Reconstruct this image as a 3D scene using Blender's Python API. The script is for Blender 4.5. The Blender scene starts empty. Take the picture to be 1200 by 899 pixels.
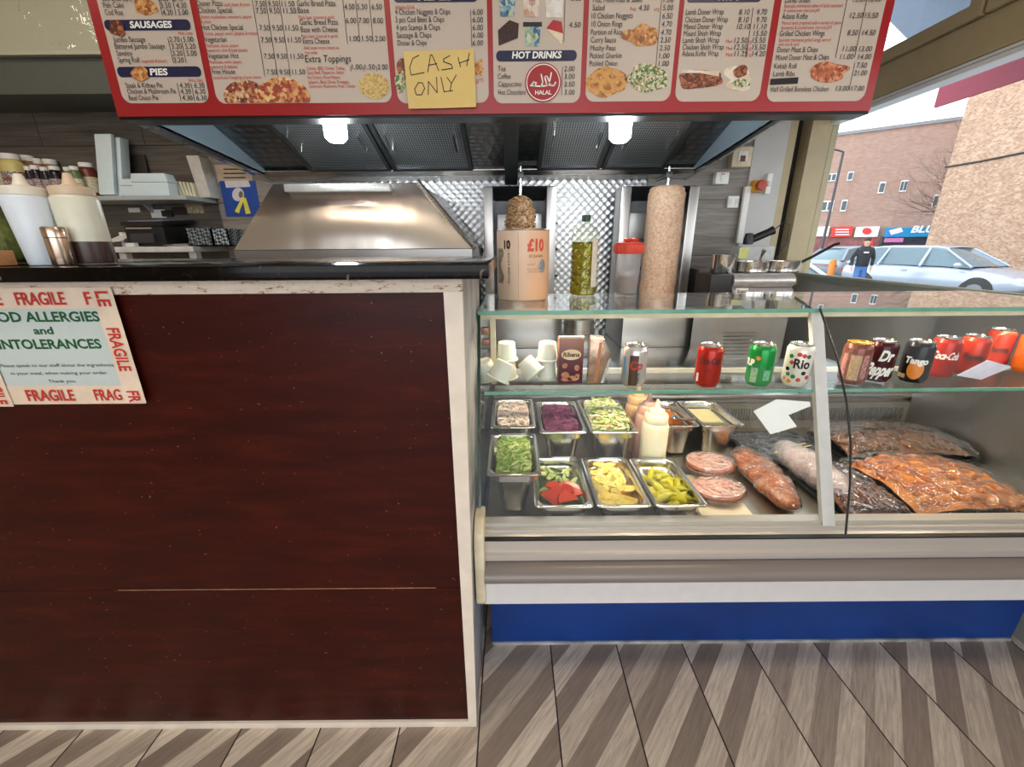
import bpy, bmesh, math, random
from mathutils import Vector, Matrix, noise as mnoise
random.seed(7)
PI = math.pi
sc = bpy.context.scene
COL = sc.collection

# ---------------- camera ----------------
FPX, CH = 485.0, 1.35
PITCH, ROLL = math.radians(18.5), math.radians(.45)
cd = bpy.data.cameras.new('camera'); cam = bpy.data.objects.new('camera', cd); COL.objects.link(cam)
cd.sensor_fit = 'HORIZONTAL'; cd.sensor_width = 36; cd.lens = FPX * 36 / 1200
cd.clip_start = .02; cd.clip_end = 400
cam.matrix_world = Matrix.Translation((0, 0, CH)) @ Matrix.Rotation(PI / 2 - PITCH, 4, 'X') @ Matrix.Rotation(-ROLL, 4, 'Z')
sc.camera = cam

# ---------------- sky, daylight, lamps, exposure ----------------
w = bpy.data.worlds.new('overcast_sky'); sc.world = w; w.use_nodes = True
wn = w.node_tree.nodes; wl = w.node_tree.links
bg = wn['Background']
tc = wn.new('ShaderNodeTexCoord'); sx = wn.new('ShaderNodeSeparateXYZ'); rp = wn.new('ShaderNodeValToRGB')
wl.new(tc.outputs['Generated'], sx.inputs[0]); wl.new(sx.outputs['Z'], rp.inputs[0]); wl.new(rp.outputs[0], bg.inputs[0])
rp.color_ramp.elements[0].color = (.97, .98, 1, 1); rp.color_ramp.elements[1].color = (.78, .9, 1, 1)
bg.inputs[1].default_value = 3.3
vs = sc.view_settings
vs.view_transform = 'Standard'; vs.look = 'None'; vs.exposure = 0.0; vs.gamma = 1; vs.use_curve_mapping = False
sc.cycles.transparent_max_bounces = 16
sc.cycles.max_bounces = 8
sc.cycles.sample_clamp_indirect = 6

def area(name, loc, rot, sx_, sy_, power, col=(1, 1, 1)):
    l = bpy.data.lights.new(name, 'AREA'); l.shape = 'RECTANGLE'; l.size = sx_; l.size_y = sy_; l.energy = power; l.color = col
    o = bpy.data.objects.new(name, l); o.location = loc; o.rotation_euler = rot; COL.objects.link(o); return o
WARM = (1, .84, .66)
area('ceiling_fill_light', (-1.15, .15, 2.93), (0, 0, 0), .9, .3, 12, WARM)  # added warm fill from above, source out of view
area('ceiling_fill_light', (1.0, .15, 2.93), (0, 0, 0), .9, .3, 12, WARM)  # second added fill, over the display case
area('kitchen_lamp_light', (-2.2, 1.55, 2.75), (0, 0, 0), .6, .4, 9, WARM)
area('shopfront_daylight', (0, -2.45, 1.5), (PI / 2, 0, 0), 3.6, 2.2, 22, (.86, .93, 1))

# ---------------- pixel to place ----------------
def ray(px, py):
    u = (px - 600) / FPX; v = -(py - 449.5) / FPX
    c, s = math.cos(ROLL), math.sin(ROLL)
    u, v = u * c + v * s, -u * s + v * c
    cp, sp = math.cos(PITCH), math.sin(PITCH)
    return Vector((u, cp + v * sp, -sp + v * cp))
def aY(px, py, Y):
    d = ray(px, py); t = Y / d.y; return Vector((d.x * t, Y, CH + d.z * t))
def aZ(px, py, Z):
    d = ray(px, py); t = (Z - CH) / d.z; return Vector((d.x * t, d.y * t, Z))
def aX(px, py, X):
    d = ray(px, py); t = X / d.x; return Vector((X, d.y * t, CH + d.z * t))

# ---------------- materials ----------------
MATS = {}
class NT:
    def __init__(s, name):
        s.m = bpy.data.materials.new(name); s.m.use_nodes = True
        s.t = s.m.node_tree; s.n = s.t.nodes; s.b = s.n['Principled BSDF']; s._c = None
    def new(s, t, **k):
        x = s.n.new('ShaderNode' + t)
        for a, b in k.items(): setattr(x, a, b)
        return x
    def link(s, a, b): s.t.links.new(a, b)
    def co(s, scale=(1, 1, 1), rot=(0, 0, 0), loc=(0, 0, 0), kind='Object'):
        c = s.new('TexCoord'); m = s.new('Mapping'); s.link(c.outputs[kind], m.inputs[0])
        m.inputs['Scale'].default_value = scale; m.inputs['Rotation'].default_value = rot; m.inputs['Location'].default_value = loc
        return m.outputs[0]
    def noise(s, vec, scale=5, detail=4, rough=.55, dist=0):
        x = s.new('TexNoise'); s.link(vec, x.inputs['Vector']); x.inputs['Scale'].default_value = scale
        x.inputs['Detail'].default_value = detail; x.inputs['Roughness'].default_value = rough; x.inputs['Distortion'].default_value = dist
        return x.outputs['Fac']
    def ramp(s, fac, stops, interp='LINEAR'):
        r = s.new('ValToRGB'); s.link(fac, r.inputs[0]); r.color_ramp.interpolation = interp
        e = r.color_ramp.elements
        while len(e) < len(stops): e.new(.5)
        for i, (p, c) in enumerate(stops): e[i].position = p; e[i].color = (*c, 1) if len(c) == 3 else c
        return r.outputs[0]
    def math(s, op, a, b=None, c=None):
        x = s.new('Math', operation=op)
        for i, q in enumerate((a, b, c)):
            if q is None: continue
            if isinstance(q, (int, float)): x.inputs[i].default_value = q
            else: s.link(q, x.inputs[i])
        return x.outputs[0]
    def bump(s, h, strength=.3, dist=.01):
        b = s.new('Bump'); s.link(h, b.inputs['Height']); b.inputs['Strength'].default_value = strength; b.inputs['Distance'].default_value = dist
        s.link(b.outputs[0], s.b.inputs['Normal']); return b
    def mix(s, f, a, b):
        x = s.new('Mix', data_type='RGBA')
        for i, q in ((0, f), (6, a), (7, b)):
            if isinstance(q, (int, float)): x.inputs[i].default_value = q
            elif isinstance(q, tuple): x.inputs[i].default_value = (*q, 1)
            else: s.link(q, x.inputs[i])
        return x.outputs[2]
    def base(s, c): s.link(c, s.b.inputs['Base Color'])
def sr(r, g, b):
    f = lambda c: ((c / 255 + .055) / 1.055) ** 2.4 if c > 10 else c / 255 / 12.92
    return (f(r), f(g), f(b))
def mat(name, col=(.5, .5, .5), rough=.5, metal=0, var=.12, scale=30, bump=0, trans=0, alpha=1, emit=None, es=1, sub=0, coat=0, stretch=(1, 1, 1)):
    if name in MATS: return MATS[name]
    t = NT(name); b = t.b
    b.inputs['Roughness'].default_value = rough; b.inputs['Metallic'].default_value = metal
    vec = t.co(stretch)
    nz = t.noise(vec, scale)
    lo = tuple(max(0, c * (1 - var)) for c in col); hi = tuple(min(1, c * (1 + var)) for c in col)
    t.base(t.ramp(nz, [(.3, lo), (.7, hi)]))
    if bump: t.bump(nz, bump, .004)
    if trans: b.inputs['Transmission Weight'].default_value = trans
    if alpha < 1: b.inputs['Alpha'].default_value = alpha
    if sub: b.inputs['Subsurface Weight'].default_value = sub; b.inputs['Subsurface Scale'].default_value = .01
    if coat: b.inputs['Coat Weight'].default_value = coat
    if emit: b.inputs['Emission Color'].default_value = (*emit, 1); b.inputs['Emission Strength'].default_value = es
    MATS[name] = t.m; return t.m
def pane(name, tint=(.93, .98, .96), refl=1.0, rough=.0, wrinkle=0, wscale=20, ior=1.45, haze=0, hcol=(.9, .9, .9)):
    """thin clear sheet: lets light straight through, reflects by angle"""
    if name in MATS: return MATS[name]
    t = NT(name); t.n.remove(t.b)
    tr = t.new('BsdfTransparent'); tr.inputs[0].default_value = (*tint, 1)
    gl = t.new('BsdfGlossy'); gl.inputs['Roughness'].default_value = rough; gl.inputs[0].default_value = (1, 1, 1, 1)
    fr = t.new('LayerWeight'); fr.inputs[0].default_value = .5
    f0 = ((ior-1)/(ior+1))**2
    fac = t.math('MINIMUM', t.math('MULTIPLY', t.math('MULTIPLY_ADD', t.math('POWER', fr.outputs['Facing'], 5.0), 1-f0, f0), refl), 1.0)
    if wrinkle:
        nz = t.noise(t.co(), wscale, 3, .6, 1.5)
        bp = t.new('Bump'); t.link(nz, bp.inputs['Height']); bp.inputs['Strength'].default_value = wrinkle; bp.inputs['Distance'].default_value = .02
        t.link(bp.outputs[0], gl.inputs['Normal']); t.link(bp.outputs[0], fr.inputs['Normal'])
    mx = t.new('MixShader'); t.link(fac, mx.inputs[0]); t.link(tr.outputs[0], mx.inputs[1]); t.link(gl.outputs[0], mx.inputs[2])
    out = mx
    if haze:
        df = t.new('BsdfDiffuse'); df.inputs[0].default_value = (*hcol, 1)
        m2 = t.new('MixShader'); m2.inputs[0].default_value = haze; t.link(mx.outputs[0], m2.inputs[1]); t.link(df.outputs[0], m2.inputs[2]); out = m2
    t.link(out.outputs[0], t.n['Material Output'].inputs[0])
    MATS[name] = t.m; return t.m

# ---------------- mesh builder ----------------
class MB:
    def __init__(s): s.v = []; s.f = []; s.M = Matrix.Identity(4)
    def add(s, vs, fs):
        o = len(s.v); s.v += [s.M @ Vector(p) for p in vs]; s.f += [tuple(i + o for i in f) for f in fs]; return s
    def box(s, a, b):
        x0, y0, z0 = a; x1, y1, z1 = b
        return s.add([(x0,y0,z0),(x1,y0,z0),(x1,y1,z0),(x0,y1,z0),(x0,y0,z1),(x1,y0,z1),(x1,y1,z1),(x0,y1,z1)],
                     [(0,3,2,1),(4,5,6,7),(0,1,5,4),(1,2,6,5),(2,3,7,6),(3,0,4,7)])
    def cbox(s, c, d): return s.box([c[i]-d[i]/2 for i in range(3)], [c[i]+d[i]/2 for i in range(3)])
    def lathe(s, prof, c=(0,0,0), n=24, ax='z', cap=True):
        vs, fs = [], []
        for r, z in prof:
            for k in range(n):
                a = 2*PI*k/n; x, y = r*math.cos(a), r*math.sin(a)
                p = {'z':(x,y,z),'y':(x,z,y),'x':(z,x,y)}[ax]; vs.append((p[0]+c[0],p[1]+c[1],p[2]+c[2]))
        m = len(prof)
        for j in range(m-1):
            for k in range(n):
                q = (j*n+k, j*n+(k+1)%n, (j+1)*n+(k+1)%n, (j+1)*n+k); fs.append(q if ax!='y' else q[::-1])
        if cap:
            q = tuple(range(n)); fs.append(q[::-1] if ax!='y' else q); q = tuple((m-1)*n+k for k in range(n)); fs.append(q if ax!='y' else q[::-1])
        return s.add(vs, fs)
    def cyl(s, a, b, r, r2=None, n=16): return s.tube([a, b], [r, r if r2 is None else r2], n)
    def tube(s, pts, r, n=8):
        pts = [Vector(p) for p in pts]; vs, fs = [], []
        if not isinstance(r, (list, tuple)): r = [r]*len(pts)
        up = None
        for i, p in enumerate(pts):
            d = (pts[min(i+1,len(pts)-1)] - pts[max(i-1,0)]).normalized()
            if up is None: up = d.orthogonal().normalized()
            up = (up - d*up.dot(d)).normalized(); sd = d.cross(up)
            for k in range(n):
                a = 2*PI*k/n; vs.append(p + (up*math.cos(a) + sd*math.sin(a))*r[i])
        for j in range(len(pts)-1):
            for k in range(n): fs.append((j*n+k, j*n+(k+1)%n, (j+1)*n+(k+1)%n, (j+1)*n+k))
        fs.append(tuple(range(n))[::-1]); fs.append(tuple((len(pts)-1)*n+k for k in range(n)))
        return s.add(vs, fs)
    def prism(s, poly, d, frame=None):
        """poly of 3-D points (planar), extruded by vector d"""
        n = len(poly); d = Vector(d); p = [Vector(q) for q in poly]
        return s.add(p + [q + d for q in p], [tuple(range(n))[::-1], tuple(range(n, 2*n))] + [(k, (k+1)%n, n+(k+1)%n, n+k) for k in range(n)])
    def xprism(s, yz, x0, x1): return s.prism([(x0, y, z) for y, z in yz], (x1-x0, 0, 0))
    def ball(s, c, r, n=16, m=10, fn=None):
        if not isinstance(r, (list, tuple)): r = (r, r, r)
        vs, fs = [], []
        for j in range(m+1):
            th = PI*j/m
            for k in range(n):
                a = 2*PI*k/n; d = Vector((math.sin(th)*math.cos(a), math.sin(th)*math.sin(a), -math.cos(th)))
                q = fn(d) if fn else 1
                vs.append((c[0]+d.x*r[0]*q, c[1]+d.y*r[1]*q, c[2]+d.z*r[2]*q))
        for j in range(m):
            for k in range(n): fs.append((j*n+k, j*n+(k+1)%n, (j+1)*n+(k+1)%n, (j+1)*n+k))
        return s.add(vs, fs)
    def grid(s, fn, nu, nv):
        vs = [fn(i/nu, j/nv) for j in range(nv+1) for i in range(nu+1)]
        return s.add(vs, [(j*(nu+1)+i, j*(nu+1)+i+1, (j+1)*(nu+1)+i+1, (j+1)*(nu+1)+i) for j in range(nv) for i in range(nu)])
WM = {}
def setw(o, M): WM[o.name] = M
def link(o, parent, M=None):
    COL.objects.link(o)
    if parent is not None:
        o.parent = parent; o.matrix_parent_inverse = Matrix.Identity(4)
    return o
def tag(o, label=None, cat=None, group=None, kind=None):
    if label: o['label'] = label
    if cat: o['category'] = cat
    if group: o['group'] = group
    if kind: o['kind'] = kind
    return o
def build(name, mb, m, parent=None, smooth=True, ang=35, bevel=0, local=False, solid=0):
    """world-space vertices in mb (or parent-space when local)"""
    vs = mb.v
    if parent is None:
        if local: O = Vector((0,0,0))
        else:
            xs = [p.x for p in vs]; ys = [p.y for p in vs]; zs = [p.z for p in vs]
            O = Vector(((min(xs)+max(xs))/2, (min(ys)+max(ys))/2, min(zs)))
        W = Matrix.Translation(O)
    else:
        W = WM[parent.name]
    me = bpy.data.meshes.new(name)
    if local and parent is not None: pts = [tuple(p) for p in vs]
    else:
        I = W.inverted(); pts = [tuple(I @ p) for p in vs]
    me.from_pydata(pts, [], mb.f)
    bm = bmesh.new(); bm.from_mesh(me)
    bmesh.ops.remove_doubles(bm, verts=bm.verts, dist=1e-6)
    bmesh.ops.recalc_face_normals(bm, faces=bm.faces)
    if bevel: bmesh.ops.bevel(bm, geom=[e for e in bm.edges if len(e.link_faces)==2 and e.calc_face_angle(0) > .5], offset=bevel, segments=2, affect='EDGES', profile=.6)
    if smooth:
        for f in bm.faces: f.smooth = True
        a = math.radians(ang)
        for e in bm.edges:
            if len(e.link_faces) != 2 or e.calc_face_angle(0) > a: e.smooth = False
    bm.to_mesh(me); bm.free()
    me.materials.append(m)
    o = bpy.data.objects.new(name, me)
    if parent is None: o.location = W.translation
    link(o, parent); setw(o, W)
    if solid:
        md = o.modifiers.new('thick', 'SOLIDIFY'); md.thickness = solid; md.offset = 0
    return o
def thing(name, label, cat, loc=(0,0,0), rz=0, group=None):
    o = bpy.data.objects.new(name, None); o.location = loc; o.rotation_euler = (0,0,rz); o.empty_display_size = .05
    COL.objects.link(o); setw(o, Matrix.Translation(loc) @ Matrix.Rotation(rz, 4, 'Z'))
    return tag(o, label, cat, group)
def single(name, mb, m, label, cat, group=None, **k): return tag(build(name, mb, m, None, **k), label, cat, group)
def struct(name, mb, m, **k): return tag(build(name, mb, m, None, **k), kind='structure')
def kids(o): return [c for c in bpy.data.objects if c.parent == o]
def copy_tree(o, parent=None):
    c = o.copy(); COL.objects.link(c); c.parent = parent
    for ch in KIDS.get(o.name, []): copy_tree(ch, c)
    return c
KIDS = {}
def index_kids():
    KIDS.clear()
    for q in bpy.data.objects:
        if q.parent: KIDS.setdefault(q.parent.name, []).append(q)
# ---------------- lettering ----------------
def glyphs(s, bold=0):
    cu = bpy.data.curves.new('lettering', 'FONT'); cu.body = s; cu.size = 1; cu.offset = bold; cu.resolution_u = 3
    ob = bpy.data.objects.new('lettering', cu); COL.objects.link(ob)
    me = bpy.data.meshes.new_from_object(ob.evaluated_get(bpy.context.evaluated_depsgraph_get()))
    vs = [v.co.copy() for v in me.vertices]; fs = [tuple(p.vertices) for p in me.polygons]
    bpy.data.objects.remove(ob); bpy.data.curves.remove(cu); bpy.data.meshes.remove(me)
    return vs, fs
GC = {}
def text_into(mb, s, fn, w=None, h=.01, bold=0, align='l', slant=0):
    """fn(u, v) -> 3-D point; u runs along the line from 0 to w, v is height (cap height h)"""
    k = (s, bold)
    if k not in GC: GC[k] = glyphs(s, bold)
    vs, fs = GC[k]
    if not vs: return
    x0 = min(v.x for v in vs); x1 = max(v.x for v in vs)
    sy = h / .69; sx_ = (w / (x1 - x0)) if w else sy
    W = (x1 - x0) * sx_; off = {'l': 0, 'c': -W / 2, 'r': -W}[align]
    mb.add([fn((v.x - x0) * sx_ + off + slant * v.y * sy, v.y * sy) for v in vs], fs)
# ================= shared materials =================
STEEL = None
def brushed(name, col=(.62, .6, .58), rough=.28, stretch=(1, 1, 60), amt=.25):
    if name in MATS: return MATS[name]
    t = NT(name); t.b.inputs['Metallic'].default_value = 1
    nz = t.noise(t.co(stretch), 6, 5)
    t.base(t.ramp(nz, [(.3, tuple(c*.94 for c in col)), (.7, tuple(min(1, c*1.05) for c in col))]))
    t.link(t.ramp(nz, [(.2, (rough*.88,)*3), (.8, (rough*1.15,)*3)]), t.b.inputs['Roughness'])
    t.bump(nz, amt*.03, .001)
    MATS[name] = t.m; return t.m
STEEL = brushed('brushed_steel')
STEELV = brushed('brushed_steel_upright', (.48, .46, .44), .32, (60, 60, 1))
STEELD = brushed('dull_steel', (.42, .41, .4), .38)
ALU = mat('aluminium_profile', sr(196, 188, 180), .36, .4, var=.04, scale=8, stretch=(.3, 12, 12))
CHROME = mat('polished_steel', (.75, .74, .72), .14, 1, .04)
WHITEP = mat('white_plastic', sr(232, 230, 224), .35, var=.03)
CREAMP = mat('aged_cream_plastic', sr(214, 200, 170), .4, var=.12, scale=25)
BLACKP = mat('black_plastic', sr(22, 22, 24), .38, var=.1)
BLACKM = mat('black_painted_metal', sr(30, 31, 33), .35, .4)
WHITEPAINT = mat('white_painted_wood', sr(222, 208, 192), .5, var=.07, scale=18, bump=.15)
PAPER = mat('white_paper', sr(236, 235, 232), .6, var=.02)
INK = mat('black_ink', sr(20, 18, 18), .6, var=.05)
REDINK = mat('red_ink', sr(190, 40, 30), .55, var=.06)
GREENINK = mat('green_ink', sr(16, 84, 44), .5, var=.06)
NAVY = mat('navy_print', sr(24, 26, 66), .35, var=.06)
WHITEINK = mat('white_ink', sr(240, 238, 232), .5, var=.02)
CLEAR = pane('clear_case_glass', (.95, .975, .965), .3)
TOPG = pane('top_case_glass', (.93, .965, .95), 1.0)
WINGLASS = pane('window_glass', (.96, .98, .98), .8)
EDGE = mat('green_glass_edge', sr(104, 160, 140), .12, var=.15, scale=20, emit=None)
def quilted(name, col, rough=.3, cell=28, strength=.6):
    if name in MATS: return MATS[name]
    t = NT(name); t.b.inputs['Metallic'].default_value = 1; t.b.inputs['Roughness'].default_value = rough
    v = t.new('TexVoronoi'); t.link(t.co(rot=(0, PI/4, 0)), v.inputs['Vector']); v.inputs['Scale'].default_value = cell; v.inputs['Randomness'].default_value = 0
    t.bump(v.outputs['Distance'], strength, .012)
    t.base(t.ramp(v.outputs['Distance'], [(.1, tuple(c*1.1 for c in col)), (.6, tuple(c*.8 for c in col))]))
    MATS[name] = t.m; return t.m
QUILT = quilted('quilted_steel', (.5, .5, .5), .33, 30, .5)
QUILTD = quilted('dark_quilted_steel', (.26, .27, .28), .3, 24, .4)

def wood_tiles(name, cols, fx=1.2, fz=.32):
    """grey wood-grain wall tiles, grain running along x"""
    t = NT(name); t.b.inputs['Roughness'].default_value = .4
    vec = t.co((1.2, 1, 26))
    nz = t.noise(vec, 3, 6, .65); big = t.noise(t.co((.8, 1, 9)), 3, 2)
    c = t.ramp(t.math('ADD', t.math('MULTIPLY', nz, .65), t.math('MULTIPLY', big, .35)), [(.3, cols[0]), (.5, cols[1]), (.72, cols[2])])
    b = t.new('TexBrick'); m = t.co(rot=(PI/2, 0, 0)); t.link(m, b.inputs['Vector'])
    b.inputs['Scale'].default_value = 1; b.inputs['Brick Width'].default_value = fx/2; b.inputs['Row Height'].default_value = fz; b.inputs['Mortar Size'].default_value = .0025
    t.base(t.mix(b.outputs['Fac'], c, tuple(q*.5 for q in cols[0])))
    t.bump(nz, .15, .002); MATS[name] = t.m; return t.m
WTILE = wood_tiles('grey_wood_grain_tile', (sr(92, 84, 78), sr(134, 126, 118), sr(168, 160, 152)))
WTILED = wood_tiles('dark_wood_grain_tile', (sr(62, 56, 50), sr(96, 88, 80), sr(124, 115, 106)))

# ================= floor =================
t = NT('chevron_wood_floor_tile'); t.b.inputs['Roughness'].default_value = .42
geo = t.new('NewGeometry'); sp = t.new('SeparateXYZ'); t.link(geo.outputs['Position'], sp.inputs[0])
X, Y = sp.outputs[0], sp.outputs[1]
u = t.math('DIVIDE', t.math('SUBTRACT', X, .129), .234)
ti = t.math('FLOOR', u); fu = t.math('SUBTRACT', u, ti)
s = t.math('SUBTRACT', t.math('MULTIPLY', X, .762), t.math('MULTIPLY', Y, .647))
s = t.math('ADD', s, t.math('MULTIPLY', ti, .0413))
band = t.math('FLOOR', t.math('DIVIDE', s, .062))
wn_ = t.new('TexWhiteNoise', noise_dimensions='2D'); cb = t.new('CombineXYZ'); t.link(band, cb.inputs[0]); t.link(ti, cb.inputs[1]); t.link(cb.outputs[0], wn_.inputs['Vector'])
alt = t.math('MODULO', t.math('ADD', band, 400), 2.0)
tone = t.math('ADD', t.math('MULTIPLY', alt, .45), t.math('MULTIPLY', wn_.outputs['Value'], .55))
gv = t.new('CombineXYZ'); t.link(t.math('MULTIPLY', s, 14), gv.inputs[0])
al = t.math('ADD', t.math('MULTIPLY', X, .647), t.math('MULTIPLY', Y, .762)); t.link(al, gv.inputs[1]); t.link(t.math('MULTIPLY', band, 3.7), gv.inputs[2])
gr = t.noise(gv.outputs[0], 9, 6, .65, .6)
c = t.ramp(tone, [(.0, sr(142, 126, 112)), (.38, sr(158, 141, 127)), (.6, sr(208, 192, 174)), (1, sr(226, 210, 192))])
c = t.mix(t.ramp(gr, [(.32, (.5,)*3), (.62, (0,)*3)]), c, sr(110, 97, 88))
edge = t.math('LESS_THAN', t.math('ABSOLUTE', t.math('SUBTRACT', fu, .5)), .4905)
c = t.mix(edge, sr(30, 26, 24), c); t.base(c)
t.bump(gr, .12, .002)
FLOORM = t.m
struct('floor', MB().box((-3.6, -2.6, -.1), (1.9, 2.9, 0)), FLOORM)

# ================= walls and ceiling =================
CEILM = mat('off_white_ceiling', sr(214, 206, 192), .8, var=.03)
PLAST = mat('cream_plaster', sr(205, 190, 168), .75, var=.05, scale=8)
LGREY = mat('pale_grey_wall_board', sr(186, 184, 182), .45, var=.05, scale=6)
struct('ceiling', MB().box((-3.6, -2.6, 2.96), (1.9, 2.9, 3.06)), CEILM)
struct('wall_left', MB().box((-3.6, -2.6, 0), (-3.5, 2.9, 2.96)), PLAST)
struct('wall_back', MB().box((-3.5, 2.75, 0), (1.62, 2.9, 2.96)), WTILED)
struct('trim_1', MB().box((.82, 2.715, 0), (1.41, 2.749, 2.2)), WTILE)            # tiled lining right of the grills
struct('trim_2', MB().box((1.41, 2.70, 0), (1.60, 2.749, 2.96)), LGREY)
struct('trim_3', MB().box((-1.745, 2.69, 0), (-1.16, 2.749, 2.0)), WTILE)         # tiled pier behind the range
GREYGREEN = mat('dark_grey_green_paint', sr(84, 88, 82), .45, var=.05)
struct('trim_4', MB().box((-3.5, 2.45, 2.09), (-1.50, 2.749, 2.24)), GREYGREEN)   # dark bulkhead over the kitchen
struct('wall_front', MB().box((-3.5, -2.6, 0), (-2.0, -2.5, 2.96)).box((1.75, -2.6, 0), (1.9, -2.5, 2.96)).box((-2.0, -2.6, 2.65), (1.75, -2.5, 2.96)).box((-2.0, -2.6, 0), (1.75, -2.5, .35)), PLAST)
FRAMEM = mat('beige_window_frame', sr(178, 162, 128), .45, var=.06, scale=10)
SILLM = mat('grey_green_sill_board', sr(150, 158, 150), .5, var=.08, scale=7)
# right-hand wall: below the window, lintel, pier at the front
struct('wall_right', MB().box((1.80, -2.6, 0), (1.9, 2.9, 1.13)).box((1.80, -2.6, 2.62), (1.9, 2.9, 2.96)).box((1.80, -2.6, 1.13), (1.9, -1.0, 2.62)), mat('grey_side_wall', sr(150, 150, 148), .6, var=.04))
# window: jamb, transom, sashes
fr = MB().box((1.79, 2.70, 1.13), (1.88, 2.90, 2.62))
fr.box((1.795, -1.0, 2.02), (1.88, 2.75, 2.155))                  # transom
fr.box((1.795, -1.0, 2.56), (1.88, 2.75, 2.62)).box((1.795, -1.0, 1.13), (1.88, 2.75, 1.165)).box((1.795, -1.0, 1.13), (1.88, -.93, 2.62))
fr.box((1.795, .35, 1.13), (1.88, .43, 2.62))
w1 = build('window_1', fr, FRAMEM, None, smooth=False); tag(w1, kind='structure')
sash = MB()
def ring(mb, y0, y1, z0, z1, b, x0, x1):
    mb.box((x0, y0, z0), (x1, y1, z0+b)).box((x0, y0, z1-b), (x1, y1, z1)).box((x0, y0, z0+b), (x1, y0+b, z1-b)).box((x0, y1-b, z0+b), (x1, y1, z1-b))
ring(sash, 1.92, 2.72, 2.16, 2.56, .05, 1.775, 1.84); ring(sash, 1.06, 1.90, 2.16, 2.56, .05, 1.775, 1.84)
build('sash', sash, FRAMEM, w1, smooth=False)
build('bead', MB().box((1.80, -1.0, 1.985), (1.87, 2.72, 2.003)).box((1.80, -1.0, 2.006), (1.87, 2.72, 2.018)), mat('white_window_bead', sr(228, 230, 232), .3, var=.02), w1, smooth=False)
build('pane', MB().box((1.842, -.93, 1.165), (1.846, 2.70, 2.0)).box((1.80, 1.10, 2.205), (1.804, 2.68, 2.52)), WINGLASS, w1, smooth=False)
h = build('handle', MB().box((1.745, 1.55, 2.185), (1.775, 1.66, 2.205)).tube([(1.76, 1.64, 2.195), (1.735, 1.62, 2.195), (1.735, 1.52, 2.20)], .008), mat('window_handle_metal', sr(180, 172, 155), .3, .6), w1)
struct('trim_5', MB().box((1.60, 2.70, 0), (1.645, 2.76, 2.96)), FRAMEM)
struct('trim_6', MB().box((1.70, 2.66, 1.10), (1.795, 2.75, 2.62)), FRAMEM)
struct('trim_7', MB().box((1.645, 2.76, 0), (1.80, 2.80, 2.96)), mat('dark_gap', sr(26, 24, 24), .7))
struct('trim_8', MB().prism([(1.80, 2.70, 1.135), (1.80, -.9, 1.135), (1.775, -.9, 1.175), (1.775, 2.70, 1.175)], (-.012, 0, .0)).box((1.763, -.9, 1.165), (1.80, 2.66, 1.176)), SILLM)

for x in (-1.15, 1.0):  # unseen fixtures added around the ceiling fill lights
    L_ = thing('ceiling_fill_lamp', 'added warm fill lamp, unseen, above the customer side, %s' % ('over the counter' if x < 0 else 'over the display case'), 'lamp', (x, .15, 2.935), 0, 'added ceiling fill lamps')
    m = MB(); m.box((x-.49, -.04, 2.935), (x+.49, 0, 2.96)).box((x-.49, .30, 2.935), (x+.49, .34, 2.96)).box((x-.49, 0, 2.935), (x-.455, .30, 2.96)).box((x+.455, 0, 2.935), (x+.49, .30, 2.96)); build('frame', m, WHITEP, L_, smooth=False)
    build('diffuser', MB().box((x-.455, 0, 2.945), (x+.455, .30, 2.955)), mat('fill_lamp_diffuser', (.9, .88, .84), .5, emit=(1, .86, .7), es=2), L_, smooth=False)
# ================= left counter =================
t = NT('mahogany_stained_board'); t.b.inputs['Roughness'].default_value = .36; t.b.inputs['Coat Weight'].default_value = .0
nz = t.noise(t.co((1.2, 1, 7)), 4, 6, .6, .4); fine = t.noise(t.co((6, 1, 60)), 6, 4)
c = t.ramp(t.math('ADD', t.math('MULTIPLY', nz, .75), t.math('MULTIPLY', fine, .25)), [(.25, sr(34, 7, 4)), (.5, sr(53, 12, 6)), (.75, sr(74, 21, 10))])
sc_ = t.noise(t.co((9, 1, 14)), 11, 1, .3)
c = t.mix(t.ramp(sc_, [(.785, (0, 0, 0)), (.80, (.45, .45, .45))]), c, sr(165, 105, 75))
t.base(c); t.bump(fine, .03, .002); t.b.inputs['Specular IOR Level'].default_value = .18; MAHO = t.m
counter = thing('counter', 'tall mahogany stained counter front with white painted edging below the black worktop', 'counter', (-1.5, .9, 0))
build('front_panel', MB().box((-2.45, .846, .02), (-.13, .87, .512)).box((-2.45, .846, .5135), (-.13, .87, 1.285)), MAHO, counter, smooth=False)
SEAM = mat('bare_wood_scratch', sr(150, 110, 84), .6, var=.3, scale=40)
build('scratch_line', MB().box((-1.02, .8452, .5118), (-.2, .8462, .5138)), SEAM, counter, smooth=False)
build('bottom_trim', MB().box((-2.45, .838, 0), (-.112, .852, .022)), WHITEPAINT, counter, bevel=.002)
build('corner_trim', MB().prism([(-.136, .838, .022), (-.112, .838, .022), (-.097, .838, 1.262), (-.135, .838, 1.262)], (0, .014, 0)), WHITEPAINT, counter, smooth=False)
t = NT('peeling_white_paint'); t.b.inputs['Roughness'].default_value = .6
pz = t.noise(t.co((5, 1, 14)), 9, 5, .65)
t.base(t.ramp(pz, [(.30, sr(70, 44, 30)), (.37, sr(150, 118, 92)), (.43, sr(206, 188, 170)), (.7, sr(214, 200, 184))])); t.bump(pz, .3, .003)
build('top_trim', MB().box((-2.45, .838, 1.262), (-.097, .852, 1.289)), t.m, counter, smooth=False)
t = NT('grubby_white_side_board'); t.b.inputs['Roughness'].default_value = .45
gz = t.noise(t.co((1, 3, 3)), 3, 5); t.base(t.ramp(gz, [(.3, sr(120, 118, 114)), (.5, sr(176, 176, 176)), (.7, sr(196, 196, 196))]))
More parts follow.
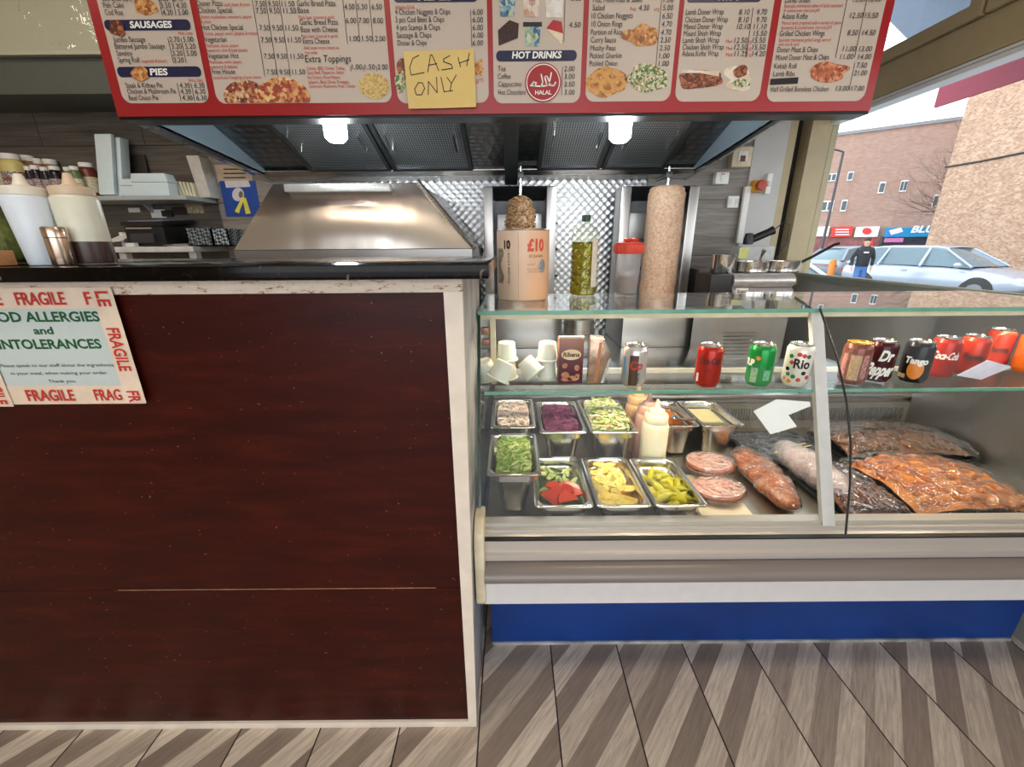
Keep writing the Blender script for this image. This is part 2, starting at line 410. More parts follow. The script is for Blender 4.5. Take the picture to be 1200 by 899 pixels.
build('side_panel', MB().prism([(-.13, .852, 0), (-.113, .852, 0), (-.099, .852, 1.289), (-.13, .852, 1.289)], (0, .46, 0)), t.m, counter, smooth=False)
build('frame', MB().box((-2.45, .87, 0), (-.131, .93, 1.289)).box((-2.45, 1.26, 0), (-.131, 1.32, 1.289)), mat('raw_board', sr(120, 96, 70), .7), counter, smooth=False)
t = NT('black_granite'); t.b.inputs['Roughness'].default_value = .12; t.b.inputs['Specular IOR Level'].default_value = .15
v1 = t.new('TexVoronoi'); t.link(t.co((1, 1, 1)), v1.inputs['Vector']); v1.inputs['Scale'].default_value = 26
g1 = t.noise(t.co(), 22, 3, .5, 1.0)
c = t.mix(t.ramp(t.noise(t.co(), 60, 4), [(.5, (0,)*3), (.75, (.5,)*3)]), sr(9, 7, 6), sr(40, 27, 20))
c = t.mix(t.ramp(g1, [(.66, (0,)*3), (.71, (.8,)*3)]), c, sr(128, 112, 96)); t.base(c)
single('granite_worktop', MB().box((-2.45, .80, 1.2895), (-.042, 1.36, 1.3175)), t.m, 'polished black granite worktop with pale flecks on top of the left counter', 'worktop', bevel=.004)

# ---- taped allergy notice ----
NY = .8365
notice = thing('allergy_notice', 'food allergies notice fixed to the dark counter front with red fragile tape', 'sign', (-.96, NY, 1.03))
flat = lambda y: (lambda x0, z0: (lambda u, v: (x0+u, y, z0+v)))
build('sheet', MB().box((-1.088, NY-.001, 1.07), (-.836, .8455, 1.245)), mat('laminated_sheet', sr(190, 200, 196), .3, var=.02), notice, smooth=False)
TAPE = mat('brown_white_fragile_tape', sr(222, 200, 178), .32, var=.12, scale=14, bump=.25)
def tape(x0, z0, x1, z1, y, words, rot):
    m = MB()
    if not rot: m.grid(lambda a, b: (x0+(x1-x0)*a, y - .0012*abs(mnoise.noise((a*9, b*2, x0*7+z0))), z0+(z1-z0)*b), 30, 3)
    else: m.grid(lambda a, b: (x0+(x1-x0)*b, y - .0012*abs(mnoise.noise((b*2, a*9, x0*7+z0))), z0+(z1-z0)*a), 30, 3)
    tp = build('tape', m, TAPE, notice)
    k = MB()
    for s, p0, p1 in words:
        h = .024
        if not rot: text_into(k, s, lambda u, v, p0=p0: (p0+u, y-.0022, (z0+z1)/2-h/2+v), p1-p0, h, .02)
        else: text_into(k, s, lambda u, v, p0=p0: ((x0+x1)/2-h/2+v, y-.0022, p0-u), p0-p1, h, .02)
    build('lettering', k, REDINK, tp, smooth=False)
tape(-1.13, 1.236, -.80, 1.277, NY-.002, [('FRAGILE', -1.115, -1.02), ('FRAGILE', -.992, -.894), ('F', -.855, -.842)], 0)
tape(-1.13, 1.032, -.80, 1.074, NY-.002, [('FRAGILE', -1.047, -.945), ('FRAG', -.902, -.845)], 0)
tape(-.838, 1.034, -.796, 1.275, NY-.004, [('FR', 1.062, 1.036), ('FRAGILE', 1.197, 1.106), ('LE', 1.27, 1.24)], 1)
tape(-1.125, 1.028, -1.083, 1.262, NY-.004, [('FRAGILE', 1.112, 1.034), ('FRAGILE', 1.24, 1.15)], 1)
m = MB(); f = flat(NY-.0016)
text_into(m, 'FOOD ALLERGIES', f(-.963, 1.2105), .246, .019, .03, 'c'); text_into(m, 'and', f(-.963, 1.185), .04, .0145, .03, 'c')
text_into(m, 'INTOLERANCES', f(-.96, 1.1545), .211, .019, .03, 'c'); build('heading', m, GREENINK, notice, smooth=False)
m = MB()
for s, z, w_ in (('Please speak to our staff about the ingredients', 1.1155, .238), ('in your meal, when making your order.', 1.0985, .204), ('Thank you.', 1.0805, .06)):
    text_into(m, s, f(-.962, z), w_, .0068, 0, 'c')
build('lettering', m, INK, notice, smooth=False)

notice.location.x += .010
# ================= glass display case =================
X0, X1 = -.09, 1.775
case = thing('display_case', 'long glass fronted refrigerated counter with aluminium bumper and blue plinth', 'display case', (.84, 1.2, 0))
GB, GT = (.955, .60), (1.18, 1.165)
def gl(z): return GB[0] + (z-GB[1])/(GT[1]-GB[1])*(GT[0]-GB[0])
t = NT('blue_plinth_board'); t.b.inputs['Roughness'].default_value = .42
t.base(t.ramp(t.noise(t.co(), 4, 3), [(.3, sr(3, 46, 112)), (.7, sr(5, 60, 138))]))
build('plinth', MB().box((-.077, 1.106, .012), (1.77, 1.6, .42)), t.m, case, smooth=False)
build('plinth_seal', MB().box((-.077, 1.101, .0), (1.77, 1.106, .012)), mat('grubby_seal', sr(160, 160, 160), .6, var=.5, scale=12), case, smooth=False)
build('lower_fascia', MB().xprism([(.905, .395), (.905, .468), (1.0, .468), (1.0, .395)], X0+.012, X1), mat('white_fascia', sr(212, 208, 206), .4, var=.03), case, smooth=False)
bp = [(.905, .468)] + [(.905 - .026*math.sin(PI*k/10), .468 + .062*k/10) for k in range(1, 10)] + [(.905, .53), (.93, .53), (.93, .468)]
t = NT('taupe_bumper'); t.b.inputs['Roughness'].default_value = .3; t.base(t.ramp(t.noise(t.co((.3, 8, 8)), 3, 3), [(.3, sr(118, 108, 102)), (.7, sr(130, 120, 114))]))
build('bumper', MB().xprism(bp, X0+.012, X1), t.m, case, ang=50)
build('front_rail', MB().xprism([(.918, .532), (.918, .545), (.908, .548), (.908, .56), (.916, .563), (.916, .598), (.945, .604), (.945, .612), (.96, .612), (.96, .622), (.99, .622), (.99, .532)], X0+.012, X1), ALU, case, smooth=False)
build('rail_gap', MB().box((X0+.012, .9155, .5985), (X1, .93, .6025)), BLACKP, case, smooth=False)
build('end_cap', MB().xprism([(.90, .40), (.89, .42), (.888, .60), (.90, .635), (.935, .66), (.99, .66), (.99, .38), (.93, .38)], -.1035, -.0765), CREAMP, case, bevel=.006)
DECK = brushed('deck_steel', (.5, .46, .4), .35, (1, 30, 30))
build('deck', MB().box((X0+.01, .99, .54), (X1, 1.72, .56)), DECK, case, smooth=False)
build('rear_grille', MB().box((X0+.01, 1.70, .56), (X1, 1.72, .68)), None or mat('perforated_dark_grille', sr(110, 104, 98), .5, .3), case, smooth=False)
m = MB()
for i in range(150):
    x = X0+.03+i*.012; m.box((x, 1.696, .60), (x+.005, 1.70, .655))
o = build('grille_slat', m, STEELD, case, smooth=False)
build('back_body', MB().box((X0+.01, 1.72, .0), (X1, 1.80, .70)).box((X0+.01, 1.6, .0), (X1, 1.72, .54)), STEELD, case, smooth=False)
build('rear_ledge', MB().box((X0+.01, 1.70, .70), (X1, 1.86, .72)), STEEL, case, bevel=.003)
build('end_panel', MB().prism([(-.096, .99, .40), (-.096, .955, .62), (-.096, 1.185, 1.165), (-.096, 1.6, 1.165), (-.096, 1.6, .40)], (.006, 0, 0)), pane('end_glass', (.9, .94, .92), .8), case, smooth=False)
build('end_edge', MB().prism([(-.0975, .953, .60), (-.0975, .968, .60), (-.0975, 1.193, 1.165), (-.0975, 1.178, 1.165)], (.0085, 0, 0)), mat('dark_green_glass_edge', sr(20, 48, 36), .2), case, smooth=False)
XM = .868
for a, b in ((X0, XM-.012), (XM+.012, X1)):
    g_ = build('front_glass', MB().add([(a, GB[0], GB[1]+.012), (b, GB[0], GB[1]+.012), (b, GT[0], GT[1]), (a, GT[0], GT[1])], [(0, 1, 2, 3)]), CLEAR, case, smooth=False)
build('end_wall', MB().box((X1-.02, .99, .56), (X1-.004, 1.7, 1.16)), brushed('end_wall_steel', (.45, .44, .43), .4, (1, 30, 30)), case, smooth=False)
build('divider_post', MB().prism([(XM-.017, GB[0]-.004, GB[1]+.01), (XM+.017, GB[0]-.004, GB[1]+.01), (XM+.017, GB[0]+.012, GB[1]+.01), (XM-.017, GB[0]+.012, GB[1]+.01)], (0, GT[0]-GB[0], GT[1]-GB[1]-.012)), mat('grey_white_post', sr(196, 196, 192), .4, var=.05), case, smooth=False)
tg = build('top_glass', MB().box((X0, 1.172, 1.165), (X1, 1.60, 1.173)), TOPG, case, smooth=False)
build('top_glass_edge', MB().box((X0, 1.168, 1.1635), (X1, 1.172, 1.1745)).box((X0-.004, 1.168, 1.1635), (X0, 1.60, 1.1745)), EDGE, case, smooth=False)
rail = build('top_rail', MB().xprism([(1.185, 1.163), (1.215, 1.163), (1.215, 1.148), (1.185, 1.148)], X0, X1), CREAMP, case, smooth=False)
build('side_post', MB().box((-.062, 1.19, .95), (-.047, 1.205, 1.148)), CREAMP, case, smooth=False)
build('hinge', MB().box((-.088, 1.175, 1.105), (-.066, 1.20, 1.125)).box((-.088, 1.175, 1.075), (-.066, 1.20, 1.09)), mat('copper_bracket', sr(150, 110, 90), .35, .5), case, bevel=.002)
build('lamp_tube', MB().cyl((X0+.05, 1.235, 1.152), (X1-.05, 1.235, 1.152), .008), mat('warm_lamp_tube', (1, .9, .75), .4, emit=(1, .82, .58), es=1.8), case)
area('display_case_lamp', (.84, 1.235, 1.142), (0, 0, 0), 1.75, .02, 10.5, (1, .82, .6))
sh = build('shelf', MB().box((X0+.012, 1.105, .949), (X1, 1.43, .956)), CLEAR, case, smooth=False)
build('shelf_edge', MB().box((X0+.012, 1.101, .948), (X1, 1.105, .957)), EDGE, case, smooth=False)
build('shelf_bracket', MB().box((X0+.012, 1.34, .935), (X1, 1.352, .949)), ALU, case, smooth=False)
single('power_cable', MB().tube([(aY(961, 362, 1.165)), aY(969, 385, 1.12), aY(981, 420, 1.06), aY(992, 470, 1.0), aY(997, 520, .965), aY(996, 570, .945), aY(991, 626, .905)], .0028, 8), BLACKP, 'thin black cable hanging down the front of the display case glass', 'cable')

# ================= extractor hood =================
HL, HR = -1.40, 1.05
hood = thing('extractor_hood', 'wide stainless extractor hood with dark mesh filters under the menu board', 'extractor hood', (0, 2.3, 1.7))
BLUESTEEL = mat('hood_side_steel', sr(150, 166, 176), .4, .35, var=.03)
def hoodside(x0, x1): return MB().prism([(x0, 1.80, 1.81), (x0, 2.749, 1.72), (x0, 2.749, 2.45), (x0, 1.80, 2.45)], (x1-x0, 0, 0))
for a, b in ((HL, HL+.015), (HR-.015, HR)):
    s_ = build('side_panel', hoodside(a, b), BLUESTEEL, hood, smooth=False)
    a2, b2 = (a-.02, a) if a < 0 else (b, b+.02)
    build('rim', MB().prism([(a2, 1.80, 1.795), (a2, 2.749, 1.705), (a2, 2.749, 1.73), (a2, 1.80, 1.82)], (.02+.015, 0, 0) if a < 0 else (-.035+.02, 0, 0)), STEEL, s_, smooth=False)
# sloping filter bank, lower at the back
FY0, FZ0, FY1, FZ1 = 1.80, 2.02, 2.62, 1.745
def fp(x, k, d=0): # point on the filter slope, k 0 front .. 1 back
    n = Vector((0, -(FZ0-FZ1), -(FY1-FY0))).normalized()
    return Vector((x, FY0+(FY1-FY0)*k, FZ0+(FZ1-FZ0)*k)) + n*d
def slab(mb, x0, x1, k0, k1, d0, d1):
    p = [fp(x0, k0, d0), fp(x1, k0, d0), fp(x1, k1, d0), fp(x0, k1, d0)]; q = [fp(x0, k0, d1), fp(x1, k0, d1), fp(x1, k1, d1), fp(x0, k1, d1)]
    mb.add(p+q, [(0,1,2,3),(4,7,6,5),(0,4,5,1),(1,5,6,2),(2,6,7,3),(3,7,4,0)]); return mb
build('backing_panel', slab(MB(), HL+.015, HR-.015, .03, 1.0, -.03, -.01), QUILTD, hood, smooth=False)
t = NT('dark_mesh_filter'); t.b.inputs['Metallic'].default_value = .8; t.b.inputs['Roughness'].default_value = .35
ck = t.new('TexBrick'); t.link(t.co(), ck.inputs['Vector']); ck.inputs['Scale'].default_value = 1; ck.inputs['Brick Width'].default_value = .012; ck.inputs['Row Height'].default_value = .012; ck.offset = 0; ck.inputs['Mortar Size'].default_value = .0022
t.base(t.mix(ck.outputs['Fac'], sr(52, 54, 57), sr(190, 194, 196))); t.bump(ck.outputs['Fac'], .7, .004)
MESHF = t.m
FRM = mat('filter_frame_dark', sr(84, 86, 88), .35, .7)
for a, b in ((-1.12, -.665), (-.655, -.21), (.15, .50), (.51, .86)):
    f_ = build('grease_filter', slab(MB(), a, b, .0, .96, -.012, 0), MESHF, hood, smooth=False)
    m = MB(); slab(m, a, a+.02, 0, .96, 0, .01); slab(m, b-.02, b, 0, .96, 0, .01); slab(m, a+.02, b-.02, .93, .96, 0, .01); build('filter_frame', m, FRM, f_, smooth=False)
    for x in (a+.06, b-.06):
        build('handle', MB().tube([fp(x, .55, .0), fp(x, .55, .025), fp(x, .70, .025), fp(x, .70, .0)], .004, 6), CHROME, f_)
build('quilted_strip', slab(MB(), -.205, -.03, 0, .97, -.008, .004), QUILT, hood, smooth=False)
build('divider', MB().prism([fp(-.03, .05, 0), fp(.04, .05, 0), fp(.04, 1.05, .0), fp(-.03, 1.05, 0)], (0, -.012, -.05)), FRM, hood, smooth=False)
build('gutter', MB().xprism([(2.58, 1.75), (2.60, 1.725), (2.68, 1.715), (2.745, 1.72), (2.745, 1.76), (2.65, 1.78)], HL+.015, HR-.015), STEEL, hood, smooth=False)
build('gutter_lip', MB().cyl((HL+.015, 2.585, 1.752), (HR-.015, 2.585, 1.752), .006), CHROME, hood)
build('front_panel', MB().box((HL, 1.785, 1.80), (HR, 1.80, 2.45)), STEELD, hood, smooth=False)
build('top_panel', MB().box((HL, 1.80, 2.44), (HR, 2.749, 2.45)), STEELD, hood, smooth=False)
LAMPM = mat('lit_bulkhead_lamp', (1, 1, 1), .4, emit=(.88, .97, 1), es=14)
for i, px in enumerate((393, 727)):
    p = aY(px, 152, 1.97)
    L = thing('bulkhead_lamp', ('glowing white bulkhead lamp left of the hood divider', 'glowing white bulkhead lamp right of the hood divider')[i], 'lamp', tuple(p))
    build('diffuser', MB().lathe([(.0, -.045), (.03, -.045), (.045, -.03), (.047, .03), (.03, .05)], p, 20), LAMPM, L)
    build('holder', MB().lathe([(.03, .05), (.05, .055), (.05, .12), (.0, .12)], p, 20, cap=False), BLACKM, L)
    l = bpy.data.lights.new('bulkhead_glow', 'POINT'); l.energy = 6; l.color = (.86, .95, 1); l.shadow_soft_size = .05
    lo = bpy.data.objects.new('bulkhead_glow', l); lo.location = p + Vector((0, 0, -.11)); COL.objects.link(lo)
struct('trim_9', MB().box((-1.16, 2.735, .5), (.82, 2.749, 1.76)), QUILT)          # quilted steel splashback
# ================= menu board =================
BY = 1.70
def pm(px, py, d=0): return aY(px, py, BY-d) if d == 0 else Vector((aY(px, py, BY).x, BY-d, aY(px, py, BY).z))
bl = pm(140, 137); brr = pm(1019, 132.5)
ZB, ZT, XL, XR = bl.z, 2.52, -1.395, brr.x+.0
menu = thing('menu_board', 'long red takeaway menu board of cream price panels over the counter', 'menu board', ((XL+XR)/2, BY, ZB))
REDB = mat('red_board', sr(160, 24, 28), .4, var=.05, scale=5)
build('board', MB().box((XL, BY, ZB), (XR, BY+.08, ZT)), REDB, menu, bevel=.003)
build('bottom_trim', MB().box((XL, BY+.006, ZB-.008), (XR, BY+.08, ZB)), BLACKM, menu, smooth=False)
CREAMB = mat('cream_menu_panel', sr(196, 181, 168), .4, var=.02, scale=3)
def rrect(x0, z0, x1, z1, r, y, n=6, top=True):
    pts = []
    for cx, cz, a0 in ((x0+r, z0+r, PI), (x1-r, z0+r, 1.5*PI), (x1-r, z1-r, 0), (x0+r, z1-r, .5*PI)):
        for k in range(n+1):
            a = a0 + PI/2*k/n; pts.append((cx+r*math.cos(a), y, cz+r*math.sin(a)))
    return pts
def flatpoly(pts): return MB().add(pts, [tuple(range(len(pts)))])
def oval(px, py, rx, ry, d, n=28, clip=None, wob=0, seed=0):
    c = pm(px, py); e = pm(px+rx, py); f_ = pm(px, py-ry); a_, b_ = e.x-c.x, f_.z-c.z; pts = []
    for k in range(n):
        a = 2*PI*k/n; q = 1 + wob*mnoise.noise((math.cos(a)*1.5+seed, math.sin(a)*1.5, seed*3.1))
        z = c.z + b_*math.sin(a)*q
        if clip is not None: z = max(z, clip)
        pts.append((c.x + a_*math.cos(a)*q, BY-d, z))
    return pts
def printmat(name, cols, scale=60, rough=.4):
    if name in MATS: return MATS[name]
    t = NT(name); t.b.inputs['Roughness'].default_value = rough
    v = t.new('TexVoronoi'); t.link(t.co(), v.inputs['Vector']); v.inputs['Scale'].default_value = scale*2.6
    sp_ = t.new('SeparateColor'); t.link(v.outputs['Color'], sp_.inputs[0])
    nz_ = t.noise(t.co(), scale*1.6, 3)
    n = len(cols); t.base(t.ramp(t.math('ADD', t.math('MULTIPLY', sp_.outputs[0], .6), t.math('MULTIPLY', nz_, .4)), [(.15+.7*i/(n-1), c) for i, c in enumerate(cols)]))
    MATS[name] = t.m; return t.m
PX = [(145.5, 247), (255, 460), (466.5, 573), (579, 679.5), (685.5, 784.5), (790, 888.5), (896.5, 1011)]
panels = []
for a, b in PX:
    x0, x1, z0 = pm(a, 121).x, pm(b, 121).x, pm((a+b)/2, 121 if a < 600 else 119).z
    p = build('price_panel', flatpoly(rrect(x0, z0, x1, ZT-.03, .03, BY-.0015)), CREAMB, menu, smooth=False); panels.append(p)
def band(pn, px0, y0, px1, y1, words, wx0, wx1, base):
    A, B = pm(px0, y1), pm(px1, y0)
    b_ = build('heading_band', flatpoly(rrect(A.x, A.z, B.x, B.z, (B.z-A.z)*.45, BY-.003)), NAVY, panels[pn], smooth=False)
    m = MB(); q = pm(wx0, base)
    text_into(m, words, lambda u, v: (q.x+u, BY-.0045, q.z+v), pm(wx1, base).x-q.x, (B.z-A.z)*.6, .035, slant=.12); build('heading', m, WHITEINK, menu, smooth=False)
BLK = [MB() for _ in range(7)]; RED_ = [MB() for _ in range(7)]; PRI = [MB() for _ in range(7)]
def T(pn, s, a, b, base, k='b', h=None):
    q = pm(a, base); e = pm(b, base)
    h = h or {'b': .0155, 'r': .0095, 'p': .0150}[k]
    text_into({'b': BLK, 'r': RED_, 'p': PRI}[k][pn], s, lambda u, v: (q.x+u, BY-.0045, q.z+v), e.x-q.x, h, 0, slant=.08 if k == 'p' else 0)
def TP(pn, ps, xs, base):
    for s, a in zip(ps.split(), xs): T(pn, s, a, a + (15 if len(s) > 4 else 12), base, 'p')
# panel 1
T(0,'Cod Bites (5pc)',121,156,2); T(0,'Fish Cake',123,147,10); TP(0,'3.50 4.30',(190,208),10.5); T(0,'Cod Roe',125,146,18.5); TP(0,'4.20 5.00',(192,210),18.5)
TP(0,'6.80 8.40',(187,204),2.5)
band(0,125,23,222.5,36.5,'SAUSAGES',154,203,33.5); T(0,'With Chips',210,227,41.5,'r')
for s,a,b,y,p,xs in (('Jumbo Sausage',134.5,172,50,'2.70 5.00',(200,216)),('Battered Jumbo Sausage',136.5,195,58,'3.20 5.20',(202.5,218.5)),('Saveloy',138.5,157,66,'3.20 5.00',(203.5,220)),('Spring Roll',140.5,165,74,'3.20',(205,))):
    T(0,s,a,b,y); TP(0,p,xs,y)
T(0,'(vegetable & bacon)',167,197,74,'r')
band(0,140,78,235,91,'PIES',177.5,198,88.5); T(0,'With Chips',222.5,239,96.5,'r')
for s,a,b,y,p,xs in (('Steak & Kidney Pie',149,192,103.5,'4.30 6.30',(212,229)),('Chicken & Mushroom Pie',151,208,110.5,'4.30 6.30',(213,230)),('Beef Onion Pie',153,187,118,'4.30 6.30',(215,231.5))):
    T(0,s,a,b,y); TP(0,p,xs,y)
# panel 2
for s,a,b,y,xs in (('Doner Pizza',232.5,262,8,(300,315,331)),('Chicken Special',234,273,16,(301,316.5,333)),('Hot Chicken Special',238,286,36,(305,320,335.5)),('Vegetarian',241,267,50,(307,322.5,338.5)),('Vegetarian Hot',245,281,69,(310.5,325,341.5)),('Free House',250,277,87.5,(313.5,328.5,343.5))):
    T(1,s,a,b,y); TP(1,'7.50 9.50 11.50',xs,y+.5)
for s,a,b,y in (('Lamb doner & onion',263.5,294,8),('Chicken, mushrooms, sweetcorn, pepper',235,296,22.5),('& onion',237,248.5,28),('Chicken, pepper, onion, jalapeno & tomato',239.5,303,42),('Mushroom, onion, pepper',242,281,56),('Sweetcorn, olive & fresh tomato',243.5,291,61.5),('Mushroom, onion, pepper,',246.5,285,75),('sweetcorn & jalapeno',247.5,280,80.5),('Sauce & any 4 toppings of your choice',251,307,93),
    ('Pizza base covered in garlic',351,393,23),('Pizza base covered in garlic',354,397,45),('Add some more cheese to',357,398,58.5),('your order',358,373,64),('Chicken, BBQ Chicken, Turkey,',360,405,82.5),('Spicy Beef, Pepperoni, Salami',361,404,87.5),('Red Onions, Mixed Pepper,',361,400,93),('Jalapeno, Black Olives, Pineapple,',362,410,98.5),('Sweetcorn, Mushroom, Fresh Tomato',363,417,103.5)): T(1,s,a,b,y,'r')
for s,a,b,y in (('Garlic Bread Pizza',349,394,8),('Base',350,363,16),('Garlic Bread Pizza',352.5,397,30),('Base with Cheese',353.5,396.5,38.5),('Extra Cheese',356,387,52)): T(1,s,a,b,y)
TP(1,'4.50 5.50 6.50',(404,419,436),12); TP(1,'6.00 7.00 8.00',(406,421,437.5),28); TP(1,'1.00 1.50 2.00',(410.5,425,440),49); TP(1,'1.00 1.50 2.00',(413,428,443),82)
T(1,'Extra Toppings',358.5,412,73.5,'p',.020)
# panel 3
band(2,462,-9,559,3.5,'MEALS',490,530,1)
T(2,'Includes Drink',464,486.5,11,'r')
for s,a,b,y in (('4 Chicken Nuggets & Chips',463.5,528,18),('3 pcs Cod Bites & Chips',464,521,27),('4 pcs Scampi & Chips',465,516,36),('Sausage & Chips',465.5,506,45),('Doner & Chips',466.5,500.5,54)):
    T(2,s,a,b,y); TP(2,'6.00',(554,),y)
# panel 4
T(3,'4.50',666.5,680,33,'p'); T(3,'6.00',669,681,2,'p'); band(3,581.5,59,676,72.5,'HOT DRINKS',600,657.5,69)
for s,a,b,y,p in (('Tea',583.5,592.5,84,'2.00'),('Coffee',583.5,598.5,93,'3.00'),('Cappuccino',584,611,102,'3.50'),('Hot Chocolate',584,616,111.5,'3.00')): T(3,s,a,b,y); TP(3,p,(661,),y)
# panel 5
for s,a,b,y,p in (('Pita, Houmous & Salad',694.5,752,3.5,'1.00'),('Salad',694,708,13,'5.00'),('10 Chicken Nuggets',693,741,22.5,'6.50'),('10 Onion Rings',693,729,32,'4.70'),('Portion of Rice',692,729,41.5,'4.70'),('Curry Sauce',692,721.5,50.5,'2.50'),('Mushy Peas',691.5,721,60,'2.50'),('Pickled Gherkin',691,728,69,'1.00'),('Pickled Onion',690.5,723,78,'1.00')):
    T(4,s,a,b,y); TP(4,p,(777-(y/13),),y)
T(4,'Reg',738,744.5,13,'r'); T(4,'Lrg',766,772,13,'r'); TP(4,'4.30',(748,),13)
# panel 6
band(5,804,-9,893,3.5,'WRAP',838,868,1)
for s,a,b,y in (('Lamb Doner Wrap',803,847,18),('Chicken Doner Wrap',802,852,27),('Mixed Doner Wrap',801,846,35),('Mixed Shish Wrap',800.5,844,43),('Lamb Shish Wrap',799.5,842,51),('Chicken Shish Wrap',799,847,59),('Adana Kofte Wrap',798.5,841,66.5)): T(5,s,a,b,y)
TP(5,'8.10 9.70',(865,885.5),18); TP(5,'8.10 9.70',(864,885),27); TP(5,'10.10 11.10',(862.5,882),35); TP(5,'15.50',(882,),43)
for y,p in ((51,'12.50 15.50'),(59,'12.50 15.50'),(66.5,'11.25 14.20')): TP(5,p,(859.5,880.5),y); T(5,'Med',850,857,y,'r'); T(5,'Lrg',874,879.5,y,'r')
# panel 7
for s,a,b,y,p,xs in (('Lamb Shish',919,948,4,'15.00 18.00',(998,1016)),('Adana Kofte',915,945,23,'12.50 15.50',(994.5,1012)),('Grilled Chicken Wings',912.5,965,43,'8.50 14.50',(991.5,1009)),('Doner Meat & Chips',909.5,957,62,'11.00 13.00',(986,1005)),('Mixed Doner Meat & Chips',908,970,71,'11.00 14.00',(983,1004)),('Kebab Roll',906,932,81,'7.50',(1002,)),('Lamb Ribs',905,930,90,'21.00',(999,)),('Half Grilled Boneless Chicken',902,969.5,108,'13.00 17.00',(978,996))):
    T(6,s,a,b,y); TP(6,p,xs,y-1)
for s,a,b,y in (('Specially marinated cubes of lamb seasoned',918,986,9.5),('& cooked over charcoal grill',917.5,959,15),('Minced lamb prepared with a variety of spices',915,985,29.5),('skewered & cooked over charcoal grill',914,973,35),('Specially marinated grilled wings served',911.5,972,49.5),('with rice & salad',911,935,54.5)): T(6,s,a,b,y,'r')
build('blanked_price_line', flatpoly([pm(901.5,100,.004), pm(934,98.5,.004), pm(935,91,.004), pm(902,93,.004)]), INK, panels[6], smooth=False)
lines = [MB() for _ in range(7)]
def vline(pn, a, y0, b, y1):
    p, q = pm(a, y0), pm(b, y1); lines[pn].box((min(p.x,q.x)-.0008, BY-.0035, min(p.z,q.z)), (min(p.x,q.x)+.0008, BY-.003, max(p.z,q.z)))
for pn, L in {0: [(187,0,193,19),(203,0,208,19),(198,45,204,74),(214,45,219,74),(209,98,213,119),(226,98,229,119)], 1: [(297,0,311,90),(312,0,326,90),(328,0,341,90),(402,0,410,52),(417,0,425,50),(433,0,440,50),(411,78,412,84),(426,78,427,84),(442,78,442,84)], 2: [(553,12,553,55)], 3: [(662,0,664,50),(659,79,659,112)], 4: [(775,0,770,79)], 5: [(882,10,878,68)], 6: [(1015,0,1003,68),(992,0,980,68),(1001,74,997,106)]}.items():
    for a in L: vline(pn, *a)
for i in range(7):
    if BLK[i].v: build('dish_names', BLK[i], INK, panels[i], smooth=False)
    if RED_[i].v: build('dish_notes', RED_[i], REDINK, panels[i], smooth=False)
    if PRI[i].v: build('prices', PRI[i], INK, panels[i], smooth=False)
    if lines[i].v: build('price_line', lines[i], INK, panels[i], smooth=False)
PIZ = printmat('printed_pizza', [sr(70, 40, 30), sr(150, 60, 40), sr(200, 150, 100), sr(225, 205, 170)], 42)
PIZ2 = printmat('printed_pepperoni_pizza', [sr(140, 50, 35), sr(170, 70, 45), sr(215, 160, 95), sr(232, 200, 140)], 34)
FRIED = printmat('printed_fried_food', [sr(120, 66, 30), sr(190, 120, 60), sr(222, 176, 110)], 40)
GOLD = printmat('printed_garlic_bread', [sr(160, 110, 50), sr(206, 178, 104), sr(214, 192, 130)], 90)
SALADP = printmat('printed_salad', [sr(30, 70, 34), sr(90, 130, 60), sr(226, 222, 190), sr(180, 60, 40)], 70)
BROWNP = printmat('printed_grilled_meat', [sr(52, 26, 18), sr(120, 60, 36), sr(190, 112, 70)], 46)
WRAPP = printmat('printed_wrap_bread', [sr(210, 190, 165), sr(232, 222, 206)], 20)
def pic(pn, pts, m): return build('food_picture', flatpoly(pts), m, panels[pn], smooth=False)
clipz = pm(300, 121).z
pic(1, oval(290, 115, 27, 21, .003, clip=clipz), PIZ); pic(1, oval(333, 114, 31, 23, .004, clip=clipz), PIZ2); pic(1, oval(438.5, 101, 18, 15.5, .003), GOLD)
pic(0, oval(139, 34, 9.5, 10, .0055, wob=.4, seed=2), BROWNP); pic(0, oval(165, 87, 11, 8, .0055, wob=.3, seed=4), FRIED)
pic(0, oval(172, 8, 13, 10, .003, wob=.7, seed=7), FRIED)
pic(2, oval(470, 96, 6, 13, .003, wob=.5, seed=3), SALADP); pic(2, oval(474, 80, 8, 14, .0025, wob=.3, seed=3), BROWNP); pic(2, oval(561, 80, 7, 9, .003, wob=.5, seed=9), FRIED)
m = MB(); q = pm(556, 99); text_into(m, 'GETS', lambda u, v: (q.x+u, BY-.0035, q.z+v+u*.2), pm(567, 99).x-q.x, .012); build('lettering', m, REDINK, panels[2], smooth=False)
# desserts: tubs, cake slice, cheesecake slice
def tub(cx, y0, y1, wt, wb, body, lid):
    tp = pic(3, [pm(cx-wb, y1, .003), pm(cx+wb, y1, .003), pm(cx+wt, y0, .003), pm(cx-wt, y0, .003)], body)
    if lid: build('tub_lid', flatpoly([pm(cx-wt-1, y0+2, .004), pm(cx+wt+1, y0+2, .004), pm(cx+wt+1, y0-3.5, .004), pm(cx-wt-1, y0-3.5, .004)]), lid, panels[3], smooth=False)
TUBB = printmat('printed_blue_tub', [sr(40, 70, 110), sr(90, 140, 170), sr(200, 210, 190), sr(110, 140, 70)], 30)
TUBR = printmat('printed_red_white_tub', [sr(140, 40, 40), sr(226, 216, 204), sr(180, 110, 60)], 26)
TUBW = printmat('printed_cream_tub', [sr(214, 204, 194), sr(236, 232, 226)], 24)
DKP = mat('printed_dark', sr(34, 30, 34), .4); CHOCP = printmat('printed_chocolate_cake', [sr(36, 16, 14), sr(70, 34, 26)], 60)
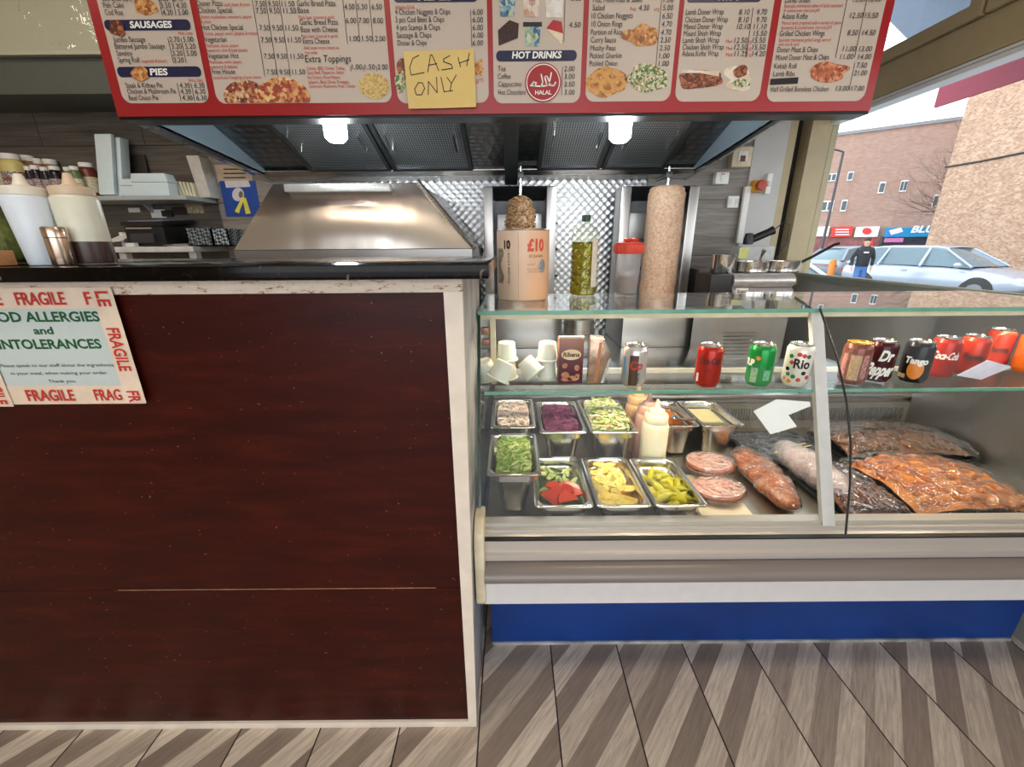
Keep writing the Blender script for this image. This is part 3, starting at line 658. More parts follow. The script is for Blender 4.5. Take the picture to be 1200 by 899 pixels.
CHEESEP = printmat('printed_cheesecake', [sr(228, 206, 170), sr(236, 222, 196)], 30); STRAW = mat('printed_strawberry', sr(176, 40, 46), .4)
tub(594.5, -6, 20, 10, 8, TUBB, DKP); tub(622.5, -6, 20, 10, 8, TUBR, DKP); tub(649.5, -6, 21, 10.5, 9.5, TUBW, None); tub(624, 30, 55, 10, 7.5, TUBB, DKP)
pic(3, [pm(584.5, 54, .003), pm(607, 45, .003), pm(608, 28, .003), pm(597, 24, .003), pm(583.5, 36, .003)], CHOCP)
pic(3, [pm(640, 34, .003), pm(658, 52, .003), pm(660, 38, .003), pm(648, 26, .003)], CHEESEP); pic(3, [pm(640, 34, .004), pm(654, 38, .004), pm(660, 40, .004), pm(658, 26, .004), pm(648, 24, .004)], STRAW)
# round halal badge
bd = build('halal_badge', flatpoly(oval(636.3, 97.5, 21, 23.5, .0055, 40)), REDB, panels[3], smooth=False)
m = MB(); A_ = oval(636.3, 97.5, 19.6, 22, .006, 40); B_ = oval(636.3, 97.5, 18.6, 20.8, .006, 40)
m.add(A_+B_, [(k, (k+1) % 40, 40+(k+1) % 40, 40+k) for k in range(40)])
def stroke(mb, pts, wd, d):
    P_ = [pm(x, y, d) for x, y in pts]
    for a, b in zip(P_, P_[1:]):
        n = Vector((-(b.z-a.z), 0, b.x-a.x)).normalized()*wd; e = (b-a).normalized()*wd*.6
        mb.add([a-n-e, b-n+e, b+n+e, a+n-e], [(0, 1, 2, 3)])
for pts in ([(621.5, 101), (626, 101.5), (629, 98), (625, 97), (623, 100)], [(626, 101.5), (634, 102), (636, 97), (634, 88)], [(634, 102), (641, 101), (638, 91), (641, 90), (645, 101), (649, 101), (651, 97)], [(643, 101), (646, 86)]): stroke(m, pts, .0022, .0065)
q = pm(627, 111.5); text_into(m, 'HALAL', lambda u, v: (q.x+u, BY-.0065, q.z+v), pm(646, 111.5).x-q.x, .0125, .02); build('badge_print', m, WHITEINK, bd, smooth=False)
# other pictures
RINGP = mat('printed_onion_ring', sr(206, 150, 76), .4, var=.15, scale=60)
m = MB()
for i, (cx, cy, r) in enumerate(((697, 101, 10), (712, 102, 10), (724, 99, 9), (703, 90, 9), (718, 89, 9), (710, 84, 7), (692, 95, 6))):
    A_ = oval(cx, cy, r, r*.85, .0032+.0003*i, 24); B_ = oval(cx, cy, r*.55, r*.45, .0032+.0003*i, 24); m.add(A_+B_, [(k, (k+1) % 24, 24+(k+1) % 24, 24+k) for k in range(24)])
pic(4, oval(711, 96, 24, 17, .003, wob=.2, seed=1), FRIED); build('food_picture', m, RINGP, panels[4], smooth=False)
pic(4, oval(759, 92.5, 23, 16.5, .003, wob=.35, seed=5), SALADP); pic(4, oval(750, 43, 19, 13, .003, wob=.4, seed=6), FRIED)
pic(5, oval(819, 93, 25, 13, .003, wob=.35, seed=8), BROWNP); pic(5, [pm(797, 86, .0035), pm(800, 82, .0035), pm(842, 84, .0035), pm(842, 90, .0035), pm(820, 86, .0035)], WRAPP)
pic(5, oval(867, 97, 15, 11, .003, wob=.4, seed=2), WRAPP); pic(5, oval(864, 85, 15, 9, .0035, wob=.3, seed=3), WRAPP); pic(5, oval(867, 84, 9, 7, .004, wob=.3, seed=4), BROWNP); pic(5, oval(868, 98, 10, 5, .004, wob=.3, seed=5), SALADP)
pic(6, oval(970, 85, 23, 12, .003, wob=.35, seed=11), printmat('printed_chicken_wings', [sr(120, 60, 36), sr(190, 104, 70), sr(220, 160, 120)], 36))
# taped yellow note
c4 = [(473.5, 62), (555.5, 59), (558.5, 127), (480, 129)]
P4 = [pm(x, y, .008) for x, y in c4]
note = thing('cash_note', 'creased yellow paper note handwritten cash only stuck on the menu board', 'note', tuple((P4[2]+P4[3])/2))
def n4(a, b, d=0):
    p = P4[3].lerp(P4[2], a).lerp(P4[0].lerp(P4[1], a), b); return Vector((p.x, BY-.008-d - .006*abs(a-.5) - .004*(1-b), p.z))
build('sheet', MB().grid(lambda a, b: n4(a, b), 12, 6), mat('yellow_note_paper', sr(222, 192, 118), .6, var=.05, scale=9), note, smooth=False, solid=.0006)
m = MB(); IV = []
def hand(pts, W_=.0028):
    for a, b in zip(pts, pts[1:]):
        A_, B_ = n4(*a, .0012), n4(*b, .0012); n = Vector((-(B_.z-A_.z), 0, B_.x-A_.x)).normalized()*W_/2; e = (B_-A_).normalized()*W_*.4
        m.add([A_-n-e, B_-n+e, B_+n+e, A_+n-e], [(0, 1, 2, 3)])
def np_(x, y): # crop px -> note uv
    return ((x-310)/315, 1-(y-242)/270)
for s in ([(378,262),(350,275),(332,318),(336,352),(395,342)], [(412,340),(430,262),(437,262),(462,334)], [(418,308),(456,302)], [(516,268),(488,282),(486,294),(520,308),(526,326),(476,332)], [(553,278),(562,322)], [(604,262),(590,318)], [(556,304),(602,290)],
          [(366,388),(346,418),(352,446),(376,446),(392,416),(384,390),(366,388)], [(406,446),(412,384),(448,438),(450,366)], [(470,366),(480,434),(520,430)], [(498,368),(516,396)], [(540,358),(516,396),(508,430)]): hand([np_(*q) for q in s])
build('handwriting', m, INK, note, smooth=False)
# ================= things standing on the glass top and the worktop =================
GTZ, WTZ = 1.1745, 1.319
def wrap(c, r, a0):  # text around an upright cylinder, a0 = facing angle of u=0
    return lambda u, v, dz=0: (c[0]+r*math.sin(a0+u/r), c[1]-r*math.cos(a0+u/r), c[2]+v)
# banknote money tin
p = aZ(613, 349, GTZ); R_ = .088; Ht = .225
tin = thing('money_tin', 'large cylindrical tin printed as a ten pound banknote standing on the glass top', 'money tin', tuple(p))
t = NT('banknote_print'); t.b.inputs['Roughness'].default_value = .3
cx_ = t.new('TexCoord'); sp_ = t.new('SeparateXYZ'); t.link(cx_.outputs['Object'], sp_.inputs[0])
k_ = t.math('ADD', t.math('MULTIPLY', sp_.outputs[0], 5.2), t.math('MULTIPLY', t.noise(t.co((1, 1, 2)), 9, 3), .3))
c = t.ramp(k_, [(.0, sr(218, 196, 178)), (.4, sr(222, 176, 140))])
wv = t.new('TexWave'); t.link(t.co((1, 1, 1)), wv.inputs['Vector']); wv.inputs['Scale'].default_value = 60; wv.inputs['Distortion'].default_value = 8
c = t.mix(t.math('MULTIPLY', wv.outputs['Fac'], .18), c, sr(190, 120, 80)); t.base(c)
build('body', MB().lathe([(R_*.97, 0), (R_, .008), (R_, Ht-.006), (R_*.985, Ht-.006)], p, 48), t.m, tin)
build('lid', MB().lathe([(R_*.98, Ht-.006), (R_*1.0, Ht-.003), (R_*.98, Ht), (0.001, Ht-.004)], p, 48), STEEL, tin)
W_ = lambda a: wrap(p, R_+.0006, a)
m = MB(); f = W_(.12); text_into(m, '£10', lambda u, v: f(u, .158+v), .062, .034, .05); build('numeral', m, mat('note_orange', sr(196, 74, 48), .4, var=.2, scale=40), tin, smooth=False)
m = MB(); f = W_(-.80); text_into(m, '10', lambda u, v: f(u, .165+v), .026, .024, .05)
f2 = W_(-.62); text_into(m, 'EC24 800106', lambda u, v: f2(v, .15-u), .095, .007); f3 = W_(.2); text_into(m, 'EC24 800', lambda u, v: f3(u, .137+v), .05, .008)
f4 = W_(.12); rs = random.Random(3)
for r0, L in ((.115, .026), (.10, .06), (.092, .055)):
    pr = None
    for i in range(40):
        q = (L*i/39, r0 + .004*math.sin(i*1.9+r0*90)*rs.uniform(.3, 1)); q3 = Vector(f4(*q))
        if pr is not None: m.add([pr, q3, q3+Vector((0, 0, .001)), pr+Vector((0, 0, .001))], [(0, 1, 2, 3)])
        pr = q3
build('printing', m, INK, tin, smooth=False)
m = MB(); f5 = W_(-1.25)
m.grid(lambda a, b: f5(.03*a + .008*math.sin(b*9)*a, .055+.11*b), 8, 16); build('portrait_patch', m, printmat('note_engraving', [sr(40, 46, 44), sr(110, 110, 100), sr(200, 180, 160)], 200), tin)
m = MB(); f6 = W_(.74); m.grid(lambda a, b: (f6(.015*math.cos(2*PI*a)*b, .11+.022*math.sin(2*PI*a)*b)), 20, 3); build('hologram', m, mat('hologram_foil', sr(150, 160, 170), .2, .7, var=.4, scale=120), tin)
m = MB(); f7 = W_(-.21); m.grid(lambda a, b: f7(.0015*a, .003+(Ht-.012)*b), 1, 8); build('seam', m, mat('tin_seam', sr(190, 150, 120), .4), tin)
# olive oil bottle
p = aZ(683, 345, GTZ)
oil = thing('oil_bottle', 'tall dimpled clear bottle part filled with yellow green oil with dark green cap', 'bottle', tuple(p))
prof = [(.0005, .004), (.036, 0), (.041, .006), (.041, .02)]  # radius, height
for i in range(9): prof += [(.0405, .025+i*.018), (.0375, .034+i*.018)]
prof += [(.041, .19), (.041, .205), (.036, .225), (.020, .243), (.0145, .25), (.0145, .258)]
def facet(mb, prof, c, n=24, amp=.0015):
    mb.lathe(prof, (0, 0, 0), n, cap=False)
    for i, q in enumerate(mb.v):
        a = math.atan2(q.y, q.x); k = 1 + (amp/.04)*math.sin(a*9 + (q.z*170))*(1 if .02 < q.z < .18 else 0)
        mb.v[i] = Vector((q.x*k+c[0], q.y*k+c[1], q.z+c[2]))
    return mb
prof = [(r*1.2 if z < .235 else r, z) for r, z in prof]
build('glass', facet(MB(), prof, p, 48), pane('bottle_plastic', (.93, .95, .88), 1.3, .03), oil)
t = NT('olive_oil'); b_ = t.b; b_.inputs['Base Color'].default_value = (*sr(176, 158, 20), 1); b_.inputs['Roughness'].default_value = .08; b_.inputs['Transmission Weight'].default_value = .75; b_.inputs['IOR'].default_value = 1.3
t.base(t.ramp(t.noise(t.co((1, 1, 1)), 60, 2), [(.35, sr(140, 130, 8)), (.65, sr(205, 190, 50))])); OILM = t.m
build('oil', facet(MB(), [(.0004, .006)] + [(max(.001, r-.002), z) for r, z in prof[1:] if z < .18] + [(.0465, .184), (.0004, .184)], p, 48), OILM, oil)
build('cap', MB().lathe([(.0005, .273), (.0135, .273), (.0155, .27), (.0155, .252), (.0135, .252)], p, 24), mat('dark_green_cap', sr(34, 66, 44), .4), oil)
m = MB(); f = wrap(p, .0515, .35); m.grid(lambda a, b: f(.028*a, .03+.165*b), 8, 6)
build('label', m, printmat('oil_label', [sr(214, 206, 190), sr(196, 190, 170), sr(200, 170, 150)], 60), oil)
m = MB(); f = wrap(p, .0518, .37); m.grid(lambda a, b: f(.022*a, .036+.03*b), 6, 3); build('barcode_panel', m, printmat('barcode', [sr(230, 226, 216), sr(150, 150, 140)], 150), oil)
# protein shaker
p = aZ(733, 343, GTZ)
shk = thing('shaker', 'frosted plastic shaker with red screw lid and cocoa powder on the glass top', 'shaker', tuple(p))
build('cup', MB().lathe([(.0005, .003), (.038, 0), (.040, .004), (.049, .15), (.049, .155)], p, 32, cap=False), pane('frosted_shaker', (.82, .82, .82), .9, .2, haze=.35, hcol=sr(200, 196, 196)), shk)
build('powder', MB().lathe([(.0005, .004), (.035, .003), (.0375, .045), (.03, .06), (.0005, .052)], p, 24), mat('cocoa_powder', sr(110, 74, 60), .9, var=.2), shk)
lid = build('lid', MB().lathe([(.051, .142), (.0535, .146), (.0545, .172), (.049, .18), (.03, .184), (.0005, .185)], p, 40), mat('red_shaker_lid', sr(206, 66, 46), .35, var=.06), shk)
m = MB()
for i in range(36):
    a = 2*PI*i/36; m.cyl((p.x+.0543*math.cos(a), p.y+.0543*math.sin(a), p.z+.148), (p.x+.0543*math.cos(a), p.y+.0543*math.sin(a), p.z+.172), .0016, n=6)
build('grip_rib', m, MATS['red_shaker_lid'], lid)
for dx, dy in ((-.012, -.02), (.016, -.012), (.0, .018)): build('flip_tab', MB().ball((p.x+dx, p.y+dy, p.z+.19), (.016, .011, .007), 12, 6), MATS['red_shaker_lid'], lid)
# --- on the black worktop ---
def squeeze(p, r, h, cap_m, body_m, label, liquid=None, noz=.05, tp=1.0):
    o = thing('sauce_bottle', label, 'bottle', tuple(p))
    build('body', MB().lathe([(.0005, .003), (r*.94*tp, 0), (r*tp, .006), (r, h*.93), (r*.9, h*.98), (r*.8, h)], p, 32), body_m, o)
    c_ = build('cap', MB().lathe([(r*.9, h*.985), (r*.92, h*.99), (r*.92, h*1.08), (r*.86, h*1.10), (r*.5, h*1.12), (.0005, h*1.12)], p, 32), cap_m, o)
    build('nozzle', MB().lathe([(r*.42, h*1.115), (r*.3, h*1.15), (.006, h*1.13+noz), (.004, h*1.13+noz), (.0005, h*1.13+noz)], p, 20), cap_m, c_)
    if liquid: build('sauce', MB().lathe([(r*.96, .001), (r*1.006, .006), (r*1.006, h*liquid[0]), (r*.9, h*liquid[0])], p, 32, cap=False), liquid[1], o)
    return o
MILKY = mat('milky_plastic', sr(206, 214, 222), .35, var=.03, sub=.2)
CREAMY = mat('cream_translucent_plastic', sr(206, 204, 186), .35, var=.04, sub=.2)
CAPW = mat('offwhite_cap', sr(214, 206, 190), .4, var=.04); CAPT = mat('tan_cap', sr(200, 176, 148), .4, var=.06)
p = aY(58, 312, .885); p.z = WTZ
squeeze(p, .0375, .131, CAPW, MILKY, 'white squeeze bottle with cream cap beside the pickle jar on the black worktop', None, .02, .76)
p = aY(112, 312, .915); p.z = WTZ
squeeze(p, .0375, .134, CAPT, CREAMY, 'cream squeeze bottle with tan cap and dark brown sauce in the bottom third', (.33, mat('brown_sauce', sr(62, 44, 40), .3, var=.2, scale=12)), .022)
p = aY(78, 314, .858); p.z = WTZ
pot = thing('pepper_pot', 'small copper tinted steel pepper pot in front of the two squeeze bottles', 'pepper pot', tuple(p))
COPPER = brushed('copper_tinted_steel', (.62, .46, .36), .24, (60, 60, 1))
build('body', MB().lathe([(.0005, .001), (.0175, 0), (.0185, .002), (.0185, .05), (.0005, .05)], p, 28), COPPER, pot)
build('top', MB().lathe([(.0190, .0515), (.0192, .068), (.0175, .071), (.0005, .072)], p, 28), COPPER, pot)
build('band', MB().lathe([(.0178, .0495), (.0178, .052)], p, 28, cap=False), BLACKP, pot)
p = aY(12, 313, .95); p.z = WTZ
jar = thing('pickle_jar', 'large glass jar of dark green pickles at the end of the black worktop', 'jar', tuple(p))
build('glass', MB().lathe([(.0005, .002), (.06, 0), (.066, .008), (.066, .10), (.055, .128), (.05, .135), (.05, .15)], p, 32, cap=False), pane('jar_glass', (.86, .9, .82), 1.2, .02), jar)
t = NT('pickle_brine'); t.b.inputs['Roughness'].default_value = .15
t.base(t.ramp(t.noise(t.co((1, 1, .7)), 34, 4), [(.35, sr(28, 34, 14)), (.5, sr(74, 82, 32)), (.7, sr(140, 140, 66))]))
build('pickles', MB().lathe([(.0005, .004), (.058, .003), (.063, .01), (.063, .10), (.054, .116), (.0005, .118)], p, 32), t.m, jar)
build('lid', MB().lathe([(.052, .137), (.053, .152), (.05, .155), (.0005, .156)], p, 32), WHITEP, jar)
p = aY(0, 314, .852); p.z = WTZ
single('wooden_block', MB().cbox((p.x-.028, p.y, WTZ+.0145), (.10, .03, .028)), mat('orange_brown_wood', sr(176, 120, 72), .5, var=.15, stretch=(1, 8, 8)), 'low orange brown wooden block in front of the pickle jar', 'block', bevel=.002)

# ================= steel frying range behind the black worktop =================
rng = thing('frying_range', 'brushed steel frying range with sloping front hood behind the black worktop', 'range', (-.75, 2.3, 0))
YB, YT = 1.95, 2.03
bl_, br_ = aY(274, 293, YB), aY(553, 291, YB); tl_, tr_ = aY(320, 216, YT), aY(487, 214, YT)
t = NT('satin_hood_steel'); t.b.inputs['Metallic'].default_value = 1; t.b.inputs['Roughness'].default_value = .27; t.b.inputs['Anisotropic'].default_value = .6
nz = t.noise(t.co((70, 70, 1.5)), 5, 4); t.base(t.ramp(nz, [(.3, (.66, .6, .54)), (.7, (.74, .68, .62))])); t.bump(t.noise(t.co((4, 1, 1)), 1.6, 1), .12, .05); SAT = t.m
zb = bl_.z; zt = tl_.z
def hf(a, b):
    x = (bl_.x+(br_.x-bl_.x)*a)*(1-b) + (tl_.x+(tr_.x-tl_.x)*a)*b; y = YB+(YT-YB)*b; z = zb+(zt-zb)*b
    bow = -.02*math.sin(PI*a)*math.sin(PI*b); return Vector((x, y+bow, z+bow*.5))
build('front_hood', MB().grid(hf, 24, 12), SAT, rng, ang=60)
sd = MB().add([tr_, br_, (br_.x, 2.70, zb), (tr_.x+.03, 2.70, zt)], [(0, 1, 2, 3)]).add([tl_, bl_, (bl_.x, 2.68, zb), (tl_.x, 2.68, zt)], [(3, 2, 1, 0)]).add([tl_, tr_, (tr_.x+.03, 2.70, zt), (tl_.x, 2.68, zt)], [(0, 1, 2, 3)])
build('side_hood', sd, STEEL, rng, smooth=False)
build('edge_strip', MB().tube([tr_+Vector((.01, -.006, .004)), br_+Vector((.012, -.006, 0))], .012, 6), STEEL, rng, smooth=False)
build('front_lip', MB().box((bl_.x, YB, zb-.075), (br_.x, YB+.03, zb-.003)).box((bl_.x, YB+.03, zb-.075), (br_.x, 2.70, zb-.003)), STEELD, rng, smooth=False)
build('base', MB().box((bl_.x+.02, YB+.06, .0), (br_.x-.02, 2.70, zb-.075)), STEELD, rng, smooth=False)
a_, b_ = aY(335, 221, YT-.03), aY(458, 220, YT-.03)
build('light_rail', MB().box((a_.x, YT-.05, a_.z-.016), (b_.x, YT-.012, a_.z+.016)), mat('light_rail_white', sr(226, 226, 222), .3, .2), rng, bevel=.006)

# ================= steel workbench, kebab grills =================
BZ = .80
bench = thing('workbench', 'long stainless steel workbench carrying the upright kebab grills', 'workbench', (.7, 2.3, 0))
build('top', MB().box((-.14, 1.87, BZ-.03), (1.36, 2.73, BZ)), brushed('bench_steel', (.6, .62, .66), .22, (1, 30, 30)), bench, bevel=.003)
build('front_panel', MB().box((-.12, 1.90, .1), (1.34, 1.92, BZ-.03)), STEELD, bench, smooth=False)
for x in (-.1, .62, 1.3):
    for y in (1.95, 2.68): build('leg', MB().box((x-.02, y-.02, 0), (x+.02, y+.02, BZ-.03)), STEELD, bench, smooth=False)
def grill(px0, px1, label, mw, mt, meat_m, hw):
    Yf, Yt = 2.26, 2.52
    x0, x1 = aY(px0, 300, Yt).x, aY(px1, 300, Yt).x; xb0, xb1 = x0, x1 + .02
    g = thing('kebab_grill', label, 'kebab grill', ((x0+x1)/2, 2.45, BZ+.001))
    build('base', MB().box((xb0, Yf, BZ+.001), (xb1, 2.68, BZ+.20)), STEELV, g, bevel=.004)
    build('drip_tray', MB().box((xb0-.01, Yf-.03, BZ+.20), (xb1+.01, Yf-.022, BZ+.225)).box((xb0-.01, Yf-.03, BZ+.20), (xb1+.01, Yt, BZ+.205)).box((xb0-.01, Yf-.03, BZ+.20), (xb0-.004, Yt, BZ+.225)).box((xb1+.004, Yf-.03, BZ+.20), (xb1+.01, Yt, BZ+.225)), STEEL, g, smooth=False)
    zt = aY((px0+px1)/2, 219, Yt).z
    fw = .055
    build('side_frame', MB().box((x0, Yt-.03, BZ+.205), (x0+fw, Yt+.12, zt)), STEELV, g, bevel=.006)
    build('side_frame', MB().box((x1-fw, Yt-.03, BZ+.205), (x1, Yt+.12, zt)), STEELV, g, bevel=.006)
    build('burner_panel', MB().box((x0+fw, Yt+.08, BZ+.205), (x1-fw, Yt+.12, zt-.05)), mat('ceramic_burner', sr(96, 96, 98), .5, .4, var=.3, scale=14), g, smooth=False)
    m = MB()
    for i in range(3): m.box((x0+fw+.02, Yt+.06, BZ+.26+i*.16), (x1-fw-.02, Yt+.08, BZ+.40+i*.16))
    build('burner', m, STEELD, g, bevel=.004)
    build('reflector', MB().prism([(x0+.02, Yt-.03, zt-.01), (x1-.02, Yt-.03, zt-.01), (x1-fw-.01, Yt+.08, zt-.065), (x0+fw+.01, Yt+.08, zt-.065)], (0, .01, .012)), BLACKM, g, smooth=False)
    cx = aY(mw[0], 240, 2.38).x; yy = 2.38
    sp = build('spit', MB().cyl((cx, yy, aY(mw[0], mt, yy).z+.002), (cx, yy, aY(mw[0], 195, yy).z), .007, n=12), CHROME, g)
    zz = aY(mw[0], 205, yy).z; build('spit_bracket', MB().cbox((cx, yy, zz), (.03, .03, .03)).box((cx-.008, yy+.01, zz-.008), (cx+.008, Yt+.06, zz+.01)), FRM, sp, bevel=.003)
    build('spit_plate', MB().lathe([(.0005, BZ+.206), (.03, BZ+.206), (.03, BZ+.24), (hw*.9, BZ+.25), (hw*.9, BZ+.262), (.0005, BZ+.262)], (cx, yy, 0), 28), STEEL, g)
    build('motor_cap', MB().lathe([(.0005, 0), (.03, .0), (.03, .04), (.02, .055), (.0005, .055)], (cx-.02, Yf+.02, BZ+.2065), 20), WHITEP, g)
    top = aY(mw[0], mt, yy).z; rad = hw
    meat = MB(); zb_ = BZ+.278
    if meat_m == 'gyros':
        prof = [(.02, 0), (rad*.75, .01), (rad*.85, (top-zb_)*.3), (rad, (top-zb_)*.7), (rad*.92, (top-zb_)*.86), (rad*.6, (top-zb_)*.97), (.012, top-zb_)]
        meat.lathe(prof, (cx, yy, zb_), 20); meat.v = [q for q in meat.v]
        rs = random.Random(5)
        for k in range(700):
            h_ = rs.random(); z = h_*(top-zb_); r = next((a[0]+(b[0]-a[0])*(z-a[1])/(b[1]-a[1]+1e-9) for a, b in zip(prof, prof[1:]) if a[1] <= z <= b[1]), rad*.5); a = rs.random()*2*PI
            c = Vector((cx+r*math.cos(a), yy+r*math.sin(a), zb_+z)); L = rs.uniform(.008, .02)
            meat.ball(c, (L*.9, L*.7, L*.4), 6, 4)
        mm = printmat('shaved_gyros_meat', [sr(70, 40, 24), sr(150, 104, 66), sr(206, 172, 126), sr(120, 72, 44)], 60, .45)
    else:
        H_ = top - zb_
        meat.grid(lambda a, b: (cx+(rad+.004*mnoise.noise((math.cos(2*PI*a)*3, math.sin(2*PI*a)*3, b*9)))*math.cos(2*PI*a)*(1 if b < .96 else (.93 if b < .99 else .8)), yy+(rad+.004*mnoise.noise((math.cos(2*PI*a)*3, math.sin(2*PI*a)*3, b*9)))*math.sin(2*PI*a)*(1 if b < .96 else (.93 if b < .99 else .8)), zb_+H_*b), 32, 50)
        n = 33; meat.add([meat.v[50*n+k] for k in range(32)], [tuple(range(32))]); meat.add([meat.v[k] for k in range(32)], [tuple(range(32))[::-1]])
        t = NT('raw_doner_meat'); t.b.inputs['Roughness'].default_value = .55
        n1 = t.noise(t.co(), 70, 5, .7); t.base(t.ramp(n1, [(.3, sr(176, 132, 104)), (.55, sr(212, 176, 146)), (.72, sr(228, 200, 174))])); t.bump(n1, .6, .006); mm = t.m
    return meat, mm, (cx, yy, zb_)
g1, m1, _ = grill(568, 650, 'kebab grill holding a small browned cone of shaved meat behind the money tin', (610,), 230, 'gyros', .075)
single('gyros_meat', g1, m1, 'small browned cone of shaved meat on the spit behind the money tin', 'kebab meat')
g2, m2, _ = grill(722, 808, 'kebab grill holding the tall pale cylinder of doner meat', (780,), 219, 'doner', .094)
single('doner_meat', g2, m2, 'tall pale smooth cylinder of raw doner meat on the spit', 'kebab meat')
p = aY(677, 400, 2.12)
single('steel_pot', MB().lathe([(.0005, 0), (.07, 0), (.072, .004), (.072, .11), (.078, .115), (.078, .19), (.074, .19), (.072, .13), (.0005, .128)], (p.x, 2.12, BZ+.001), 32), STEEL, 'plain steel cylinder pot on the bench between the kebab grills', 'pot')
# knobs on the steel panel between the grills
for i, yy in enumerate((262, 292, 323)):
    q = aY(649, yy, 2.735)
    o = single('tap_handle', MB().box((q.x-.022, 2.70, q.z-.006), (q.x+.022, 2.712, q.z+.006)).box((q.x-.006, 2.70, q.z-.022), (q.x+.006, 2.712, q.z+.022)).cyl((q.x, 2.705, q.z), (q.x, 2.735, q.z), .006), BLACKP,
           ('black cross shaped gas tap on the quilted wall, top of the three', 'black cross shaped gas tap on the quilted wall, middle of the three', 'black cross shaped gas tap on the quilted wall, lowest of the three')[i], 'tap', 'gas taps beside the kebab grill')
k0 = aZ(842, 438, .722); kn = thing('knife', 'pale wooden handled knife lying on the ledge behind the drinks cans', 'knife', (k0.x, k0.y, .722))
build('handle', MB().cbox((k0.x+.075, k0.y+.01, .733), (.085, .028, .02)), mat('pale_wood_handle', sr(206, 180, 146), .5), kn, bevel=.005)
build('blade', MB().cbox((k0.x-.01, k0.y+.01, .73), (.09, .022, .008)), BLACKP, kn, bevel=.002)

# ================= bain-marie counter with pans, right =================
YC = 2.03
a_, b_ = aY(862, 321, YC), aY(934, 321, YC); xl = aY(832, 380, YC).x; zl = aY(845, 347, YC).z
bm_ = thing('steel_counter_unit', 'steel unit with rounded ribbed front and vent carrying the sauce pans by the window', 'counter unit', ((a_.x+b_.x)/2, 2.2, BZ+.001))
build('body', MB().box((xl, YC, BZ+.001), (1.075, 2.222, zl)).box((1.075, YC, BZ+.001), (b_.x, 2.6, zl)), STEELV, bm_, smooth=False)
build('upper_body', MB().box((a_.x, YC+.04, zl), (1.075, 2.222, a_.z-.002)).box((1.075, YC+.04, zl), (b_.x, 2.6, a_.z-.002)), STEELD, bm_, smooth=False)
m = MB()
for i in range(7):
    q0, q1 = aY(847, 389+i*4.2, YC-.002), aY(886, 389+i*4.2, YC-.002); m.prism([(q0.x, YC, q0.z), (q0.x, YC-.014, q0.z-.006), (q0.x, YC, q0.z-.009)], (q1.x-q0.x, 0, 0))
build('vent', m, CHROME, bm_, smooth=False)
for i in range(2): build('ribbed_front', MB().cyl((a_.x, YC+.03, a_.z-.035-i*.062), (b_.x, YC+.03, a_.z-.035-i*.062), .032, n=20), mat('satin_grey_front', sr(196, 190, 188), .3, .6), bm_)
m = MB(); q = aY(864, 343, YC-.01); text_into(m, 'Sirocco', lambda u, v: (q.x+u, YC-.004, q.z+v), .05, .014, .02); m2_ = MB().box((q.x-.004, YC-.003, q.z-.006), (q.x+.054, YC-.001, q.z+.02))
nb = build('name_plate', m2_, WHITEP, bm_, smooth=False); build('lettering', m, INK, nb, smooth=False)
d0, d1 = aY(834, 322, YC+.01), aY(861, 322, YC+.01)
single('dark_box', MB().box((d0.x, YC+.01, zl+.001), (a_.x-.003, 2.222, d0.z)), mat('dark_cabinet_board', sr(30, 27, 26), .5), 'dark box standing on the vented unit left of the ribbed steel front', 'box', bevel=.006)
ptop = a_.z
def pan(px, py0, w_px, h_px, Yp, zb, label, handle=None, nm='steel_pan'):
    q = aY(px, py0, Yp); r = (aY(px+w_px/2, py0, Yp).x - q.x); h = (aY(px, py0-h_px, Yp).z - aY(px, py0, Yp).z)
    o = thing(nm, label, 'pan', (q.x, Yp, zb))
    build('body', MB().lathe([(.0005, .001), (r*.93, 0), (r, .006), (r, h-.004), (r*1.03, h), (r*.97, h-.002), (r*.95, .008), (.0005, .008)], (q.x, Yp, zb), 32), CHROME, o)
    if handle: build('handle', MB().tube(handle(q, r, h), .007, 8), BLACKM, o)
    return q, r, h
q, r, h = pan(848, 305, 26, 22, 2.15, d0.z+.001, 'deep steel pan on the dark box left of the two low pans'); 
pan(880, 316, 36, 13, 2.14, ptop+.001, 'wide low steel pan left of the one with a long handle')
pan(916, 316, 36, 13, 2.14, ptop+.001, 'low steel frying pan with a long dark handle by the window', lambda q, r, h: [(q.x+r*.95, 2.14, ptop+h*.7), (q.x+r+.05, 2.12, ptop+h+.02), (q.x+r+.13, 2.1, ptop+h+.075), (q.x+r+.15, 2.1, ptop+h+.08)])
s0, s1 = aY(888, 305, 2.14), aY(893, 293, 2.14)
single('serving_spoon', MB().tube([(s0.x, 2.14, ptop+.012), (s0.x+.008, 2.13, s0.z+.02), (s1.x, 2.12, s1.z)], [.006, .006, .011], 8), CHROME, 'steel spoon handle sticking up out of the wide low pan', 'spoon')
q = aY(886, 302, 2.42); bx = MB().box((q.x-.10, 2.40, ptop+.001), (q.x+.085, 2.52, aY(880, 288, 2.42).z))
tb = single('plastic_tub', bx, mat('clear_grey_tub', sr(176, 178, 176), .3), 'grey plastic tub with a yellow green label behind the steel pans', 'tub', bevel=.006)
l0, l1 = aY(865, 303, 2.395), aY(878, 290, 2.395); build('label', MB().box((l0.x, 2.394, l0.z), (l1.x, 2.399, l1.z)), printmat('lime_label', [sr(196, 200, 70), sr(216, 214, 160)], 60), tb, smooth=False)
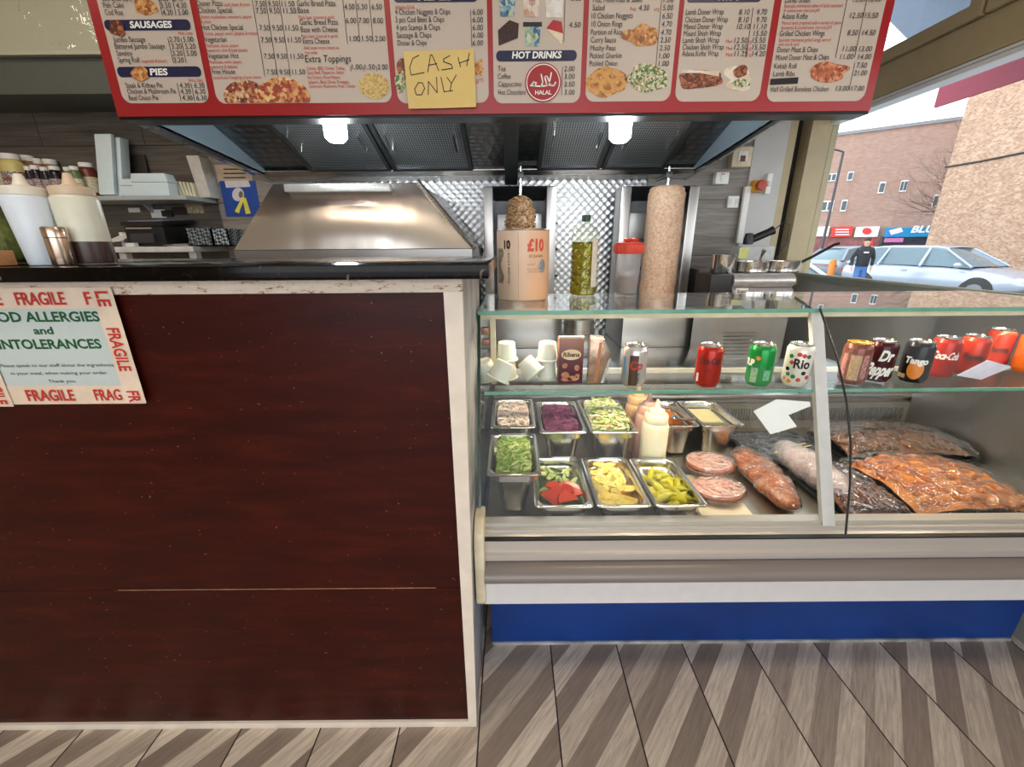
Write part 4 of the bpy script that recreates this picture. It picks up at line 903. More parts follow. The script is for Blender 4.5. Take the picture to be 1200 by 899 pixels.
# electric kebab knife on a curly lead
kq = [aY(878, 282, 2.45), aY(890, 279, 2.45), aY(906, 270, 2.45)]
kk = thing('electric_kebab_knife', 'black electric kebab slicer resting on the grey plastic tub', 'kebab slicer', tuple(kq[0]))
build('handle', MB().tube([kq[0]+Vector((.0, 0, .0)), kq[0].lerp(kq[2], .3), kq[0].lerp(kq[2], .8), kq[2]], [.018, .021, .02, .024], 14), BLACKP, kk)
build('head', MB().lathe([(.0005, -.03), (.026, -.028), (.026, .0), (.02, .03), (.0005, .034)], kq[0]+Vector((-.005, 0, .008)), 20), BLACKP, kk)
build('lead', MB().tube([kq[2], kq[2]+Vector((.05, 0, .04)), kq[2]+Vector((.085, 0, .03)), kq[2]+Vector((.09, 0, -.06)), kq[2]+Vector((.05, .02, -.17))], .003, 6), BLACKP, kk)

# ================= switches on the wall, right =================
WY = 2.699
def plate(x0, y0, x1, y1, d, Yw=WY):
    a, b = aY(x0, y1, Yw), aY(x1, y0, Yw); return MB().box((a.x, Yw-d, a.z), (b.x, Yw, b.z)), a, b
m, a, b = plate(851, 174, 877, 198, .06, 2.714); o = thing('isolator_box', 'cream wall box with a small dark red switch beside the extractor hood', 'switch box', ((a.x+b.x)/2, 2.714, a.z)); build('box', m, CREAMP, o, bevel=.008)
c_ = (a+b)/2; build('rocker', MB().cbox((c_.x, 2.652, c_.z-.01), (.03, .012, .03)), mat('dark_red_switch', sr(110, 30, 26), .4), o, bevel=.002); build('cover', MB().box((a.x+.03, 2.648, a.z+.03), (b.x-.03, 2.655, b.z-.025)), WHITEP, o, bevel=.002)
m, a, b = plate(834, 203, 851, 217, .045, 2.714); o = thing('isolator_switch', 'white square isolator switch with red mark left of the cream wall box', 'switch', ((a.x+b.x)/2, 2.714, a.z)); build('plate', m, WHITEP, o, bevel=.005)
c_ = (a+b)/2; build('rocker', MB().cbox((c_.x, 2.668, c_.z), (.022, .008, .036)), WHITEP, o, bevel=.002); build('indicator', MB().cbox((c_.x, 2.668, b.z-.012), (.02, .004, .006)), mat('red_mark', sr(170, 50, 50), .4), o)
m, a, b = plate(850, 230, 865, 244, .02, 2.714); o = thing('wall_socket', 'white square wall switch plate on the tiles below the cream box', 'switch', ((a.x+b.x)/2, 2.714, a.z)); build('plate', m, WHITEP, o, bevel=.004)
c_ = (a+b)/2
for dx in (-.018, .018): build('rocker', MB().cbox((c_.x+dx, 2.692, c_.z), (.014, .006, .03)), mat('switch_rocker', sr(214, 212, 208), .35), o, bevel=.001)
m, a, b = plate(877, 212, 892, 226, .045); o = thing('emergency_stop', 'yellow emergency stop box with a round red button on the grey wall', 'emergency stop', ((a.x+b.x)/2, WY, a.z)); build('box', m, mat('safety_yellow', sr(206, 146, 30), .4), o, bevel=.006)
c_ = (a+b)/2; build('button', MB().lathe([(.0005, -.085), (.026, -.082), (.03, -.07), (.026, -.055), (.012, -.05), (.012, -.044)], (c_.x, WY, c_.z), 24, 'y'), mat('stop_button_red', sr(176, 66, 46), .4), o)
m, a, b = plate(893, 204, 903, 228, .03); o = thing('wall_switch', 'tall narrow white switch right of the emergency stop', 'switch', ((a.x+b.x)/2, WY, a.z)); build('plate', m, WHITEP, o, bevel=.004)
c_ = (a+b)/2; build('rocker', MB().cbox((c_.x, WY-.032, c_.z), (.018, .006, .03)), MATS['switch_rocker'], o, bevel=.001)
m = MB(); a, b = aY(866, 219, 2.70), aY(861, 285, 2.70); m.box((b.x, 2.675, b.z), (b.x+.035, 2.699, a.z)); single('cable_trunking', m, WHITEP, 'white upright cable trunking at the edge of the grey wall panel', 'trunking', bevel=.003)

# ================= kitchen shelves, far left =================
SY0, SY1 = 2.47, 2.745
sz = aY(180, 229, SY0).z
s0, s1 = -3.2, aY(256, 228, SY1).x
SHELFM = mat('grey_shelf_board', sr(166, 170, 168), .45, var=.05)
shf = thing('wall_shelf', 'long grey shelf of sauce bottles and foam boxes on the kitchen wall', 'shelf', ((s0+s1)/2, 2.6, sz-.03))
build('board', MB().box((s0, SY0, sz-.022), (s1, SY1, sz)), SHELFM, shf, bevel=.002)
for x in (-2.9, -2.2): build('bracket', MB().prism([(x, SY1, sz-.022), (x, SY1, sz-.07), (x, SY1-.06, sz-.022)], (.015, 0, 0)), SHELFM, shf, smooth=False)
S = sz + .001
YELB = mat('pale_yellow_sauce', sr(206, 190, 120), .4, var=.08); DARKB = mat('dark_sauce_bottle', sr(26, 22, 32), .25, var=.2); GRNB = mat('pale_green_bottle', sr(96, 116, 76), .35, var=.2); REDB2 = mat('red_brown_bottle', sr(104, 46, 38), .35); ORB = mat('orange_brown_sauce', sr(150, 110, 78), .4)
LABP = printmat('purple_label', [sr(96, 70, 130), sr(190, 170, 150), sr(60, 40, 90)], 50); LABC = printmat('cream_label', [sr(220, 214, 190), sr(180, 160, 120)], 50); LABW = printmat('busy_label', [sr(220, 220, 210), sr(60, 60, 60), sr(180, 90, 70)], 60)
def sbottle(x0, x1, ytop, Y, bm, lm, label, group):
    a, b = aY(x0, 215, Y), aY(x1, 215, Y); r = (b.x-a.x)/2; c = ((a.x+b.x)/2, Y, S); h = aY((x0+x1)/2, ytop, Y).z - S
    o = thing('sauce_bottle', label, 'bottle', c, 0, group)
    build('body', MB().lathe([(.0005, .001), (r*.95, 0), (r, .006), (r, h*.74), (r*.75, h*.84), (r*.6, h*.88), (r*.6, h*.9)], c, 20), bm, o)
    build('cap', MB().lathe([(r*.72, h*.875), (r*.74, h*.89), (r*.74, h*.985), (r*.68, h), (.0005, h)], c, 20), WHITEP, o)
    build('label', MB().lathe([(r*1.01, h*.15), (r*1.012, h*.16), (r*1.012, h*.58), (r*1.01, h*.59)], c, 20, cap=False), lm, o)
G_ = 'sauce bottles on the kitchen shelf'
sbottle(-6, 12, 182, 2.66, YELB, LABC, 'pale yellow sauce bottle at the very end of the kitchen shelf', G_)
sbottle(11, 34, 180.5, 2.60, YELB, LABW, 'widest pale yellow sauce bottle with white cap on the kitchen shelf', G_)
sbottle(31, 50, 182.5, 2.70, ORB, LABC, 'orange brown bottle half hidden right of the widest yellow one', G_)
sbottle(47, 58, 186, 2.71, ORB, LABC, 'narrow orange brown bottle at the back behind the dark bottles', G_)
sbottle(58, 75, 187, 2.71, ORB, LABC, 'orange brown bottle at the back beside the green bottles', G_)
for (x0, x1, y, l) in ((34, 42.5, 195, 'first of four dark bottles, beside the yellow bottles'), (41.5, 52, 194, 'second of four dark bottles counted from the yellow bottles'), (52, 62, 196, 'third of four dark bottles counted from the yellow bottles'), (62, 76, 195, 'widest of four dark bottles, beside the green bottles')):
    sbottle(x0, x1, y, 2.56, DARKB, LABP, l + ' on the shelf', 'dark bottles on the kitchen shelf')
sbottle(79, 88, 196, 2.58, GRNB, LABC, 'narrow pale green bottle next to the dark bottles on the shelf', G_); sbottle(86, 97, 195, 2.52, GRNB, LABC, 'wider pale green bottle in front on the kitchen shelf', G_)
sbottle(98, 116, 191, 2.60, REDB2, LABC, 'red brown sauce bottle beside the leaning foam box', G_)
FOAM = mat('white_foam', sr(206, 220, 224), .6, var=.03)
def foam(px0, px1, y0, y1, Y, depth, label, tilt=0, nm='foam_box', grp='foam boxes on the kitchen shelf', mm=None):
    a, b = aY(px0, y1, Y), aY(px1, y0, Y); z0 = S; h = b.z - aY(px0, y1, Y).z
    o = thing(nm, label, 'box', ((a.x+b.x)/2, Y, z0), 0, grp)
    m = MB(); m.M = Matrix.Translation((a.x, Y, z0)) @ Matrix.Rotation(tilt, 4, 'Y')
    W_ = b.x-a.x
    m.prism([(.006, 0, 0), (W_-.006, 0, 0), (W_, 0, h*.6), (0, 0, h*.6)], (0, depth, 0)); build('tray', m, mm or FOAM, o, bevel=.004)
    m = MB(); m.M = Matrix.Translation((a.x, Y, z0)) @ Matrix.Rotation(tilt, 4, 'Y'); m.prism([(-.003, 0, h*.61), (W_+.003, 0, h*.61), (W_-.01, 0, h), (.01, 0, h)], (0, depth, 0)); build('lid', m, mm or FOAM, o, bevel=.004)
foam(157, 193, 200, 227, 2.5, .07, 'foam box with ribbed lid standing flat on the kitchen shelf')
foam(143, 155.5, 206, 227, 2.52, .05, 'small foam cup box just left of the flat foam box')
a, b = aY(118, 227, 2.55), aY(106, 166, 2.55)
fb = thing('foam_box', 'long white foam box leaning on end against the shelf wall', 'box', (a.x, 2.55, S), 0, 'foam boxes on the kitchen shelf')
m = MB(); m.M = Matrix.Translation((aY(120, 227, 2.55).x, 2.55, S)); m.prism([(0, 0, 0), (.11, 0, 0), (.10, .10, .32), (-.02, .10, .32)], (0, .06, 0)); build('tray', m, FOAM, fb, bevel=.006)
m = MB(); m.M = Matrix.Translation((aY(120, 227, 2.55).x, 2.55, S)); m.prism([(.005, -.004, .01), (.09, -.004, .01), (.08, .095, .33), (-.014, .095, .33)], (0, -.025, 0)); build('lid', m, FOAM, fb, bevel=.006)
a, b = aY(126, 227, 2.66), aY(158, 178, 2.66); single('dark_tray', MB().prism([(a.x, 2.66, S), (b.x, 2.70, S), (b.x-.01, 2.735, b.z), (a.x+.01, 2.735, b.z)], (0, .01, 0)), mat('dark_brown_tray', sr(52, 46, 42), .5), 'dark brown tray leaning on the tiles behind the foam boxes', 'tray', smooth=False)
m = MB(); a, b = aY(196, 227, 2.58), aY(234, 206, 2.58); h_ = b.z-a.z
bag = thing('paper_bag_bundle', 'stack of cream paper bags on the shelf beside the foam boxes', 'paper bags', ((a.x+b.x)/2, 2.55, S))
for i in range(9): build('bag', MB().prism([(a.x+i*.018, 2.58, S), (a.x+i*.018+.016, 2.58, S), (a.x+i*.018+.010-.02*(1-i/9), 2.58, S+h_*(1-.02*i)), (a.x+i*.018-.02*(1-i/9), 2.58, S+h_*(1-.02*i))], (0, .10, 0)), mat('cream_paper_bag', sr(206, 200, 172), .7, var=.06), bag, smooth=False)
a, b = aY(235, 227, 2.6), aY(248, 182, 2.6); single('white_board', MB().prism([(a.x-.01, 2.6, S), (a.x+.055, 2.6, S), (a.x+.035, 2.6, b.z), (a.x-.035, 2.6, b.z)], (0, .09, 0)), mat('offwhite_board', sr(196, 190, 182), .5), 'off-white board standing on end at the right end of the shelf', 'board', bevel=.003)
# lower work surface
wz = aY(180, 289, 2.42).z; w1_ = aY(270, 289, 2.745).x
tbl = thing('side_table', 'white topped work table below the kitchen shelf', 'table', (-2.3, 2.6, 0))
build('top', MB().box((-3.0, 2.42, wz-.03), (w1_, 2.745, wz)), mat('white_table_top', sr(216, 216, 212), .4), tbl, bevel=.003)
for x in (-2.95, -2.22, w1_-.06): build('leg', MB().box((x, 2.46, 0), (x+.04, 2.5, wz-.03)), WHITEP, tbl, smooth=False)
q0, q1 = aY(150, 287, 2.47), aY(196, 287, 2.47); tp_ = aY(150, 265, 2.47).z
prn = thing('printer', 'black printer with a grey scanner lid on the white side table', 'printer', ((q0.x+q1.x)/2, 2.6, wz+.001))
build('body', MB().box((q0.x, 2.47, wz+.001), (q1.x, 2.72, tp_)), BLACKP, prn, bevel=.012)
build('lid', MB().prism([(q0.x-.005, 2.465, tp_+.001), (q1.x+.005, 2.465, tp_+.001), (q1.x+.005, 2.72, tp_+.022), (q0.x-.005, 2.72, tp_+.022)], (0, 0, .022)), BLACKP, prn, bevel=.004)
build('glass_top', MB().prism([(q0.x+.02, 2.49, tp_+.0255), (q1.x-.03, 2.49, tp_+.0255), (q1.x-.03, 2.70, tp_+.0430), (q0.x+.02, 2.70, tp_+.0430)], (0, 0, .003)), mat('scanner_grey', sr(150, 156, 176), .25), prn, smooth=False)
build('silver_strip', MB().box((q0.x+.02, 2.462, tp_-.016), (q1.x-.06, 2.469, tp_-.008)).box((q0.x+.07, 2.462, tp_-.05), (q1.x-.07, 2.469, tp_-.042)), STEEL, prn, smooth=False)
build('paper_slot', MB().box((q0.x+.04, 2.45, wz+.02), (q1.x-.05, 2.47, wz+.07)), mat('printer_grey', sr(54, 54, 58), .4), prn, bevel=.004)
q0, q1 = aY(120, 286, 2.45), aY(146, 272, 2.45); single('paper_sheet', MB().prism([(q0.x, 2.45, wz+.02), (q1.x-.03, 2.44, wz+.03), (q1.x, 2.6, wz+.095), (q0.x+.04, 2.6, wz+.085)], (0, 0, .002)).box((q0.x+.02, 2.55, wz+.001), (q0.x+.04, 2.58, wz+.08)), PAPER, 'white paper propped up left of the black printer', 'paper', smooth=False)
q0, q1 = aY(190, 287, 2.44), aY(222, 281, 2.44)
single('newspaper', MB().grid(lambda a, b: (q0.x+(q1.x-q0.x)*a, 2.44+.14*b, wz+.006+.02*a*b+.006*math.sin(a*7)), 10, 4).box((q0.x+.01, 2.46, wz+.001), (q1.x-.01, 2.56, wz+.006)), printmat('newsprint', [sr(226, 226, 224), sr(150, 150, 150), sr(214, 214, 212)], 40), 'crumpled newspaper lying right of the black printer', 'newspaper')
for i, (x0, x1, y0, lb) in enumerate(((221, 248, 267, 'black and white patterned wire basket next to the newspaper'), (249, 266, 268, 'pale patterned basket at the end of the white table'))):
    a, b = aY(x0, 286, 2.46), aY(x1, y0, 2.46); mz = b.z
    t = NT('basket_pattern_%s' % 'ab'[i]); ck = t.new('TexChecker'); t.link(t.co(rot=(.5, .7, .5)), ck.inputs[0]); ck.inputs['Scale'].default_value = 75
    t.base(t.mix(ck.outputs['Fac'], sr(24, 26, 30), sr(170, 186, 196) if i else sr(130, 140, 146)))
    m = MB(); x0_, x1_ = a.x, b.x; y0_, y1_ = 2.46, 2.60
    m.box((x0_, y0_, wz+.001), (x1_, y0_+.006, mz)).box((x0_, y1_-.006, wz+.001), (x1_, y1_, mz)).box((x0_, y0_, wz+.001), (x0_+.006, y1_, mz)).box((x1_-.006, y0_, wz+.001), (x1_, y1_, mz)).box((x0_, y0_, wz+.001), (x1_, y1_, wz+.007))
    single('wire_basket', m, t.m, lb, 'basket', 'baskets on the white table', smooth=False)
q = aY(256, 263, 2.68); single('paper_roll', MB().cyl((q.x-.03, 2.66, wz+.0455), (q.x+.05, 2.66, wz+.0455), .045, n=24), PAPER, 'white paper roll behind the pale basket on the table', 'paper roll')
single('white_card', MB().box(tuple(aY(147, 287, 2.43)[k] if k != 2 else wz+.001 for k in range(3)), (aY(157, 287, 2.43).x, 2.46, wz+.02)), PAPER, 'small white card box in front of the black printer', 'box', smooth=False)
for i, (x0, y0, x1, y1, mm, nm, lb, ct) in enumerate(((152, 243.5, 164, 249, WHITEP, 'cable_plate', 'small white plate on the dark tiles above the printer', 'plate'), (179, 245.5, 193, 255.5, PAPER, 'paper_note', 'white paper note on the tiles above the printer', 'note'), (193, 247, 203, 254, BLACKP, 'card_reader', 'small black gadget on the tiles right of the paper note', 'gadget'),
        (206, 243, 219, 252, BLACKP, 'wall_phone', 'larger black gadget on the tiles left of the small picture', 'gadget'), (219.5, 236, 237, 250, printmat('small_picture', [sr(206, 200, 170), sr(150, 120, 80), sr(190, 190, 170)], 40), 'small_picture', 'small cream picture pinned on the tiles under the shelf', 'picture'))):
    m, a, b = plate(x0, y0, x1, y1, .02 if mm is BLACKP else .006, 2.749); single(nm, m, mm, lb, ct, bevel=.001)
# notices on the tiled pier
m, a, b = plate(266, 212, 299, 254, .004, 2.689)
nt = thing('blue_notice', 'blue notice with a yellow ribbon on the tiles beside the steel range', 'notice', ((a.x+b.x)/2, 2.689, a.z)); build('sheet', m, mat('notice_blue', sr(30, 70, 150), .4), nt, smooth=False)
Yn = 2.684
def npoly(pts, m, nm, d=0): build(nm, MB().prism([tuple(aY(x, y, Yn-d)) for x, y in pts], (0, .0008, 0)), m, nt, smooth=False)
npoly([(265, 220), (293.5, 219), (291, 211.5), (263, 212)], mat('notice_white', sr(206, 200, 200), .5), 'header')
npoly([(279+7*math.cos(k*PI/8), 228+8*math.sin(k*PI/8)) for k in range(16)], MATS['notice_white'], 'badge', .001)
npoly([(282+2.5*math.cos(k*PI/5), 228+4*math.sin(k*PI/5)) for k in range(10)], mat('badge_brown', sr(120, 90, 70), .5), 'badge_print', .002)
YL = mat('ribbon_yellow', sr(222, 206, 70), .5)
npoly([(283, 232), (286, 233), (280, 250), (275, 248)], YL, 'ribbon', .002); npoly([(284, 231), (288, 232), (294, 250), (288, 251)], YL, 'ribbon', .0025)
m, a, b = plate(256, 193, 293, 214, .003, 2.6895); pn = single('paper_notice', m, mat('beige_notice', sr(190, 168, 146), .6), 'beige paper notice partly behind the hood edge above the blue notice', 'notice', smooth=False)
m = MB()
for y in (199, 204, 209): a, b = aY(262, y, 2.686), aY(288, y, 2.686); m.box((a.x, 2.6855, a.z), (b.x, 2.6862, a.z+.006))
build('ruled_lines', m, INK, pn, smooth=False)
# clear film over the pale panel above the bulkhead
struct('trim_10', MB().box((-3.5, 2.42, 2.245), (-1.45, 2.47, 2.62)), mat('pale_green_panel', sr(186, 184, 166), .4, var=.03, scale=3))
struct('trim_11', MB().box((-3.5, 2.30, 2.62), (-1.45, 2.75, 2.70)), mat('dark_soffit', sr(40, 34, 28), .6))
rs = random.Random(2)
single('plastic_film', MB().grid(lambda a, b: (-3.2+1.38*a, 2.405 - .012*abs(mnoise.noise((a*7, b*5, 1))) - .012*abs(mnoise.noise((a*2+3*b, b*3, 4))), 2.25+.36*b), 60, 24), pane('clear_plastic_film', (.95, .96, .94), 2.0, .03, .7, 7), 'crinkled clear plastic film hung over the pale panel above the kitchen', 'plastic film')
a = aY(20, 20, 2.0)
# dark pot behind the pickle jar
p = aY(-2, 246, 1.5)
single('dark_pot', MB().ball((p.x-.02, 1.5, 1.47), (.085, .08, .10), 24, 16).cyl((p.x-.02, 1.5, 1.3185), (p.x-.02, 1.5, 1.40), .05), mat('dark_brown_glaze', sr(44, 32, 26), .4), 'dark brown rounded pot behind the pickle jar', 'pot') if False else None
# ================= food pans =================
def rr(cx, cy, hx, hy, r, z, n=5):
    r = min(r, hx, hy); out = []
    for sx2, sy2, a0 in ((-1, -1, PI), (1, -1, 1.5*PI), (1, 1, 0), (-1, 1, .5*PI)):
        for k in range(n+1):
            a = a0 + PI/2*k/n; out.append((cx+sx2*(hx-r)+r*math.cos(a), cy+sy2*(hy-r)+r*math.sin(a), z))
    return out
def gnpan(x0, x1, y0, y1, zr, zb, label, group='steel food pans in the display case', taper=.018, tilt=0):
    cx, cy, hx, hy = (x0+x1)/2, (y0+y1)/2, (x1-x0)/2, (y1-y0)/2
    o = thing('food_pan', label, 'food pan', (cx, cy, zb), 0, group)
    L = []
    dz = zr - zb; st = dz*.45
    L.append(rr(cx, cy, hx-.016-taper-.02, hy-.016-taper-.02, .02, zb))
    L.append(rr(cx, cy, hx-.016-taper, hy-.016-taper, .03, zb+.012))
    L.append(rr(cx, cy, hx-.016-taper*.35, hy-.016-taper*.35, .03, zr-.035))
    L.append(rr(cx, cy, hx-.012, hy-.012, .03, zr-.03))
    L.append(rr(cx, cy, hx-.011, hy-.011, .03, zr-.004))
    L.append(rr(cx, cy, hx-.001, hy-.001, .012, zr-.005)); L.append(rr(cx, cy, hx, hy, .012, zr-.002)); L.append(rr(cx, cy, hx-.002, hy-.002, .012, zr))
    L.append(rr(cx, cy, hx-.011, hy-.011, .03, zr-.0005)); L.append(rr(cx, cy, hx-.014, hy-.014, .03, zr-.005))
    L.append(rr(cx, cy, hx-.0145, hy-.0145, .03, zr-.03)); L.append(rr(cx, cy, hx-.018-taper*.35, hy-.018-taper*.35, .03, zr-.036))
    L.append(rr(cx, cy, hx-.018-taper, hy-.018-taper, .028, zb+.012)); L.append(rr(cx, cy, hx-.04-taper, hy-.04-taper, .02, zb+.003))
    n = len(L[0]); m = MB(); vs = [p for l in L for p in l]
    fs = [(j*n+k, j*n+(k+1) % n, (j+1)*n+(k+1) % n, (j+1)*n+k) for j in range(len(L)-1) for k in range(n)]
    fs += [tuple(range(n))[::-1], tuple((len(L)-1)*n+k for k in range(n))]
    m.add(vs, fs); build('body', m, PANM, o, ang=50)
    return (cx, cy, hx-.019-taper*.4, hy-.019-taper*.4)
PANM = brushed('pan_steel', (.66, .64, .6), .22, (14, 14, 14), .15)
def island_mat(name, cols, rough=.5, sub=0, bump=0):
    if name in MATS: return MATS[name]
    t = NT(name); t.b.inputs['Roughness'].default_value = rough
    g = t.new('NewGeometry'); n = len(cols)
    nz = t.noise(t.co(), 90, 3); k = t.math('ADD', t.math('MULTIPLY', g.outputs['Random Per Island'], .8), t.math('MULTIPLY', nz, .2))
    t.base(t.ramp(k, [(i/(n-1), c) for i, c in enumerate(cols)]))
    if sub: t.b.inputs['Subsurface Weight'].default_value = sub; t.b.inputs['Subsurface Scale'].default_value = .006
    if bump: t.bump(nz, bump, .004)
    MATS[name] = t.m; return t.m
def mound(cx, cy, hx, hy, z0, h):
    def f(x, y):
        u, v = (x-cx)/hx, (y-cy)/hy; return z0 + h*max(0, 1-.5*(u*u+v*v)) + .006*mnoise.noise((x*30, y*30, z0))
    return f
def sq(reg, u, v):
    q = (abs(u)**5+abs(v)**5)**.2; k = max(abs(u), abs(v))/q if q > 1e-6 else 1
    return reg[0]+reg[2]*u*k, reg[1]+reg[3]*v*k
def shreds(reg, z0, h, n, ln, wd, rs, curl=.5, thick=True):
    reg = (reg[0], reg[1], reg[2]*1.06, reg[3]*1.04); cx, cy, hx, hy = reg; f = mound(cx, cy, hx, hy, z0, h); m = MB()
    m.grid(lambda a, b: (lambda x, y: (x, y, f(x, y)-.010))(*sq(reg, 2*a-1, 2*b-1)), 16, 16)
    for i in range(n):
        x, y = sq(reg, rs.uniform(-.95, .95), rs.uniform(-.95, .95)); a = rs.uniform(0, 2*PI); L = ln*rs.uniform(.6, 1.3); k = rs.uniform(-curl, curl)*40
        el = rs.uniform(-.15, .35); pts = []
        p = Vector((x, y, f(x, y)+rs.uniform(-.010, .014)))
        for s in range(5):
            pts.append(p.copy()); a += k*L/4; p = p + Vector((math.cos(a), math.sin(a), el*math.cos(s*.9)))*L/4
        for s in range(5):
            uu, vv = (pts[s].x-cx)/hx, (pts[s].y-cy)/hy; q_ = (abs(uu)**5+abs(vv)**5)**.2
            if q_ > .98: pts[s].x = cx+hx*uu*.98/q_; pts[s].y = cy+hy*vv*.98/q_
        vs = []
        for s, q in enumerate(pts):
            d = (pts[min(s+1, 4)]-pts[max(s-1, 0)]); d.z = 0
            if d.length < 1e-6: d = Vector((1, 0, 0))
            nn = Vector((-d.y, d.x, 0)).normalized()*wd*.5*(1-.5*(s in (0, 4))); up = Vector((0, 0, wd*.28))
            vs += [q-nn, q+up, q+nn]
        m.add(vs, [(3*s, 3*s+1, 3*s+4, 3*s+3) for s in range(4)] + [(3*s+1, 3*s+2, 3*s+5, 3*s+4) for s in range(4)])
    return m
def stuff(name, mb, m, label, cat): return tag(build(name, mb, m), label, cat, None, 'stuff')
rs = random.Random(11)
DZ = .5605
LETT = island_mat('shredded_lettuce', [sr(84, 126, 34), sr(150, 184, 66), sr(198, 212, 112), sr(226, 230, 166)], .45, .1)
SLAW = island_mat('coleslaw_onion', [sr(196, 164, 148), sr(234, 216, 202), sr(240, 232, 214), sr(220, 176, 168), sr(150, 136, 96)], .4, .1)
CABB = island_mat('red_cabbage', [sr(58, 12, 38), sr(96, 24, 62), sr(130, 44, 90), sr(176, 110, 150)], .4)
MIXS = island_mat('mixed_salad', [sr(104, 140, 50), sr(176, 196, 92), sr(224, 228, 170), sr(232, 236, 206), sr(210, 120, 66)], .45, .1)
# back row
A = gnpan(-.078, .085, 1.345, 1.63, .735, DZ, 'steel pan of pale coleslaw between the lettuce and the red cabbage, back row')
stuff('coleslaw', shreds(A, .708, .022, 560, .036, .0075, rs), SLAW, 'pale shredded coleslaw heaped in the back left steel pan', 'coleslaw')
A = gnpan(.096, .262, 1.30, 1.60, .735, DZ+.03, 'steel pan of purple red cabbage in the back row')
build('support', MB().box((.12, 1.34, DZ), (.235, 1.56, DZ+.029)), STEELD, None) if False else None
stuff('red_cabbage', shreds(A, .709, .016, 700, .034, .0048, rs, .8), CABB, 'dark purple shredded red cabbage in a back row steel pan', 'cabbage')
A = gnpan(.268, .442, 1.30, 1.62, .735, DZ, 'steel pan heaped with mixed salad beside the squeeze bottles', taper=.012)
stuff('mixed_salad', shreds(A, .712, .045, 760, .028, .0080, rs), MIXS, 'high heap of mixed shredded salad with carrot beside the red cabbage', 'salad')
m = MB()
for i in range(26):
    x, y = A[0]+A[2]*rs.uniform(-.85, .85), A[1]+A[3]*(rs.uniform(-.9, -.4) if i < 14 else rs.uniform(-.8, .8)); z = mound(*A, .712, .045)(x, y)+.004
    q = MB(); q.M = Matrix.Translation((x, y, z)) @ Matrix.Rotation(rs.uniform(0, 3), 4, 'Z') @ Matrix.Rotation(rs.uniform(-.5, .5), 4, 'X'); q.ball((0, 0, 0), (.011, .007, .005), 8, 5); m.add(q.v, q.f)
stuff('carrot_pieces', m, mat('orange_carrot', sr(222, 128, 60), .4), 'small orange carrot and tomato pieces on the mixed salad', 'carrot')
# left edge pans
A = gnpan(-.088+.0, -.081+.0, 1.345, 1.63, .735, DZ, 'x') if False else None
# lettuce
A = gnpan(-.076, .083, 1.045, 1.325, .722, DZ, 'deep steel pan of shredded lettuce at the front left corner of the case', taper=.026)
stuff('shredded_lettuce', shreds(A, .698, .018, 620, .032, .0085, rs), LETT, 'bright green shredded lettuce in the front left steel pan', 'lettuce')
# front row
ZR = .652
A1 = gnpan(.062, .228, .99, 1.285, ZR, DZ, 'steel pan of cucumber pieces and tomato slices in the front row')
A2 = gnpan(.236, .392, .99, 1.275, ZR, DZ, 'steel pan of lemon wedges in the front row')
A3 = gnpan(.400, .552, .99, 1.27, ZR, DZ, 'steel pan of pale green pickled chillies in the front row')
def heap(reg, n, z0, h, rs, y0=-.85, y1=.85):
    out = []; f = mound(*reg, z0, h)
    for k in range(n*30):
        x, y = reg[0]+reg[2]*rs.uniform(-.8, .8), reg[1]+reg[3]*rs.uniform(y0, y1)
        dmin = .022*(1 if len(out) < n*.6 else .6)
        if all((x-a)**2+(y-b)**2 > dmin**2 for a, b, c in out): out.append((x, y, f(x, y)))
        if len(out) >= n: break
    return out
def fill(reg, z, m, nm, lb, ct): # submerged pieces under the visible ones
    f = mound(*reg, z, .01); q = MB(); cx, cy, hx, hy = reg
    q.grid(lambda a, b: (lambda x, y: (x, y, f(x, y)+.006*mnoise.noise((a*9, b*14, z))))(*sq(reg, (2*a-1)*.97, (2*b-1)*.97)), 20, 24)
    return stuff(nm, q, m, lb, ct)
PEEL = mat('lemon_peel', sr(236, 186, 32), .4, var=.08, scale=120, bump=.2)
t = NT('lemon_flesh'); t.b.inputs['Roughness'].default_value = .25; t.b.inputs['Subsurface Weight'].default_value = .2; t.b.inputs['Subsurface Scale'].default_value = .008
t.base(t.ramp(t.noise(t.co((1, 1, 1)), 90, 3), [(.35, sr(244, 210, 84)), (.65, sr(252, 234, 146))])); FLESH = t.m
PITH = mat('lemon_pith', sr(244, 236, 196), .5, var=.03)
def wedge_parts(seed):
    fl, rd, pt = MB(), MB(), MB(); r, l = .025, .036; ang = 1.15
    def pt_(a, th, k): # a around, th along
        return (l*math.cos(th)*-1*(1+.0), r*k*math.sin(th)*math.cos(a), r*k*math.sin(th)*math.sin(a))
    n, m = 6, 10
    for mb, k in ((rd, 1.0),): mb.grid(lambda u, v: pt_(PI/2-ang/2*1+ang*u+PI, PI*v, 1.0), n, m)
    for s, a in ((0, PI/2-ang/2+PI), (1, PI/2+ang/2+PI)):
        fl.grid(lambda u, v: pt_(a, PI*v, u*.9), 4, m); pt.grid(lambda u, v: pt_(a, PI*v, .88+.12*u), 1, m)
    return fl, rd, pt
fl, rd, pt = wedge_parts(0)
LEM0 = None
def place(o, p, rot):
    o.location = p; o.rotation_euler = rot
fill(A2, ZR-.044, PEEL, 'lemon_layer', 'packed lemon pieces lying underneath the visible wedges', 'lemon')
LW = thing('lemon_wedge', 'lemon wedge among others in the front steel pan', 'lemon wedge', (0, 0, 0), 0, 'lemon wedges in the front pan')
build('flesh', fl, FLESH, LW, local=True); build('rind', rd, PEEL, LW, local=True); build('pith', pt, PITH, LW, local=True)
index_kids()
